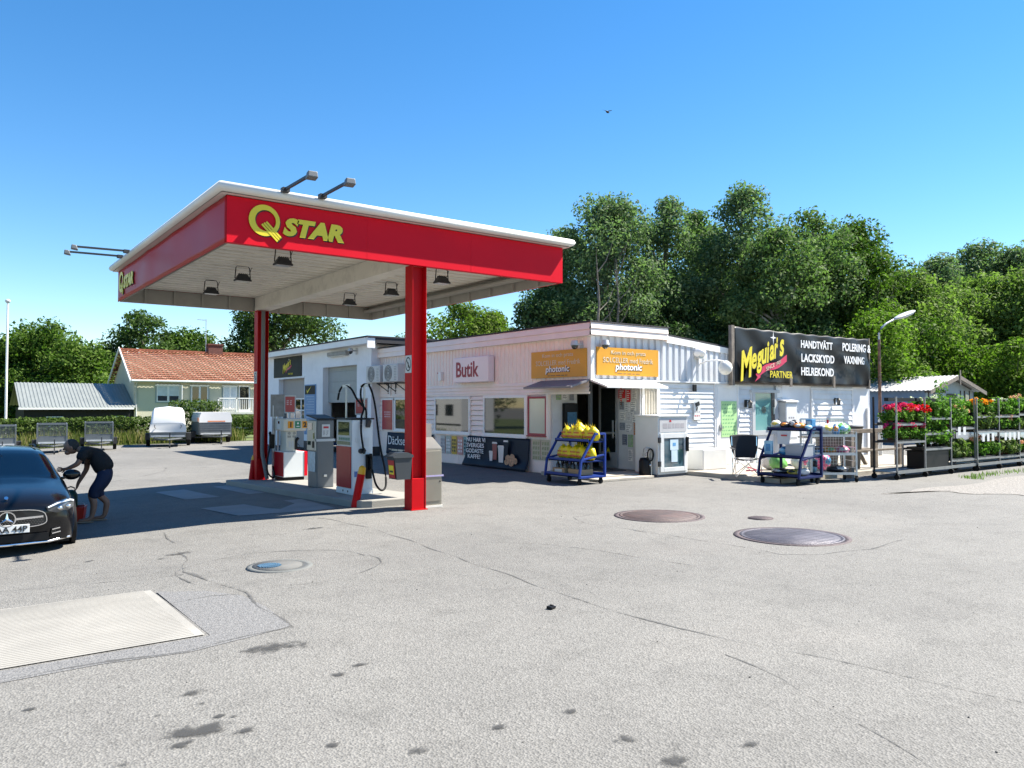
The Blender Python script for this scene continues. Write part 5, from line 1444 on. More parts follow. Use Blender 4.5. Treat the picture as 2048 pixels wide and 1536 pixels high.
# goods of the dark blue trolley
BAGM = [M('bag_%d' % i, c, .35, var=.3, scale=9, bump=.5, bscale=18) for i, c in enumerate([(.6, .6, .58), (.02, .02, .03), (.75, .25, .02), (.05, .25, .5), (.7, .55, .1), (.6, .1, .25), (.15, .4, .1), (.3, .55, .7)])]
def bag(label, p, r, mi, seed, rz=0., spot=None):
    t = thing('goods_bag', label, 'bag', p, rz)
    b = MB(); b.ell((0, 0, r[2]), r, 0, 11, 7, jit=.2, seed=seed); b.v = [(x, y, max(0, z)) for x, y, z in b.v]; b.build('bag', BAGM[mi], t, local=True)
    if spot is not None:
        b = MB(); b.ell((0, -r[1] * .45, r[2] * 1.2), (r[0] * .6, r[1] * .6, r[2] * .6), 0, 12, 8, jit=.08, seed=seed + 5); b.build('print', BAGM[spot], t, local=True)
    return t
bag('white and yellow bag at the left end of the dark blue trolley top', W(tr2, .12, .5, 1.15), (.14, .12, .09), 0, 11, RZ, 4)
bag('black bag with orange print on the dark blue trolley top', W(tr2, .34, .52, 1.15), (.13, .13, .08), 1, 12, RZ, 2)
bag('black and white bag on the dark blue trolley top', W(tr2, .52, .56, 1.15), (.13, .12, .1), 1, 13, RZ, 0)
bag('orange bag lying on the dark blue trolley top', W(tr2, .7, .5, 1.15), (.13, .15, .07), 2, 14, RZ, 0)
carton('canister', 'blue square canister at the right end of the dark blue trolley top', 'canister', W(tr2, .84, .66, 1.15), (.15, .15, .22), RZ, BAGM[3], BAGM[7])
bag('pale blue bag hanging over the corner of the dark blue trolley', W(tr2, .93, .45, 1.15), (.07, .1, .05), 7, 15, RZ)
carton('printed_carton', 'pale blue printed carton standing left on the middle trolley shelf', 'box', W(tr2, .12, .2, .58), (.2, .05, .32), RZ, BAGM[7], BAGM[3])
bag('dark blue bag on the middle shelf of the dark blue trolley', W(tr2, .4, .42, .58), (.16, .18, .1), 3, 16, RZ, 7)
c = carton('storage_crate', 'grey plastic crate on the middle shelf of the dark blue trolley', 'crate', W(tr2, .74, .42, .58), (.38, .5, .25), RZ, M('crate_grey', (.33, .35, .38), .5, var=.1)); b = MB(); b.box(-.2, .2, -.26, .26, .25, .27); b.build('rim', LGREY, c, local=True)
t = thing('price_sheet', 'white price sheet hanging from the dark blue trolley top', 'sign', W(tr2, .45, .3, .82)); b = MB(); b.prism([W(tr2, .28, .28, 1.12), W(tr2, .62, .28, 1.12), W(tr2, .6, .24, .84), W(tr2, .32, .24, .84)], (-.004, 0, 0)); b.build('sheet', PAPER, t); b = MB(); b.prism([W(tr2, .4, .25, 1.04), W(tr2, .54, .25, 1.04), W(tr2, .54, .25, 1.01), W(tr2, .4, .25, 1.01)], (-.012, 0, 0)); b.build('print', M('red_print', (.5, .03, .04), .6), t)
bag('flat dark bag on the bottom shelf of the dark blue trolley', W(tr2, .3, .4, .19), (.24, .22, .06), 1, 17, RZ, 0)
bag('small brown and yellow bag on the bottom shelf of the dark blue trolley', W(tr2, .62, .4, .19), (.15, .18, .06), 4, 18, RZ, 1)
bag('grey white bag at the right of the bottom trolley shelf', W(tr2, .84, .4, .19), (.1, .18, .08), 0, 19, RZ)
# clear bags on the deck behind the chair
for i, (x, y, mi, sp, lb) in enumerate(((16.4, 11.5, 0, 5, 'clear bag of pink balls on the deck behind the chair'), (16.0, 11.0, 6, None, 'dark green round bag on the deck left of the blue trolley'), (16.7, 10.9, 0, 5, 'white and pink bag seen through the dark blue trolley'), (17.2, 10.6, 5, 3, 'blue and pink ball bag on the deck behind the dark blue trolley'))):
    bag(lb, (x, y, .1), (.2, .2, .2), mi, 30 + i, 0, sp)
tag(MB().bar((15.6, 11.6, .12), (15.95, 11.4, .1), .03).bar((15.6, 11.55, .2), (15.98, 11.5, .1), .03).build('pink_stick', M('pink', (.6, .12, .2), .5)), 'pink sticks lying on the deck behind the camping chair', 'sticks')
# wire roll cage
CGZ = R(-36)
wc = thing('wire_trolley', 'silver wire trolley with four shelves of goods', 'trolley', (15.35, 9.72, 0), CGZ)
CL, CD, CH = .98, .6, 1.36
for (x, y) in ((0, 0), (CL, 0), (0, CD), (CL, CD)):
    b = MB(); b.bar((x, y, .13), (x, y, CH if y or x == 0 else 1.08), .035); b.build('post', GALV, wc, local=True)
    b = MB(); b.cyl((x - .018, y, .055), (x + .018, y, .055), .055, n=14); b.box(x - .025, x + .025, y - .02, y + .02, .09, .14); b.build('caster', RUBBER, wc, local=True)
b = MB()
for i in range(17):
    b.bar((i * CL / 16, CD, .2), (i * CL / 16, CD, CH), .005)
for i in range(17):
    b.bar((0, CD, .22 + i * .07), (CL, CD, .22 + i * .07), .005)
b.bar((0, CD, CH), (CL, CD, CH), .03); b.build('back_grid', GALV, wc, local=True)
for z in (.16, .58, .98):
    b = MB(); b.box(0, CL, 0, CD, z, z + .018); b.box(0, CL, -.012, .01, z, z + .05); b.box(0, CL, CD - .01, CD, z, z + .05)
    if z > .3:
        for i in range(17):
            b.bar((i * CL / 16, -.01, z + .02), (i * CL / 16, -.01, z + .17), .005)
        for k in (.06, .115, .17):
            b.bar((0, -.01, z + k), (CL, -.01, z + k), .006)
    b.build('shelf', GALV, wc, local=True)
b = MB()
for x in (0, CL):
    for z in (.3, .45, .75, .88):
        b.bar((x, 0, z), (x, CD, z), .01)
b.build('side_rails', GALV, wc, local=True)
for i, (x, y, z, r, mi, sp, lb) in enumerate(((.12, .3, 1.0, (.09, .12, .13), 7, 0, 'pale blue packet at the left of the wire trolley top shelf'), (.42, .28, 1.0, (.22, .2, .13), 0, 4, 'large white and yellow sack on the wire trolley top shelf'), (.6, .2, 1.0, (.1, .12, .12), 3, 2, 'blue packet between sacks on the wire trolley top shelf'), (.8, .3, 1.0, (.16, .2, .13), 6, 7, 'green and blue sack at the right of the wire trolley top shelf'),
                                           (.2, .3, .6, (.18, .22, .08), 3, 1, 'blue flat packet on the left of the wire trolley middle shelf'), (.5, .3, .6, (.15, .2, .08), 2, 6, 'green and orange packet on the wire trolley middle shelf'), (.8, .3, .6, (.17, .2, .08), 5, 0, 'pink packet at the right of the wire trolley middle shelf'),
                                           (.14, .3, .18, (.1, .2, .16), 7, 1, 'striped blue packet standing on the wire trolley bottom shelf'), (.7, .3, .18, (.25, .22, .08), 1, 0, 'black tray with white sheet on the wire trolley bottom shelf'))):
    bag(lb, W(wc, x, y, z), r, mi, 50 + i, CGZ, sp)
tag(MB().obox(W(wc, .62, CD + .01, 1.3), (.05, .02, .16)).build('red_tag', REDP), 'small red tag on top of the wire trolley back grid', 'tag')
# timber posts, bench table, grey tubs behind the racks
for i, (x, y, lb) in enumerate(((16.95, 9.75, 'thick grey wooden post between wire trolley and first plant rack'), (19.2, 10.4, 'grey wooden post seen through the first plant rack'), (20.6, 10.5, 'grey wooden post behind the right half of the first plant rack'))):
    tag(MB().box(x - .07, x + .07, y - .07, y + .07, 0, 1.08).build('fence_post', WOODG, bevel=.01), lb, 'post', 'wooden posts behind the racks')
tag(MB().box(16.6, 23.0, 10.0, 10.06, 1.0, 1.1).box(16.6, 23.0, 10.0, 10.04, .55, .6).build('handrail', WOODG, bevel=.006), 'grey wooden rail running behind the plant racks', 'railing')
t = thing('picnic_table', 'weathered picnic table with benches behind the first plant rack', 'table', (19.2, 11.6, .1))
b = MB()
for k in range(5):
    b.box(18.3, 20.1, 11.25 + k * .15, 11.38 + k * .15, .82, .86)
b.build('table_top', WOODG, t, bevel=.005)
for yy_ in (10.95, 12.05):
    b = MB(); b.box(18.3, 20.1, yy_, yy_ + .26, .5, .54); b.build('bench', WOODG, t, bevel=.005)
for xx_ in (18.5, 19.9):
    b = MB(); b.bar((xx_, 11.0, .1), (xx_, 11.45, .82), .05, .09); b.bar((xx_, 12.2, .1), (xx_, 11.75, .82), .05, .09); b.bar((xx_, 10.95, .46), (xx_, 12.28, .46), .05, .09); b.build('leg', WOODG, t)
for i, (x, y, z, lb) in enumerate(((17.75, 10.8, .1, 'dark grey tub on the deck behind the wooden post'), (18.35, 10.55, .1, 'second grey tub beside the black rack pole'))):
    t = thing('tub', lb, 'tub', (x, y, z), group='grey tubs')
    b = MB(); b.lathe((0, 0, 0), [(.001, .02), (.22, .0), (.3, 1.02), (.33, 1.03), (.33, 1.06), (.29, 1.06), (.28, 1.0), (.2, .1)], 20); b.build('body', M('tub_grey', (.1, .11, .12), .5, var=.1), t, local=True)
    b = MB(); b.tube([(-.31, 0, 1.0), (-.36, 0, .96), (-.31, 0, .9)], .012, 6); b.build('handle', BLACK, t, local=True)
# ---------------------------------------------------------------- plant racks
POST = M('rack_steel', (.26, .265, .27), .45, metal=.7, var=.12, scale=6)
SHELF = M('rack_shelf', (.05, .045, .04), .75, var=.3, scale=4, dirt=.3, dcol=(.3, .28, .24))
RW, RD, RH = 1.35, .565, 1.86
SH = (.22, .58, 1.02, 1.38)
def rack(label, x, y, tops, shelves):
    t = thing('plant_rack', label, 'plant rack', (x, y, 0), group='plant racks in a row')
    for (px, py) in ((.02, .02), (RW - .02, .02), (.02, RD - .02), (RW - .02, RD - .02)):
        b = MB(); b.bar((px, py, .12), (px, py, RH), .032, .032); b.build('post', BLACK if tops and px < .1 and py > .3 else POST, t, local=True)
        b = MB(); b.cyl((px - .02, py, .06), (px + .02, py, .06), .06, n=14); b.bar((px, py, .1), (px, py, .16), .04); b.build('caster', RUBBER, t, local=True)
    b = MB(); b.box(0, RW, 0, RD, .15, .17); b.box(0, RW, -.012, .012, .13, .2); b.box(0, RW, RD - .012, RD + .012, .13, .2); b.build('base', POST, t, local=True)
    for z in shelves:
        b = MB(); b.box(.03, RW - .03, .03, RD - .03, z, z + .012); b.build('shelf', [SHELF, POST], t, local=True)
        b = MB(); b.box(.03, RW - .03, .005, .03, z - .015, z + .03); b.box(.03, RW - .03, RD - .03, RD - .005, z - .015, z + .03); b.build('shelf_rail', POST, t, local=True)
    if tops:
        b = MB(); b.box(.03, RW - .1, .2, .3, RH - .1, RH - .02); b.build('top_board', BLACK, t, local=True)
    return t
RX = 17.32; RYy = 8.85
names = ['leftmost', 'second', 'third', 'fourth', 'fifth', 'sixth', 'seventh']
shv = [(.82, 1.22), (.62, .98, 1.34), (.3, 1.08), (.3, .98, 1.36), (.28, .95, 1.36), (.3, .95, 1.4), (.3, .9, 1.4)]
for i in range(7):
    rack(('leftmost plant rack with pink and red flowers on two shelves', 'second plant rack from the left, black board on top', 'third plant rack from the left, with climbing leaves', 'fourth plant rack from the left, with orange flowers high up', 'fifth plant rack from the left', 'sixth plant rack from the left, cut by the picture edge', 'rightmost plant rack beyond the picture edge')[i], RX + i * 1.345, RYy + .02 * (i % 3), i in (0, 1, 4), shv[i])
LV = leafmat('plant_leaf', [(.03, .07, .012), (.07, .16, .02), (.12, .24, .03), (.18, .3, .06)], .3)
LVD = leafmat('grass_leaf', [(.05, .08, .02), (.1, .15, .04), (.16, .2, .06)], .3)
def petal(name, cols):
    return leafmat(name, cols, .3, .6)
PINK = petal('pink_petal', [(.5, .01, .09), (.65, .02, .15), (.75, .05, .22)]); REDF = petal('red_petal', [(.5, .005, .008), (.7, .012, .01)])
WHT = petal('white_petal', [(.6, .58, .5), (.75, .72, .7)]); ORF = petal('orange_petal', [(.7, .2, .01), (.8, .35, .02)]); SAL = petal('salmon_petal', [(.7, .3, .22), (.75, .45, .35)])
POTM = M('pot_brown', (.13, .05, .03), .7, var=.15); POTB = M('pot_black', (.015, .015, .015), .5)
def plant(label, p, leafm, flower, h, r, nl, nf, seed, grp, size=.06, up=.5, asp=.75):
    t = thing('pot_plant', label, 'plant', p, group=grp)
    b = MB(); b.lathe((0, 0, 0), [(.001, 0), (.05, 0), (.068, .1), (.072, .1), (.06, .09)], 14); b.build('pot', POTM if seed % 2 else POTB, t, local=True)
    rr = random.Random(seed)
    cl = [(rr.uniform(-.8, .8) * r, rr.uniform(-.7, .7) * r, .1 + rr.uniform(.2, .85) * h, r * .65, r * .6, h * .35) for _ in range(7)]
    leaves('foliage', [(a, b_, c, d * 1.15, e * 1.1, f * 1.2) for a, b_, c, d, e, f in cl], int(nl * 2.2), size, leafm, t, seed, up=up, asp=asp)
    if flower:
        fl = []
        for _ in range(nf):
            a = rr.uniform(0, 6.28); q = r * rr.uniform(.2, 1.1)
            fl.append((q * math.cos(a), q * math.sin(a) - .07, .1 + h * rr.uniform(.75, 1.3), .055, .055, .045))
        leaves('flowers', fl, nf * 40, .036, flower, t, seed + 1, up=.2, asp=.9)
    return t
def row(rk, z, kinds, n, lab, **k):
    leafm, flower, h, r, nl, nf, size = kinds
    x0_ = RX + rk * 1.345; n += 2
    pr_ = plant(lab, (x0_ + .16, RYy + .24, z), leafm, flower, h, r, nl, nf, int(rk * 17 + z * 100), lab[:60], size)
    b = MB(); x1_ = x0_ + 1.345 - .1; b.box(x0_ + .08, x1_, RYy + .07, RYy + .5, z - .004, z + .045); tag(b.build('plant_tray', POTB), 'shallow black tray under the ' + lab.split(' on the ')[-1].split(' end ')[-1] + ' plants', 'tray')
    for j in range(1, n):
        q = dup(pr_, (x0_ + .16 + j * (1.345 - .3) / (n - 1), RYy + .24 + (.06 if j % 2 else -.04), z), R(j * 77), None)
        q.scale = (1, 1, .85 + .3 * ((j * 7) % 5) / 5)
K_PINK = (LV, PINK, .27, .18, 190, 14, .07); K_RED = (LV, REDF, .3, .18, 200, 8, .07); K_GREEN = (LV, WHT, .3, .19, 260, 1, .07); K_ORA = (LV, ORF, .26, .13, 170, 4, .06); K_GRASS = (LVD, None, .32, .19, 320, 0, .1); K_SAL = (LV, SAL, .26, .17, 220, 7, .06); K_MIX = (LV, SAL, .34, .19, 300, 2, .065)
row(0, 1.235, K_PINK, 4, 'deep pink flowering pot plant on the upper shelf of the leftmost rack')
row(0, .835, K_PINK, 5, 'deep pink flowering pot plant on the lower shelf of the leftmost rack')
pr_ = plant('bright red flowering pot plant at the right end of the leftmost rack', (RX + .8, RYy + .2, 1.235), *K_RED[:2], .27, .16, 150, 8, 901, 'red flowering plants of the leftmost rack', .07); dup(pr_, (RX + 1.2, RYy + .16, 1.235), 1.); dup(pr_, (RX + 1.36, RYy + .1, 1.21), 2.)
row(1, 1.355, K_GREEN, 4, 'green leafy pot plant on the top shelf of the second rack')
row(1, .995, K_MIX, 4, 'green pot plant with few pale blooms on the middle shelf of the second rack')
row(1, .635, K_GREEN, 5, 'green leafy pot plant on the lowest plant shelf of the second rack')
row(2, .315, K_GRASS, 4, 'trailing green pot plant on the bottom shelf of the third rack')
row(2, 1.095, K_MIX, 4, 'leafy pot plant on the middle shelf of the third rack')
row(3, 1.375, K_ORA, 5, 'orange flowering pot plant on the top shelf of the fourth rack')
row(3, .995, K_GRASS, 4, 'grey green grassy pot plant on the middle shelf of the fourth rack')
row(3, .315, K_MIX, 5, 'mixed pale flowering pot plant on the bottom shelf of the fourth rack')
row(4, 1.375, K_GREEN, 4, 'green leafy pot plant on the top shelf of the fifth rack')
row(4, .965, K_SAL, 5, 'salmon flowering pot plant on the middle shelf of the fifth rack')
row(4, .295, K_GRASS, 5, 'grassy pot plant on the bottom shelf of the fifth rack')
row(5, 1.415, K_MIX, 4, 'leafy pot plant on the top shelf of the sixth rack')
row(5, .965, K_GRASS, 4, 'grassy pot plant on the middle shelf of the sixth rack')
row(5, .315, K_SAL, 5, 'reddish pot plant on the bottom shelf of the sixth rack')
row(6, .315, K_MIX, 4, 'pot plant on the bottom shelf of the rightmost rack')
row(6, 1.415, K_MIX, 4, 'pot plant on the top shelf of the rightmost rack')
t = thing('climbing_plant', 'tall climbing leafy plant growing over the third plant rack', 'plant', (RX + 3.2, RYy + .3, 1.1))
leaves('foliage', [(RX + 2.95, RYy + .3, 1.6, .35, .25, .3), (RX + 3.4, RYy + .3, 1.75, .45, .25, .22), (RX + 2.6, RYy + .35, 1.8, .3, .2, .15), (RX + 3.0, RYy + .2, 1.3, .25, .2, .3), (RX + 3.85, RYy + .3, 1.72, .3, .2, .12), (RX + 2.75, RYy + .3, 2.1, .18, .16, .25)], 1100, .075, LV, None, 77, base=(RX + 3.2, RYy + .3, 1.1)).parent = t
t.children[0].location = (0, 0, 0)
b = MB()
for k in range(4):
    b.tube([(RX + 2.9 + k * .2, RYy + .3, 1.1), (RX + 2.95 + k * .22, RYy + .3, 1.5), (RX + 2.7 + k * .33, RYy + .3, 1.85)], .008, 5)
b.build('stem', BARK, t)
# seed boxes and price cards on the racks
for i, (rk, z, n) in enumerate(((3, .66, 3), (4, .66, 4), (2, .85, 2))):
    for j in range(n):
        x = RX + rk * 1.345 + .3 + j * .28
        tag(MB().box(x, x + .14, RYy + .008, RYy + .012, z + .08, z + .28).build('price_card', PAPER), 'white price card hanging on plant rack front, %s rack' % names[rk], 'card', 'price cards on the %s rack' % names[rk])
t = thing('black_crate', 'large black crate at the foot of the second plant rack', 'crate', (RX + 2.0, RYy + .3, .17))
b = MB(); b.box(RX + 1.42, RX + 2.6, RYy + .06, RYy + .5, .175, .58); b.build('body', BLACK, t, bevel=.01)
b = MB(); b.box(RX + 1.4, RX + 2.62, RYy + .04, RYy + .52, .581, .6); b.build('rim', BLACK, t)
# ---------------------------------------------------------------- trees
LM = {'asp': leafmat('aspen_leaf', [(.055, .092, .044), (.095, .15, .068), (.14, .2, .095), (.19, .24, .13)], .35),
      'bir': leafmat('birch_leaf', [(.045, .08, .03), (.08, .135, .046), (.125, .185, .066), (.165, .22, .09)], .35),
      'map': leafmat('maple_leaf', [(.022, .045, .008), (.045, .09, .012), (.08, .14, .02), (.12, .18, .035)], .3),
      'yel': leafmat('lime_leaf', [(.055, .09, .022), (.1, .155, .034), (.15, .215, .048), (.2, .26, .08)], .38),
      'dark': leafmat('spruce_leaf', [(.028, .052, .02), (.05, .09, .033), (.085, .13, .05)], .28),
      'bush': leafmat('bush_leaf', [(.05, .09, .012), (.1, .17, .02), (.17, .25, .04)], .4),
      'lime': leafmat('linden_leaf', [(.04, .07, .012), (.09, .14, .02), (.15, .2, .04)], .4),
      'oak': leafmat('oak_leaf', [(.025, .05, .015), (.05, .09, .025), (.09, .14, .035)], .3)}
KIND = {'asp': 'grey green aspen', 'bir': 'fresh green birch', 'map': 'broad bright green maple', 'yel': 'yellow green leafy tree', 'dark': 'dark shaded tree', 'bush': 'bright green bush', 'lime': 'light green open crowned tree', 'oak': 'dark leaved spreading tree'}
def tree(kind, x, y, top, w_, cb, label, seed, n=None, size=None, group=None):
    rr = random.Random(seed)
    z0 = terr(x, y) - .05
    t = thing({'bush': 'bush', 'asp': 'aspen_tree', 'bir': 'birch_tree', 'map': 'maple_tree', 'oak': 'oak_tree'}.get(kind, 'leafy_tree'), label, 'bush' if kind == 'bush' else 'tree', (x, y, z0), group=group)
    H = top - cb
    dist = math.hypot(x, y)
    w_ *= 1.32
    n = n or int(min(32000, max(4500, 520 * w_ * H / (dist / 45) ** 1.5)))
    size = size or .19 * (dist / 45) ** .8
    nc = int(34 + 2.6 * H)
    cl = []
    for i in range(nc):
        f = rr.random() ** .85
        if kind in ('asp',):
            pr = math.sin(math.pi * min(1, .2 + f * .78)) ** .6 * (1 - .2 * f)
        elif kind in ('dark', 'oak', 'lime', 'map', 'yel', 'bir'):
            pr = math.sin(math.pi * min(1, .2 + f * .8)) ** .6
        else:
            pr = math.sqrt(max(.02, 1 - f * f * .95))
        a = rr.uniform(0, 2 * math.pi)
        q = w_ * .5 * pr * rr.random() ** .5 * .92
        cr = rr.uniform(.12, .2) * w_ * (.75 + .4 * pr) * (.8 if kind in ('lime', 'oak') else 1)
        cl.append((x + q * math.cos(a), y + q * math.sin(a), cb + H * f * .97, cr, cr, cr * rr.uniform(.6, .95)))
    for i in range(3):
        cl.append((x + rr.uniform(-.1, .1) * w_, y, top - H * .05 * (i + 1), w_ * .07, w_ * .07, H * .06))
    crown = leaves('crown', cl, n, size, LM[kind], None, seed, base=(x, y, z0), core=.25)
    crown.parent = t; crown.location = (0, 0, 0)
    r0 = .05 * w_ if kind != 'bush' else .02 * w_
    b = MB()
    bx, by = rr.uniform(-.3, .3), rr.uniform(-.3, .3)
    b.tube([(x, y, z0), (x + bx * .3, y + by * .3, z0 + (cb - z0) * .6), (x + bx, y + by, cb + H * .25), (x + bx * .7, y + by, cb + H * .6), (x + bx * .3, y + by * .3, top - H * .12)], [r0 * 1.1, r0 * .8, r0 * .6, r0 * .35, r0 * .1], 8)
    for c in rr.sample(cl, min(len(cl), 11)):
        zz = max(z0 + .5, min(c[2] - .3, cb + H * .5) - rr.uniform(.6, 1.8))
        k = min(1, max(0, (zz - z0) / max(.1, top - z0)))
        b.tube([(x + bx * k, y + by * k, zz), ((x + c[0]) / 2, (y + c[1]) / 2, (zz + c[2]) / 2 + .2), (c[0], c[1], c[2])], [r0 * .35, r0 * .22, r0 * .08], 5)
    b.build('trunk', BARKL if kind in ('bir',) else BARK, t)
    return t
TREES = [
 ('asp', 30.6, 32.1, 13.6, 5.6, 5.2, 'tall aspen right behind the end of the canopy, above the orange signs'), ('asp', 35.5, 32.2, 14.2, 4.4, 6.0, 'slim tall aspen, second from left in the wood behind the shop'),
 ('asp', 30.3, 35.5, 11.9, 4.4, 5.0, 'aspen at the left edge of the wood, showing behind the red canopy corner'), ('bir', 41.1, 34.2, 14.6, 4.4, 5.0, 'birch between the slim aspen and the pointed tallest aspen'),
 ('asp', 38.5, 28.7, 14.6, 4.7, 5.6, 'tallest aspen with a pointed top above the black banner left end'), ('bir', 36.7, 25.1, 11.1, 4.3, 3.5, 'yellowish birch in front of the wood above the banner'),
 ('bir', 40.8, 25.7, 12.9, 5.2, 4.0, 'broad birch behind the middle of the black banner'), ('map', 45.4, 26.1, 13.0, 5.0, 4.5, 'tall dense tree right of the broad birch'),
 ('map', 42.6, 23.1, 10.4, 4.6, 2.5, 'rounded tree above the right end of the banner'), ('yel', 46.2, 22.9, 9.4, 4.8, 2.2, 'yellow green tree directly behind the street lamp head'),
 ('asp', 77.8, 35.5, 15.9, 6.4, 4, 'distant dark tree at the left of the far group on the right'), ('asp', 86.5, 35.3, 18.2, 8.2, 5, 'tallest distant tree of the far group on the right'), ('asp', 87.4, 32.2, 17.4, 6.6, 5, 'distant tree at the right picture edge'),
 ('yel', 52.4, 23.3, 9.2, 5.0, 2.2, 'bright yellow green tree above the pale blue shed ridge'), ('yel', 56.5, 22.8, 10.4, 5.6, 2.4, 'large yellow green tree right of the shed'), ('yel', 56.1, 20.5, 10.4, 4.8, 2, 'yellow green tree cut by the right picture edge'),
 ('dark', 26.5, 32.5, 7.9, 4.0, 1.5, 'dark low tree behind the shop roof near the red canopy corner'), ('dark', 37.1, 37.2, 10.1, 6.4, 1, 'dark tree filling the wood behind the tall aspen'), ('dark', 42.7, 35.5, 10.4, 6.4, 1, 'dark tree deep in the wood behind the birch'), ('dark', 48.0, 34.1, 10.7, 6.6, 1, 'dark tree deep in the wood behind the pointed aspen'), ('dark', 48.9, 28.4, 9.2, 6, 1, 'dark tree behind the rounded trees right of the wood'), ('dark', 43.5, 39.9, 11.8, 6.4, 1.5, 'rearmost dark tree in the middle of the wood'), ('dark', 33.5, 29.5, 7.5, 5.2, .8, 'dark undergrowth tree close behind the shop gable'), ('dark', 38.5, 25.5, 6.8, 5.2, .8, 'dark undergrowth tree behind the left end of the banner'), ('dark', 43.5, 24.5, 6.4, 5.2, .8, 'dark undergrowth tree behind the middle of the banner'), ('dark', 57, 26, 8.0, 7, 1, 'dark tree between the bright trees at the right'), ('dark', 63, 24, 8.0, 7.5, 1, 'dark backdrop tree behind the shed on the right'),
 ('bush', 37.1, 19.8, 6.2, 3.6, .5, 'bright bush behind the street lamp shaft'), ('bush', 45.3, 18.6, 4.9, 3.6, .2, 'bright bush right of the shed gable'), ('bush', 44.8, 16.5, 5.0, 3.2, .2, 'bright bush at the right edge above the far cars'), ('bush', 44.6, 21.3, 6.4, 4.4, .4, 'green bush left behind the shed roof'), ('bush', 41.0, 22.0, 7.2, 4.2, .5, 'leafy bush between banner end and shed'),
 ('lime', 28.3, 43.8, 8.4, 5.9, 3.4, 'light green airy tree above the pinkish shop facade, left one'), ('lime', 31.6, 43.8, 8.0, 4.0, 3.4, 'light green airy tree above the pinkish shop facade, right one'), ('oak', 25.6, 71.2, 12.2, 9.6, 3.4, 'spreading tree seen under the canopy behind the far red column'), ('lime', 22.2, 72.5, 7.2, 3.2, 2.7, 'light green tree above the tiled roof right of the chimney'),
 ('oak', 16.3, 81.4, 10.6, 6.4, 4.1, 'tree with ragged crown behind the left end of the tiled roof'), ('map', 20.6, 81.9, 9.3, 5.0, 4.2, 'small round tree behind the tiled roof left of the chimney'), ('map', 6.3, 82.7, 8.8, 6.4, .5, 'bright maple right of the flagpole, leftmost large crown'), ('map', 8.2, 78.7, 8.8, 6.6, .5, 'tallest bright maple behind the metal roofed shed'), ('map', 10.3, 74.6, 7.0, 5.6, .5, 'lower maple between the maples and the house gable'),
 ('dark', 13.8, 82.0, 7.2, 5.6, 1, 'dark tree left of the house gable'), ('map', 2.8, 85.2, 8.4, 7, .5, 'maple at the left picture edge behind the flagpole'), ('dark', 5.1, 86.0, 5.6, 8, .2, 'dark low tree behind the flagpole'), ('dark', 10.2, 78.7, 5.3, 7.6, .2, 'dark low tree behind the metal roofed shed'),
 ('map', -4.4, 74.4, 9.8, 8.7, 1, 'maple beyond the left picture edge'), ('map', -13.8, 60.2, 9.4, 9.2, 1, 'outermost maple beyond the left picture edge')]
for i, a in enumerate(TREES):
    tree(*a, seed=100 + i)
# bare branches at the left edge of the wood
for i, (x, y, lb) in enumerate(((27.6, 29.6, 'bare pale stem with forked branches left of the wood'), (29.2, 29.8, 'second bare pale stem close behind the shop roof'))):
    rr = random.Random(40 + i)
    b = MB()
    b.tube([(x, y, 0), (x - .2, y, 4), (x + .1, y, 7), (x - .1, y, 9.5)], [.12, .1, .06, .02], 7)
    for k in range(9):
        z = 3 + k * .7
        a = rr.uniform(0, 6.3); q = rr.uniform(.8, 1.8)
        b.tube([(x, y, z), (x + q * .5 * math.cos(a), y + q * .5 * math.sin(a), z + .6), (x + q * math.cos(a), y + q * math.sin(a), z + 1.8)], [.035, .025, .008], 5)
    t = thing('bare_tree', lb, 'tree', (x, y, 0)); b.build('trunk', BARK, t)
# ---------------------------------------------------------------- hedge, weeds, grass verge
HL = leafmat('hedge_leaf', [(.025, .045, .01), (.045, .075, .015), (.075, .11, .025), (.1, .15, .04)], .3)
def hedge(label, x0, y0, x1, y1, h, th, n, seed):
    L = math.hypot(x1 - x0, y1 - y0); k = max(2, int(L / .5))
    rr = random.Random(seed)
    z0 = terr((x0 + x1) / 2, (y0 + y1) / 2)
    t = thing('hedge', label, 'hedge', ((x0 + x1) / 2, (y0 + y1) / 2, z0))
    cl = []
    for i in range(k + 1):
        x, y = x0 + (x1 - x0) * i / k, y0 + (y1 - y0) * i / k
        for z in (.3, .65, .92):
            cl.append((x, y + rr.uniform(-.15, .15), z0 + h * z + rr.uniform(-.04, .06), .45, th, h * .17))
    o = leaves('foliage', cl, n, .13, HL, None, seed, base=tuple(t.location), core=.5); o.parent = t; o.location = (0, 0, 0)
    b = MB()
    for i in range(0, k, 2):
        x, y = x0 + (x1 - x0) * i / k, y0 + (y1 - y0) * i / k
        b.tube([(x, y, z0 - .05), (x + .1, y, z0 + h * .8)], [.03, .012], 5)
    d = Vector((x1 - x0, y1 - y0, 0)).normalized()
    b.build('stem', BARK, t)
    return t
hedge('long clipped green hedge behind the trailers', 1.2, 42.9, 10.9, 45.6, 1.25, .5, 15000, 5)
hedge('rounded green hedge end right of the covered trailers', 13.4, 46.4, 15.6, 47.0, 1.3, .8, 4500, 6)
hedge('yellow green shrub between the two covered trailers', 10.6, 44.2, 12.2, 44.6, 2.1, .5, 3500, 7)
WEED = leafmat('weeds', [(.06, .09, .02), (.1, .13, .03), (.18, .17, .06), (.24, .2, .1)], .35)
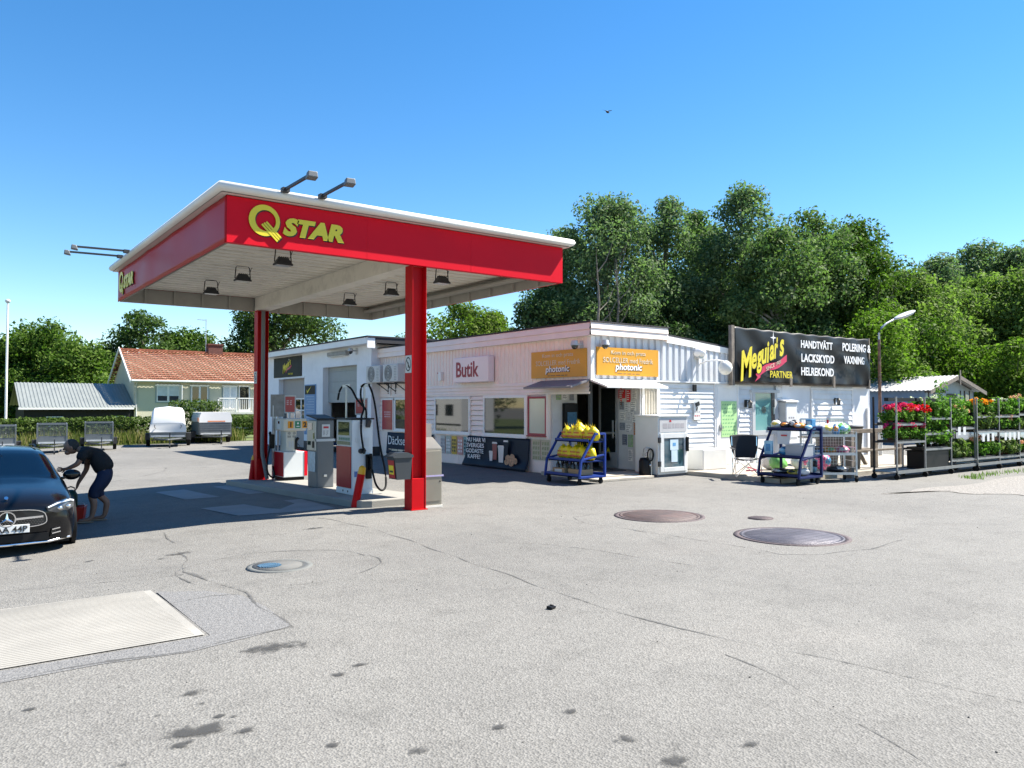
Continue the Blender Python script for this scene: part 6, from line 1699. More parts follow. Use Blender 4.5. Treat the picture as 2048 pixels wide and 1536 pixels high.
def weeds(name, area, n, hgt, mat, seed, wd=.02):
    rg = random.Random(seed)
    vs, fs = [], []
    for i in range(n):
        x, y = area(rg)
        z = terr(x, y); h = hgt * rg.uniform(.4, 1.15); a = rg.uniform(0, 6.3); dx, dy = math.cos(a) * wd, math.sin(a) * wd
        lx, ly = rg.uniform(-.3, .3) * h, rg.uniform(-.3, .3) * h
        k = len(vs)
        vs += [(x - dx, y - dy, z), (x + dx, y + dy, z), (x + lx * .5 + dx * .8, y + ly * .5 + dy * .8, z + h * .6), (x + lx * .5 - dx * .8, y + ly * .5 - dy * .8, z + h * .6), (x + lx, y + ly, z + h)]
        fs += [(k, k + 1, k + 2, k + 3), (k + 3, k + 2, k + 4)]
    me = bpy.data.meshes.new(name); me.from_pydata(vs, [], fs); me.materials.append(mat)
    o = bpy.data.objects.new(name, me); COL.objects.link(o); o['kind'] = 'stuff'
    o['label'] = {'tall_weeds': 'tall yellowish weeds growing between the trailers', 'grass_fringe': 'short grass along the edge of the gravel lot'}.get(name, 'grass'); o['category'] = 'grass'
    return o
def lineup(u):
    return (-3 + 17 * u, 41.2 + 3.2 * u)
def ar(rg):
    u = rg.random(); x, y = lineup(u)
    return x + rg.uniform(-.2, .2), y + rg.uniform(-1.0, 1.2)
weeds('tall_weeds', ar, 4200, .75, WEED, 3, .022)
weeds('grass_fringe', lambda r: ((lambda u: (18.9 + 22 * u ** 1.5, 8.0 + .2 * math.sin(u * 9) + r.gauss(0, .12)))(r.random())), 1300, .09, LM['bush'], 4, .006)
# ---------------------------------------------------------------- trailers
TG = M('trailer_zinc', (.17, .185, .195), .5, metal=.5, var=.12, scale=4)
MUD = M('mudguard', (.03, .03, .03), .6)
def trailer_base(t, Wd, L, z, zi=.0):
    b = MB(); b.box(-Wd / 2, Wd / 2, 0, L, z, z + .04); b.build('floor', TG, t, local=True)
    for s in (-1, 1):
        b = MB(); b.cyl((s * (Wd / 2 + .04), L * .55, .28), (s * (Wd / 2 + .2), L * .55, .28), .28, n=18); wh = b.build('wheel', RUBBER, t, local=True)
        b = MB(); b.cyl((s * (Wd / 2 + .2), L * .55, .28), (s * (Wd / 2 + .21), L * .55, .28), .16, n=14); b.build('rim', TG, wh, local=True)
        b = MB(); b.box(s * (Wd / 2 + .02), s * (Wd / 2 + .24), L * .55 - .36, L * .55 + .36, .58, .62); b.box(s * (Wd / 2 + .02), s * (Wd / 2 + .24), L * .55 - .38, L * .55 - .34, .3, .6); b.build('mudguard', MUD, t, local=True)
    b = MB(); b.bar((-Wd * .4, .1, z - .04), (0, -1.2, z - .05), .06); b.bar((Wd * .4, .1, z - .04), (0, -1.2, z - .05), .06); b.bar((0, -1.1, z - .05), (0, -1.5, z - .02), .07); b.bar((-Wd / 2, L * .55, .28), (Wd / 2, L * .55, .28), .06); b.build('drawbar', TG, t, local=True)
    b = MB(); b.bar((.1, -1.0, .1), (.1, -1.0, z + .25), .05); b.cyl((.07, -1.0, .1), (.13, -1.0, .1), .1, n=14); b.build('jockey_wheel', DARKG, t, local=True)
    b = MB(); b.box(-Wd / 2 + .05, Wd / 2 - .05, -.04, -.01, z + .02, z + .1); b.box(-Wd * .35, -Wd * .2, -.05, -.04, z + .03, z + .09); b.build('light_bar', LGREY, t, local=True)
def mesh_trailer(label, x, y, rz):
    t = thing('mesh_trailer', label, 'trailer', (x, y, terr(x, y)), rz, 'grey mesh sided trailers in front of the hedge')
    Wd, L, z = 1.3, 2.4, .45
    trailer_base(t, Wd, L, z)
    b = MB()
    for (xa, ya, xb, yb) in ((-Wd / 2, 0, Wd / 2, 0), (-Wd / 2, L, Wd / 2, L), (-Wd / 2, 0, -Wd / 2, L), (Wd / 2, 0, Wd / 2, L)):
        b.bar((xa, ya, z + .02), (xa, ya, z + .95), .05)
        b.prism([(xa, ya, z + .02), (xb, yb, z + .02), (xb, yb, z + .32), (xa, ya, z + .32)], (.015, .015, 0))
    b.build('side_panel', TG, t, local=True)
    b = MB()
    for (xa, ya, xb, yb) in ((-Wd / 2, 0, Wd / 2, 0), (-Wd / 2, L, Wd / 2, L), (-Wd / 2, 0, -Wd / 2, L), (Wd / 2, 0, Wd / 2, L)):
        b.bar((xa, ya, z + .95), (xb, yb, z + .95), .05)
        k = 20
        for i in range(1, k):
            f = i / k
            b.bar((xa + (xb - xa) * f, ya + (yb - ya) * f, z + .33), (xa + (xb - xa) * f, ya + (yb - ya) * f, z + .95), .008)
        for i in range(9):
            b.bar((xa, ya, z + .38 + i * .062), (xb, yb, z + .38 + i * .062), .008)
    b.build('mesh_cage', TG, t, local=True)
    return t
m1 = mesh_trailer('leftmost grey mesh trailer, cut by the left picture edge', 2.3, 37.9, R(-4)); m1.scale = (.82, .82, .86)
dup(m1, (4.05, 37.2, terr(4.05, 37.2)), R(-6), 'middle grey mesh trailer of three in front of the hedge'); dup(m1, (5.85, 37.6, terr(5.85, 37.6)), R(-8), 'rightmost grey mesh trailer, above the bending man')
HOOD = M('trailer_hood', (.74, .74, .73), .3, var=.03, scale=1, coat=.3)
def covered(label, x, y, rz, tilt):
    t = thing('covered_trailer', label, 'trailer', (x, y, terr(x, y)), rz)
    Wd, L, z = 1.55, 2.7, .45
    trailer_base(t, Wd, L, z)
    if tilt == 0:
        b = MB(); b.box(-Wd / 2, Wd / 2, 0, L, z + .04, z + .22); b.box(-Wd / 2 - .02, Wd / 2 + .02, -.03, L, z + .2, z + .25); b.build('side_panel', TG, t, local=True)
        b = MB()
        sec = lambda s, zz: [(-Wd / 2 * s, zz), (-Wd / 2 * s * .99, zz + .5), (-Wd / 2 * s * .93, zz + .95), (-Wd / 2 * s * .8, zz + 1.13), (0, zz + 1.2), (Wd / 2 * s * .8, zz + 1.13), (Wd / 2 * s * .93, zz + .95), (Wd / 2 * s * .99, zz + .5), (Wd / 2 * s, zz)]
        a = []
        for y_, s, k in ((-.02, 1, .35), (.02, .99, .7), (.2, .97, .92), (.5, .96, 1), (L - .2, .96, 1), (L, .96, .9)):
            a += [(p[0] * 1.0, y_ + (0 if k == 1 else 0), z + .25 + (p[1]) * k) for p in sec(s, 0)]
        n = 9
        b.add(a, [(j * n + i, j * n + i + 1, (j + 1) * n + i + 1, (j + 1) * n + i) for j in range(5) for i in range(n - 1)] + [tuple(range(n))], 0, True)
        b.build('hood', HOOD, t, local=True, bevel=.03)
        b = MB()
        for s in (-1, 1):
            b.tube([(s * .52, -.06, z + .42), (s * .58, -.07, z + .5), (s * .56, -.06, z + .6)], .015, 6)
        b.box(-Wd / 2 - .012, -Wd / 2 + .03, .05, .09, z + .5, z + .75); b.build('latch', DARKG, t, local=True)
    else:
        b = MB(); b.box(-Wd / 2, Wd / 2, 0, L, z + .04, z + .62)
        for k in (.12, .24, .36, .48):
            b.box(-Wd / 2 + .03, Wd / 2 - .03, -.02, 0, z + k, z + k + .05)
        b.build('side_panel', TG, t, local=True)
        b = MB()
        for zz, s in ((0, 1),):
            p = [(-Wd / 2 - .02, z + .63), (-Wd / 2 - .02, z + .85), (-Wd / 2 * .9, z + 1.15), (Wd / 2 * .9, z + 1.15), (Wd / 2 + .02, z + .85), (Wd / 2 + .02, z + .63)]
            b.prism([(x_, -.03, z_) for x_, z_ in p], (0, L + .05, 0))
        b.build('hood', HOOD, t, local=True, bevel=.06, seg=3)
        b = MB(); b.box(-Wd / 2 - .03, -Wd / 2 - .021, .15, .5, z + .68, z + .88); b.box(-Wd * .25, Wd * .3, -.036, -.031, z + .66, z + .72); b.build('sticker', M('orange_sticker', (.7, .25, .12), .5), t, local=True)
    return t
covered('covered trailer with tall smooth white hood standing in front of the hedge', 8.95, 39.0, R(-14), 0)
covered('covered trailer with grey sides and angular white lid nearest the far red column', 11.75, 41.2, R(-6), 1)
# ---------------------------------------------------------------- flagpole, house, shed
t = thing('flagpole', 'white flagpole with ball top at the left picture edge', 'flagpole', (2.95, 45.2, terr(2.95, 45.2)))
b = MB(); b.cyl((2.95, 45.2, -.4), (2.95, 45.2, 6.7), .06, .045, n=14); b.build('pole', WHITE, t)
b = MB(); b.ell((2.95, 45.2, 6.78), (.12, .12, .1)); b.build('finial', LGREY, t)
GREEN = M('green_render', (.56, .53, .4), .85, var=.06, scale=1, dirt=.15, dcol=(.3, .34, .26), bump=.2, bscale=30)
TILE = M('roof_tile', (.3, .115, .07), .8, spec=.2, var=.35, scale=5, dirt=.35, dcol=(.2, .1, .07))
TILE2 = M('roof_tile_pale', (.42, .21, .145), .8, spec=.2, var=.3, scale=5)
hx0, hx1, hy0, hy1, he, hr = 11.5, 28, 59.9, 67.5, 3.62, 5.75
house = thing('green_house', 'pale green rendered house with orange tiled roof beyond the hedge', 'house', (19, 63.5, -.3))
b = MB(); b.prism([(hx0, hy0, -.4), (hx0, hy1, -.4), (hx0, hy1, he), (hx0, (hy0 + hy1) / 2, hr - .12), (hx0, hy0, he)], (hx1 - hx0, 0, 0)); b.build('wall', GREEN, house)
b = MB()
ym = (hy0 + hy1) / 2
nxr, nyr = 64, 15
for sgn in (-1, 1):
    for j in range(nyr):
        f0, f1 = j / nyr, (j + 1) / nyr
        def pt(x, f, lift):
            y = ym + sgn * (ym - hy0 + .45) * f
            z = hr - (hr - he + .25) * f
            return Vector((x, y, z + lift))
        cols = []
        for i in range(nxr * 4 + 1):
            x = hx0 - .35 + (hx1 - hx0 + .7) * i / (nxr * 4)
            wv = .07 * (math.sin(i / 4 * 2 * math.pi) * .5 + .5)
            cols.append((pt(x, f0, wv + .02), pt(x, f1, wv + .1)))
        k = len(b.v)
        for a_, c_ in cols:
            b.v += [tuple(a_), tuple(c_)]
        for i in range(len(cols) - 1):
            q = [k + 2 * i, k + 2 * i + 2, k + 2 * i + 3, k + 2 * i + 1]
            b.f.append(q if sgn > 0 else q[::-1]); b.m.append(1 if (i // 4 * 7 + j * 13) % 5 == 0 else 0); b.s.append(True)
rf = b.build('roof', [TILE, TILE2], house)
b = MB(); b.bar((hx0 - .36, ym, hr + .13), (hx1 + .36, ym, hr + .13), .22, .14); b.build('ridge', TILE, rf)
b = MB(); b.box(17.5, 18.6, ym - .2, ym + .5, hr - .5, hr + .8); b.box(17.44, 18.66, ym - .26, ym + .56, hr + .72, hr + .82)
b.build('chimney', M('brick', (.13, .05, .038), .85, var=.4, scale=7, dirt=.4, dcol=(.1, .06, .05), bump=.5, bscale=18), rf)
b = MB()
for y_ in (hy0 - .47, hy1 + .47):
    b.prism([(hx0 - .4, ym, hr + .08), (hx0 - .4, y_, he - .32), (hx0 - .4, y_, he - .1), (hx0 - .4, ym, hr + .28)], (.07, 0, 0))
b.build('verge_board', WHITE, rf)
b = MB(); b.tube([(hx0 - .3, hy0 - .5, he - .2), (hx1, hy0 - .5, he - .2)], .08, 8); b.tube([(hx0 + .1, hy0 - .5, he - .2), (hx0 + .1, hy0 - .08, he - .5), (hx0 + .1, hy0 - .08, -.3)], .06, 8); b.build('gutter', LGREY, house)
def hwin(x0, x1, z0, z1, n, blind=0, open_=False):
    b = MB(); b.box(x0 - .09, x1 + .09, hy0 - .04, hy0 + .1, z0 - .09, z1 + .09); f = b.build('window', DARKG if not n else M('window_trim', (.3, .34, .33), .5), house)
    wd = (x1 - x0) / n
    for i in range(n):
        a = x0 + i * wd
        b = MB(); b.box(a, a + .07, hy0 - .075, hy0 - .041, z0, z1); b.box(a + wd - .07, a + wd, hy0 - .075, hy0 - .041, z0, z1); b.box(a + .07, a + wd - .07, hy0 - .075, hy0 - .041, z0, z0 + .07); b.box(a + .07, a + wd - .07, hy0 - .075, hy0 - .041, z1 - .07, z1); b.build('frame', WHITE, f)
        b = MB(); b.box(a + .07, a + wd - .07, hy0 - .058, hy0 - .05, z0 + .07, z1 - .07); b.build('pane', GLASS, f)
        if blind:
            b = MB(); b.box(a + .07, a + wd - .07, hy0 - .066, hy0 - .0585, z0 + .07 + (z1 - z0) * (1 - blind), z1 - .07); b.build('blind', M('blind', (.6, .64, .66), .6), f)
    if open_:
        b = MB(); b.box(x1 + .02, x1 + .07, hy0 - .6, hy0 - .08, z0, z1); b.build('open_sash', WHITE, f)
hwin(12.95, 14.5, 1.95, 3.15, 2, .7, True); hwin(15.3, 16.5, 1.95, 3.15, 2); hwin(17.6, 18.6, 1.4, 3.15, 2, .98)
b = MB(); b.box(18.75, 19.6, hy0 - .06, hy0 - .02, 1.2, 3.2); dr = b.build('balcony_door', WHITE, house); b = MB(); b.box(18.83, 19.5, hy0 - .07, hy0 - .061, 1.4, 3.1); b.build('pane', GLASS, dr)
hwin(23.6, 25.0, 1.95, 3.15, 2); hwin(18.6, 19.2, .0, .75, 1); hwin(19.6, 20.2, .0, .75, 1)
b = MB(); b.box(16.8, 20.8, hy0 - 1.5, hy0 - .0, 1.05, 1.2); bal = b.build('balcony', M('balcony_slab', (.5, .51, .48), .7), house)
b = MB()
for i in range(28):
    x = 16.85 + i * .145
    b.box(x, x + .035, hy0 - 1.48, hy0 - 1.44, 1.25, 2.15)
for x in (16.8, 18.1, 19.4, 20.7):
    b.box(x, x + .1, hy0 - 1.5, hy0 - 1.41, 1.2, 2.25)
b.box(16.8, 20.8, hy0 - 1.5, hy0 - 1.42, 2.18, 2.26); b.box(16.8, 20.8, hy0 - 1.48, hy0 - 1.43, 1.24, 1.3); b.build('railing', WHITE, bal)
b = MB(); b.box(16.85, 16.95, hy0 - 1.45, hy0 - 1.35, -.3, 1.05); b.box(20.6, 20.7, hy0 - 1.45, hy0 - 1.35, -.3, 1.05); b.build('support_post', WHITE, bal)
t = thing('roof_aerial', 'thin television aerial on the tiled roof beside the chimney', 'aerial', (17.3, ym, hr + .1))
b = MB(); b.cyl((17.35, ym, hr), (17.35, ym, hr + 2.75), .03, n=6); b.build('mast', GALV, t)
b = MB(); b.bar((16.7, ym, hr + 2.7), (17.4, ym + .2, hr + 2.65), .03)
for i in range(5):
    b.bar((16.75 + i * .12, ym - .25, hr + 2.7), (16.75 + i * .12, ym + .3, hr + 2.68), .015)
b.bar((17.1, ym, hr + 1.6), (17.7, ym, hr + 1.6), .02); b.build('antenna', GALV, t)
hedge('dark climbing shrub on the house wall left of the balcony', 16.2, 58.3, 16.6, 58.3, 2.1, .35, 1500, 12)
shed = thing('tin_roof_shed', 'low black shed with pale corrugated metal roof left of the green house', 'shed', (8, 62, -.3))
b = MB(); b.box(4.9, 11.4, 59.9, 66, -.4, 1.55)
for i in range(30):
    b.box(4.9 + i * .215, 4.92 + i * .215, 59.88, 59.9, -.4, 1.5)
b.build('wall', M('tar_boards', (.012, .012, .012), .8, var=.2), shed)
b = MB()
ribs(b, (4.6, 59.5, 0), X, 6.88, lambda q: 1.52, lambda q: 1.53, -Y, .2, .03)
pr = []
q = 0
while q < 6.85:
    pr += [(q, (0, 0, 0)), (q + .1, (0, 0, 0)), (q + .12, (0, 0, .035)), (q + .19, (0, 0, .035))]; q += .22
b = MB(); b.profile(pr, (4.6, 59.45, 1.55), X, (0, 4.1, 1.72)); b.profile(pr, (4.6, 67.3, 1.7), X, (0, -3.75, 1.57)); b.build('roof', M('tin_roof', (.24, .26, .25), .5, metal=.3, var=.1, scale=1.5, dirt=.2), shed, solid=.01)
b = MB(); b.box(4.55, 11.4, 59.4, 59.47, 1.42, 1.56); b.build('fascia_board', WHITE, shed)
for xx_ in (6.2, 10.0):
    b = MB(); b.box(xx_ - .05, xx_ + .95, 59.82, 59.88, .3, .95); f = b.build('window', WHITE, shed); b = MB(); b.box(xx_ + .02, xx_ + .88, 59.8, 59.818, .36, .9); b.build('pane', GLASS, f)
# ---------------------------------------------------------------- pale blue shed and cars at the right
BLUEW = M('pale_blue_wall', (.13, .2, .3), .7, var=.12, scale=1.5, dirt=.3, dcol=(.3, .32, .34))
bs = thing('pale_blue_shed', 'pale blue shed with white corrugated roof behind the plant racks', 'shed', (37, 18.5, 0))
sx0, sx1, sy0, sy1, se, sr = 34.3, 39.0, 16.3, 22, 2.35, 3.0
b = MB(); b.box(sx0, sx0 + .1, sy0, sy1, -.2, se); b.box(sx1 - .1, sx1, sy0, sy1, -.2, se); b.box(sx0 + .1, sx1 - .1, sy1 - .1, sy1, -.2, se); b.build('side_wall', BLUEW, bs)
b = MB(); b.prism([(sx0 + .1, sy0, -.2), (sx1 - .1, sy0, -.2), (sx1 - .1, sy0, se), ((sx0 + sx1) / 2, sy0, sr - .1), (sx0 + .1, sy0, se)], (0, .1, 0)); b.build('gable_wall', M('grey_teal_wall', (.3, .36, .37), .7, var=.15, scale=2), bs)
b = MB()
for x in (34.6, 35.1, 35.6, 37.6, 38.0, 38.5):
    b.box(x, x + .06, sy0 - .03, sy0, -.2, se)
b.box(36.3, 37.2, sy0 - .03, sy0, -.2, 2.2); b.box(34.3, 36.2, sy0 - .02, sy0, se - .12, se); b.build('batten', M('brown_dark', (.05, .035, .03), .7), bs)
b = MB(); b.box(37.3, 37.55, sy0 - .03, sy0 - .001, 1.3, 2.2); b.box(38.1, 38.45, sy0 - .03, sy0 - .001, 1.3, 2.2); b.build('pane', M('blue_glass', (.1, .22, .3), .1, spec=.8), bs)
b = MB()
xm = (sx0 + sx1) / 2
pr = []
q = 0
while q < sy1 - sy0 + .7:
    pr += [(q, (0, 0, 0)), (q + .09, (0, 0, .03)), (q + .18, (0, 0, 0))]; q += .18
b.profile(pr, (xm, sy0 - .4, sr), Y, (-(xm - sx0) - .35, 0, -(sr - se) - .05)); b.profile(pr, (xm, sy0 - .4, sr), Y, ((sx1 - xm) + .35, 0, -(sr - se) - .05)); b.build('roof', M('white_tin', (.3, .3, .295), .5, var=.08, dirt=.3, dcol=(.35, .35, .33)), bs, solid=.012)
b = MB(); b.prism([(sx0 - .36, sy0 - .43, se - .2), (xm, sy0 - .43, sr - .14), (sx1 + .36, sy0 - .43, se - .2), (sx1 + .36, sy0 - .43, se - .03), (xm, sy0 - .43, sr + .03), (sx0 - .36, sy0 - .43, se - .03)], (0, .03, 0)); b.box(xm - .04, xm + .04, sy0 - .46, sy0 - .43, sr - .4, sr + .25); b.build('verge_board', WOODG, bs)
# bird in the sky, far away
t = thing('bird', 'tiny dark bird high in the empty blue sky', 'bird', (31, 32.4, 18.6))
b = MB(); b.ell((0, 0, 0), (.16, .06, .06), 0, 10, 7); b.ell((.17, 0, .02), (.05, .04, .04), 0, 8, 6)
b.add([(.06, 0, .03), (-.06, 0, .03), (-.12, .3, .08), (.0, .3, .09)], [(0, 1, 2, 3)]); b.add([(.06, 0, .03), (-.06, 0, .03), (-.12, -.3, .08), (.0, -.3, .09)], [(3, 2, 1, 0)]); b.add([(-.14, .02, 0), (-.14, -.02, 0), (-.3, -.05, 0), (-.3, .05, 0)], [(0, 1, 2, 3)])
b.build('body', BLACK, t, local=True); t.rotation_euler = (R(15), 0, R(20))
# white motorhome parked off to the left, seen in the shop window
t = thing('motorhome', 'white motorhome parked beyond the left picture edge, mirrored in the shop window', 'motorhome', (-3.2, 42.5, terr(-4, 42)), R(8))
b = MB(); b.prism([(-1.1, -3, .5), (-1.1, 3, .5), (-1.1, 3, 2.2), (-1.1, 3.4, 2.6), (-1.1, 3.2, 2.95), (-1.1, -3, 2.95)], (2.2, 0, 0)); b.build('body', HOOD, t, local=True, bevel=.12, seg=3)
b = MB(); b.prism([(-.95, 3, .45), (-.95, 4.6, .45), (-.95, 4.6, 1.1), (-.95, 3.9, 1.3), (-.95, 3.3, 2.1), (-.95, 3, 2.1)], (1.9, 0, 0)); b.build('cab', HOOD, t, local=True, bevel=.05)
b = MB(); b.box(1.1, 1.115, -1.8, -.6, 1.5, 2.2); b.box(1.1, 1.115, .6, 1.9, 1.5, 2.2); b.box(1.1, 1.115, -2.9, 2.9, .9, 1.0); b.build('window', GLASS, t, local=True)
for y_ in (-2, 3.6):
    for s in (-1, 1):
        b = MB(); b.cyl((s * .8, y_, .35), (s * 1.02, y_, .35), .35, n=18); b.build('wheel', RUBBER, t, local=True)
# ---------------------------------------------------------------- black car
PAINT = M('black_paint', (.004, .004, .005), .16, var=.1, scale=2, coat=.2, spec=.3)
LAMPG = M('headlamp', (.12, .13, .14), .08, metal=.5, var=.4, scale=14, coat=.6)
def car(name, label, loc, rz, sc, paint, detail=True):
    """body as one lofted shell: half sections along the length (y from the nose back), mirrored"""
    t = thing(name, label, 'car', loc, rz)
    t.scale = (sc, sc, sc)
    # (y, [(x, z) ...]) side: sill, lower side, waist, shoulder, then bonnet / roof line to the centre
    secs = [(.0, [(.58, .24), (.62, .36), (.64, .52), (.6, .64), (.45, .7), (.0, .73)]),
            (.07, [(.74, .22), (.78, .36), (.78, .54), (.72, .68), (.5, .755), (.0, .785)]),
            (.25, [(.84, .2), (.87, .38), (.865, .58), (.8, .74), (.55, .83), (.0, .86)]),
            (.6, [(.87, .2), (.905, .4), (.9, .62), (.84, .81), (.6, .9), (.0, .93)]),
            (1.2, [(.88, .2), (.91, .42), (.905, .66), (.855, .9), (.64, .97), (.0, 1.0)]),
            (1.42, [(.88, .2), (.91, .42), (.905, .67), (.86, .93), (.68, 1.0), (.0, 1.035)]),
            (1.75, [(.88, .2), (.91, .42), (.908, .69), (.865, .95), (.73, 1.16), (.0, 1.2)]),
            (2.15, [(.88, .2), (.912, .42), (.91, .7), (.87, .97), (.655, 1.36), (.0, 1.41)]),
            (2.7, [(.88, .2), (.912, .42), (.91, .7), (.87, .98), (.63, 1.42), (.0, 1.475)]),
            (3.6, [(.88, .2), (.912, .43), (.91, .72), (.87, .99), (.62, 1.4), (.0, 1.455)]),
            (4.2, [(.87, .22), (.9, .45), (.9, .74), (.85, 1.0), (.63, 1.33), (.0, 1.38)]),
            (4.62, [(.8, .25), (.85, .48), (.85, .78), (.8, 1.0), (.66, 1.1), (.0, 1.14)]),
            (4.75, [(.7, .3), (.74, .5), (.76, .78), (.7, .95), (.5, 1.02), (.0, 1.05)])]
    # refine between the points of every section
    def sec(pl):
        full = [(-x, z) for x, z in pl] + [(x, z) for x, z in pl[::-1][1:]]
        return full
    rows = [[Vector((x, y, z)) for x, z in sec(pl)] for y, pl in secs]
    n = len(rows[0])
    b = MB()
    vs = [tuple(p) for r_ in rows for p in r_]
    fs, ms = [], []
    for j in range(len(rows) - 1):
        for i in range(n - 1):
            f = (j * n + i, j * n + i + 1, (j + 1) * n + i + 1, (j + 1) * n + i)
            y0 = secs[j][0]
            glass = (i in (4, 5) and 1.4 <= y0 < 2.1) or (i in (3, 6) and 1.7 <= y0 < 4.1) or (i in (4, 5) and 4.1 <= y0 < 4.5)
            fs.append(f); ms.append(1 if glass else 0)
    b.v = vs
    b.f = [list(f) for f in fs] + [list(range(n))[::-1], [(len(rows) - 1) * n + i for i in range(n)], ]
    b.m = ms + [0, 0]
    b.s = [True] * len(b.f)
    body = b.build('body', [paint, GLASS], t, local=True)
    body.modifiers.new('sub', 'SUBSURF').levels = 2
    body.modifiers['sub'].render_levels = 2
    cr = body.data.attributes.new('crease_edge', 'FLOAT', 'EDGE') if 'crease_edge' not in body.data.attributes else body.data.attributes['crease_edge']
    for e in body.data.edges:
        v = e.vertices
        i0, i1 = v[0] % n, v[1] % n
        j0, j1 = v[0] // n, v[1] // n
        c = 0
        if j0 != j1 and i0 in (3, 7): c = .55
        if j0 == j1 and j0 in (5,) and i0 in (4, 5, 6): c = .5
        if j0 == j1 and j0 in (7,) and {i0, i1} <= {4, 5, 6}: c = .4
        if j0 != j1 and i0 in (4, 6) and j0 >= 5: c = .5
        cr.data[e.index].value = c
    b = MB(); b.box(-.8, .8, .35, 4.4, .14, .3); b.build('underbody', BLACK, t, local=True)
    for y in (.86, 3.72):
        for s in (-1, 1):
            b = MB(); b.cyl((s * .86, y, .34), (s * .915, y, .34), .39, n=32); b.build('wheel_arch', BLACK, t, local=True)
            b = MB(); b.lathe((0, 0, 0), [(.2, -.11), (.31, -.11), (.335, -.08), (.335, .08), (.31, .11), (.2, .11)], 32)
            b.v = [(s * .82 + z * 1., y + x, .335 + yy_) for x, yy_, z in b.v]
            wh = b.build('wheel', RUBBER, t, local=True)
            b = MB(); b.cyl((s * .9, y, .335), (s * .905, y, .335), .2, n=24)
            for k in range(5):
                a = k * 2 * math.pi / 5
                b.bar((s * .92, y + .03 * math.cos(a), .335 + .03 * math.sin(a)), (s * .925, y + .2 * math.cos(a), .335 + .2 * math.sin(a)), .02, .05)
            b.build('rim', TG, wh, local=True)
    for s in (-1, 1):
        b = MB(); b.ell((s * 1.0, 1.72, 1.0), (.13, .07, .085), 0, 14, 9); b.bar((s * .86, 1.7, .95), (s * .95, 1.72, .97), .06, .04); b.build('wing_mirror', paint, t, local=True)
    if not detail:
        return t
    nose = lambda x, z: None
    # grille: dark opening, chrome rim and bar, star in a ring
    b = MB(); n2 = 26
    op = []
    for i in range(n2):
        a = 2 * math.pi * i / n2
        x = (.47 - .05 * math.sin(a)) * abs(math.cos(a)) ** .5 * (1 if math.cos(a) > 0 else -1); z = .56 + .12 * abs(math.sin(a)) ** .6 * (1 if math.sin(a) > 0 else -1)
        op.append((x, -.075 + .16 * abs(x) ** 2.2, z))
    b.prism(op, (0, .03, 0)); g = b.build('grille', M('grille_black', (.008, .008, .008), .35, var=.3, scale=60), t, local=True)
    b = MB()
    for i in range(n2):
        p, q = Vector(op[i]), Vector(op[(i + 1) % n2])
        b.bar(p, q, .011)
    for s in (-1, 1):
        b.prism([(s * .1, -.09, .545), (s * .43, -.06, .56), (s * .43, -.06, .585), (s * .1, -.09, .575)], (0, .02, 0))
    b.build('grille_trim', CHROME, g, local=True)
    b = MB()
    for ix in range(-12, 13):
        for iz_ in range(4):
            x = ix * .034 + (.017 if iz_ % 2 else 0)
            b.box(x - .004, x + .004, -.08 + .16 * abs(x) ** 2.2, -.07, .475 + iz_ * .025, .481 + iz_ * .025)
    b.build('grille_studs', CHROME, g, local=True)
    b = MB(); c = Vector((0, -.095, .565))
    for i in range(36):
        a0, a1 = 2 * math.pi * i / 36, 2 * math.pi * (i + 1) / 36
        b.bar(c + Vector((.098 * math.cos(a0), 0, .098 * math.sin(a0))), c + Vector((.098 * math.cos(a1), 0, .098 * math.sin(a1))), .014)
    for k in range(3):
        a = math.pi / 2 + k * 2 * math.pi / 3
        d = Vector((math.cos(a), 0, math.sin(a))); s_ = Vector((-math.sin(a), 0, math.cos(a)))
        b.add([c + s_ * .02 + Y * 0, c + d * .095, c - s_ * .02, c - Y * .014], [(0, 1, 3), (1, 2, 3)])
    b.build('star_emblem', CHROME, g, local=True)
    b = MB(); b.cyl((0, .12, .825), (0, .1, .84), .025, n=14); b.build('bonnet_badge', CHROME, t, local=True)
    # headlamps
    for s in (-1, 1):
        pts = [(.47, .69), (.6, .745), (.77, .775), (.83, .76), (.83, .67), (.74, .615), (.6, .6), (.49, .64)]
        yv = lambda x: .0 + max(0, (x - .42)) ** 1.6 * .72
        b = MB(); b.add([(s * x, yv(x) - .03, z) for x, z in pts] + [(s * .67, yv(.67) - .06, .69)], [(i, (i + 1) % 8, 8) if s > 0 else ((i + 1) % 8, i, 8) for i in range(8)])
        b.add([(s * x, yv(x) + .1, z) for x, z in pts] + [(s * x, yv(x) - .03, z) for x, z in pts], [(i, (i + 1) % 8, 8 + (i + 1) % 8, 8 + i) for i in range(8)])
        h = b.build('headlight', LAMPG, t, local=True)
        b = MB(); b.tube([(s * .49, yv(.49) - .045, .685), (s * .61, yv(.61) - .055, .735), (s * .77, yv(.77) - .05, .765), (s * .82, yv(.82) - .04, .75)], .012, 6); b.build('light_strip', M('drl_white', (.8, .82, .85), .2), h, local=True)
        b = MB(); b.ell((s * .64, yv(.64) - .045, .665), (.04, .03, .03)); b.ell((s * .75, yv(.75) - .045, .68), (.04, .03, .03)); b.build('lens', CHROME, h, local=True)
        b = MB(); b.prism([(s * .52, -.02, .27), (s * .78, .16, .28), (s * .82, .2, .4), (s * .72, .1, .44), (s * .54, -.02, .38)], (0, .04, 0)); v_ = b.build('air_intake', BLACK, t, local=True)
        b = MB()
        for z in (.33, .385):
            b.bar((s * .54, -.03, z - .01), (s * .78, .125, z + .015), .014)
        b.build('intake_trim', CHROME, v_, local=True)
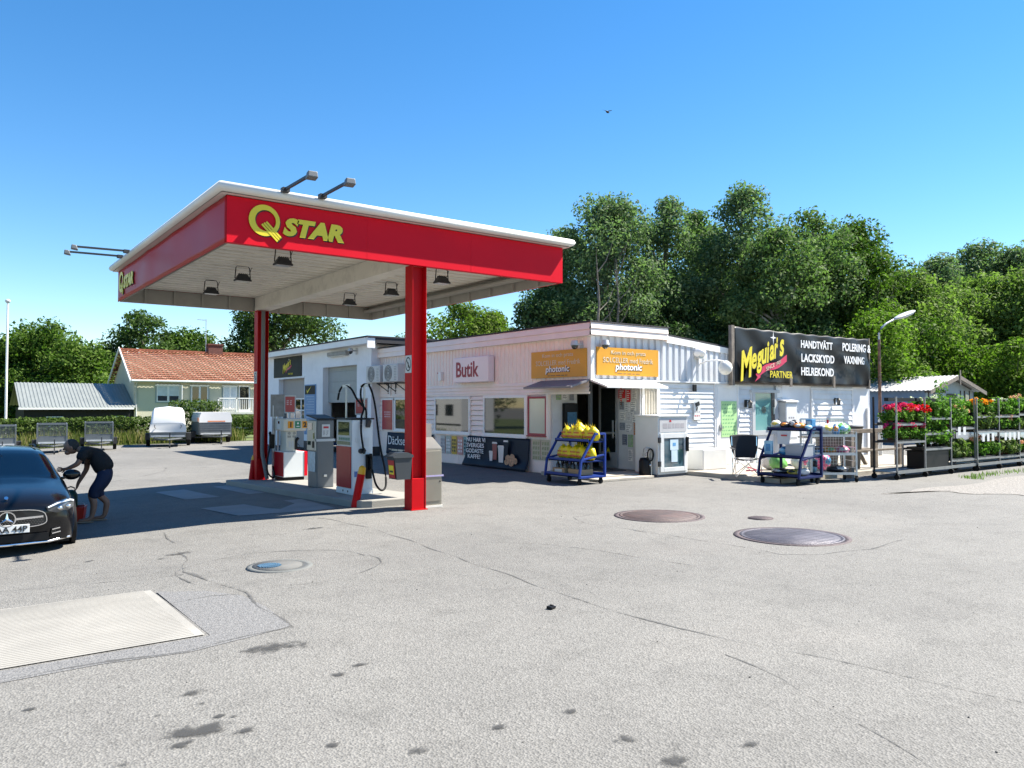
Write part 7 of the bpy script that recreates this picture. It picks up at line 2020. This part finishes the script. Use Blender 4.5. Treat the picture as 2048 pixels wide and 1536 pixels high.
    b = MB(); b.tube([(-.78, .14, .235), (-.5, -.03, .215), (0, -.07, .21), (.5, -.03, .215), (.78, .14, .235)], .018, 8); b.build('bumper_trim', CHROME, t, local=True)
    b = MB(); b.box(-.5, .5, -.06, -.02, .24, .34); b.build('lower_intake', BLACK, t, local=True)
    b = MB(); b.box(-.265, .265, -.1, -.085, .37, .485); pl_ = b.build('number_plate', PAPER, t, local=True, bevel=.004)
    text('AA 44P', pl_, (.055, -.101, .428), X, Z, .078, LETK, wid=.37, local=True, bold=.01)
    b = MB()
    for s in (-1, 1):
        b.tube([(s * .58, 2.6, 1.42), (s * .58, 3, 1.45), (s * .58, 3.7, 1.42)], .014, 6)
    b.build('roof_rail', BLACK, t, local=True)
    b = MB(); b.ell((-.25, 2.9, 1.49), (.25, .16, .05), 0, 14, 8, jit=.05); b.build('roof_cloth', PAPER, t, local=True)
    b = MB(); b.ell((0, 2.02, 1.3), (.1, .03, .035)); b.build('rear_mirror', DARKG, t, local=True)
    return t
cx_, cy_ = .75, 11.1
car('parked_car', 'shiny black car with star emblem grille at the left picture edge', (cx_, cy_, terr(1, 12) - .02), 0, .87, PAINT)
car('parked_car', 'silver car far right behind the last plant racks', (33.5, 12.2, 0), R(80), .95, M('silver_paint', (.45, .47, .48), .3, metal=.5, var=.05, coat=.6), False)
car('parked_car', 'pale blue grey car behind the silver car at the right edge', (40.5, 16.6, 0), R(70), .95, M('bluegrey_paint', (.3, .42, .48), .3, metal=.4, var=.05, coat=.6), False)

# ---------------------------------------------------------------- bending man
SKIN = M('skin', (.3, .145, .088), .55, var=.08, scale=8)
SHIRT = M('black_shirt', (.008, .008, .009), .85, var=.2, bump=.3, bscale=30)
SHORT = M('navy_shorts', (.012, .018, .05), .8, var=.2, bump=.3, bscale=30)
HAIR = M('grey_hair', (.03, .028, .026), .8, var=.4, scale=40, bump=.4, bscale=120)
px_, py_ = 2.07, 13.9
man = thing('person', 'man in black t-shirt and dark shorts bending over beside the black car', 'person', (px_, py_, terr(px_, py_)), R(165))
# local frame: +x is where he faces, +y his right-hand side away from the camera, z up
def skin(name, verts, edges, mat, root=0, parent=man, sub=2):
    me = bpy.data.meshes.new(name)
    me.from_pydata([v[:3] for v in verts], edges, [])
    me.materials.append(mat)
    o = bpy.data.objects.new(name, me)
    COL.objects.link(o)
    o.parent = parent
    sk_ = o.modifiers.new('skin', 'SKIN')
    sk_.use_smooth_shade = True
    sk_.branch_smoothing = .4
    if not me.skin_vertices:
        bpy.context.view_layer.objects.active = o
    for i, v in enumerate(verts):
        s = me.skin_vertices[0].data[i]
        r_ = v[3]
        s.radius = (r_, v[4] if len(v) > 4 else r_)
        s.use_root = i == root
    ss_ = o.modifiers.new('sub', 'SUBSURF'); ss_.levels = sub; ss_.render_levels = sub
    return o
V = [(-.2, 0, .79, .12), (-.13, 0, .93, .11), (.0, 0, 1.05, .115), (.1, 0, 1.11, .1), (.18, 0, 1.15, .055), (.24, -.01, 1.17, .05)]
E_ = [(0, 1), (1, 2), (2, 3), (3, 4), (4, 5)]
def limb(chain, a):
    p = a
    for v in chain:
        V.append(v); E_.append((p, len(V) - 1)); p = len(V) - 1
    return p
for s, kx, ax in ((1, .06, .04), (-1, .02, -.12)):
    f = limb([(-.19, s * .1, .72, .095), (-.06 + kx, s * .11, .45, .062), (-.09 + ax, s * .11, .3, .056), (ax - .06, s * .11, .1, .038), (ax - .02, s * .115, .05, .042), (ax + .13, s * .12, .035, .03)], 0)
def hand(p, d, side, curl):
    """palm, four unequal bent fingers and a thumb from the side of the palm"""
    w0 = V[p]
    d = Vector(d).normalized(); sd = Vector(side).normalized(); nn = d.cross(sd)
    c = Vector(w0[:3]) + d * .05
    V.append((*c, .028, .018)); pm = len(V) - 1; E_.append((p, pm))
    for k, L in enumerate((.07, .08, .075, .058)):
        base = c + d * .04 + sd * (k - 1.5) * .021
        V.append((*base, .009)); i0 = len(V) - 1; E_.append((pm, i0))
        m_ = base + d * L * .5 + nn * curl * .012
        V.append((*m_, .0085)); E_.append((i0, len(V) - 1))
        e_ = m_ + d * L * .4 + nn * curl * .035
        V.append((*e_, .007)); E_.append((len(V) - 2, len(V) - 1))
    th = c - sd * .035 + d * .0
    V.append((*th, .011)); E_.append((pm, len(V) - 1))
    V.append((*(th - sd * .02 + d * .035 + nn * curl * .01), .009)); E_.append((len(V) - 2, len(V) - 1))
a = limb([(.1, .17, 1.09, .06), (.18, .2, .93, .042), (.32, .16, .86, .03)], 3)
hand(a, (.9, -.1, -.1), (0, .3, 1), 1)
a = limb([(.08, -.17, 1.06, .06), (.1, -.2, .82, .042), (.22, -.2, .6, .03)], 3)
hand(a, (.25, 0, -1), (0, 1, 0), 1)
skin('body', V, E_, SKIN)
# t-shirt and shorts as their own skins, a little wider than the body
SV = [(-.21, 0, .76, .165), (-.14, 0, .93, .175), (-.02, 0, 1.06, .165), (.09, 0, 1.11, .145), (.17, 0, 1.14, .085), (.1, .17, 1.09, .095), (.16, .205, .97, .08), (.08, -.17, 1.06, .095), (.09, -.205, .92, .08)]
skin('t_shirt', SV, [(0, 1), (1, 2), (2, 3), (3, 4), (3, 5), (5, 6), (3, 7), (7, 8)], SHIRT)
PV = [(-.19, 0, .9, .15), (-.2, 0, .76, .165), (-.18, .1, .68, .115), (-.03, .11, .48, .09), (-.05, .11, .36, .085), (-.19, -.1, .68, .115), (-.06, -.11, .48, .09), (-.13, -.11, .36, .085)]
skin('shorts', PV, [(0, 1), (1, 2), (2, 3), (3, 4), (1, 5), (5, 6), (6, 7)], SHORT)
b = MB()
hc = Vector((.3, -.01, 1.19))
b.ell(hc, (.098, .074, .115), 0, 20, 14, rot=(0, R(28), 0))
b.ell(hc + Vector((.095, 0, -.035)), (.022, .014, .02), 0, 10, 7, rot=(0, R(30), 0))
b.ell(hc + Vector((.04, 0, -.085)), (.05, .05, .04), 0, 12, 8, rot=(0, R(25), 0))
for s in (-1, 1):
    b.ell(hc + Vector((-.012, s * .075, -.01)), (.02, .01, .032), 0, 10, 7, rot=(0, R(28), 0))
hd = b.build('head', SKIN, man, local=True)
b = MB()
for s in (-1, 1):
    b.ell(hc + Vector((.082, s * .03, .008)), (.01, .013, .008), 0, 8, 6)
b.build('eye', M('eye', (.02, .018, .015), .2), hd, local=True)
b = MB(); b.ell(hc + Vector((.082, 0, -.075)), (.012, .024, .006), 0, 8, 6, rot=(0, R(30), 0)); b.build('mouth', M('lips', (.25, .09, .07), .6), hd, local=True)
b = MB(); b.ell(hc + Vector((-.022, 0, .02)), (.095, .078, .108), 0, 18, 12, jit=.03, seed=4, rot=(0, R(28), 0))
b.v = [p for p in b.v]
b.build('hair', HAIR, man, local=True)
for s, ax in ((1, .04), (-1, -.12)):
    b = MB(); b.ell((ax + .045, s * .117, .015), (.14, .05, .018), 0, 14, 8); b.build('sandal', M('sandal', (.3, .2, .13), .8), man, local=True)
def L2W(p):
    return mw(man) @ Vector(p)
t = thing('watering_can', 'dark green can held low in the bending man\'s hand', 'can', L2W((.32, -.2, .2)), R(165))
GCAN = M('green_can', (.01, .05, .025), .4, var=.15)
b = MB(); b.lathe((0, 0, 0), [(.001, 0), (.085, 0), (.1, .03), (.1, .22), (.07, .28), (.03, .3), (.001, .3)], 18); b.build('body', GCAN, t, local=True)
b = MB(); b.tube([(-.05, 0, .27), (-.05, 0, .33), (0, 0, .35), (.05, 0, .33), (.05, 0, .27)], .011, 7); b.build('handle', GCAN, t, local=True)
b = MB(); b.tube([(.09, 0, .06), (.16, 0, .18), (.22, 0, .3)], [.02, .014, .012], 8); b.build('spout', GCAN, t, local=True)
t = thing('red_bucket', 'red plastic bucket on the ground between car wheel and man', 'bucket', L2W((.3, -.18, 0)), R(165))
b = MB(); b.add([(-.17, -.13, .0), (.17, -.13, 0), (.17, .13, 0), (-.17, .13, 0), (-.2, -.16, .24), (.2, -.16, .24), (.2, .16, .24), (-.2, .16, .24), (-.18, -.14, .24), (.18, -.14, .24), (.18, .14, .24), (-.18, .14, .24), (-.16, -.12, .02), (.16, -.12, .02), (.16, .12, .02), (-.16, .12, .02)],
                [(0, 3, 2, 1), (0, 1, 5, 4), (1, 2, 6, 5), (2, 3, 7, 6), (3, 0, 4, 7), (4, 5, 9, 8), (5, 6, 10, 9), (6, 7, 11, 10), (7, 4, 8, 11), (8, 9, 13, 12), (9, 10, 14, 13), (10, 11, 15, 14), (11, 8, 12, 15), (12, 13, 14, 15)])
b.build('body', M('red_plastic', (.6, .03, .015), .4, var=.06), t, local=True, bevel=.008)
b = MB(); b.tube([(-.2, 0, .22), (-.15, -.12, .27), (0, -.17, .28), (.15, -.12, .27), (.2, 0, .22)], .006, 6); b.build('handle', PAPER, t, local=True)
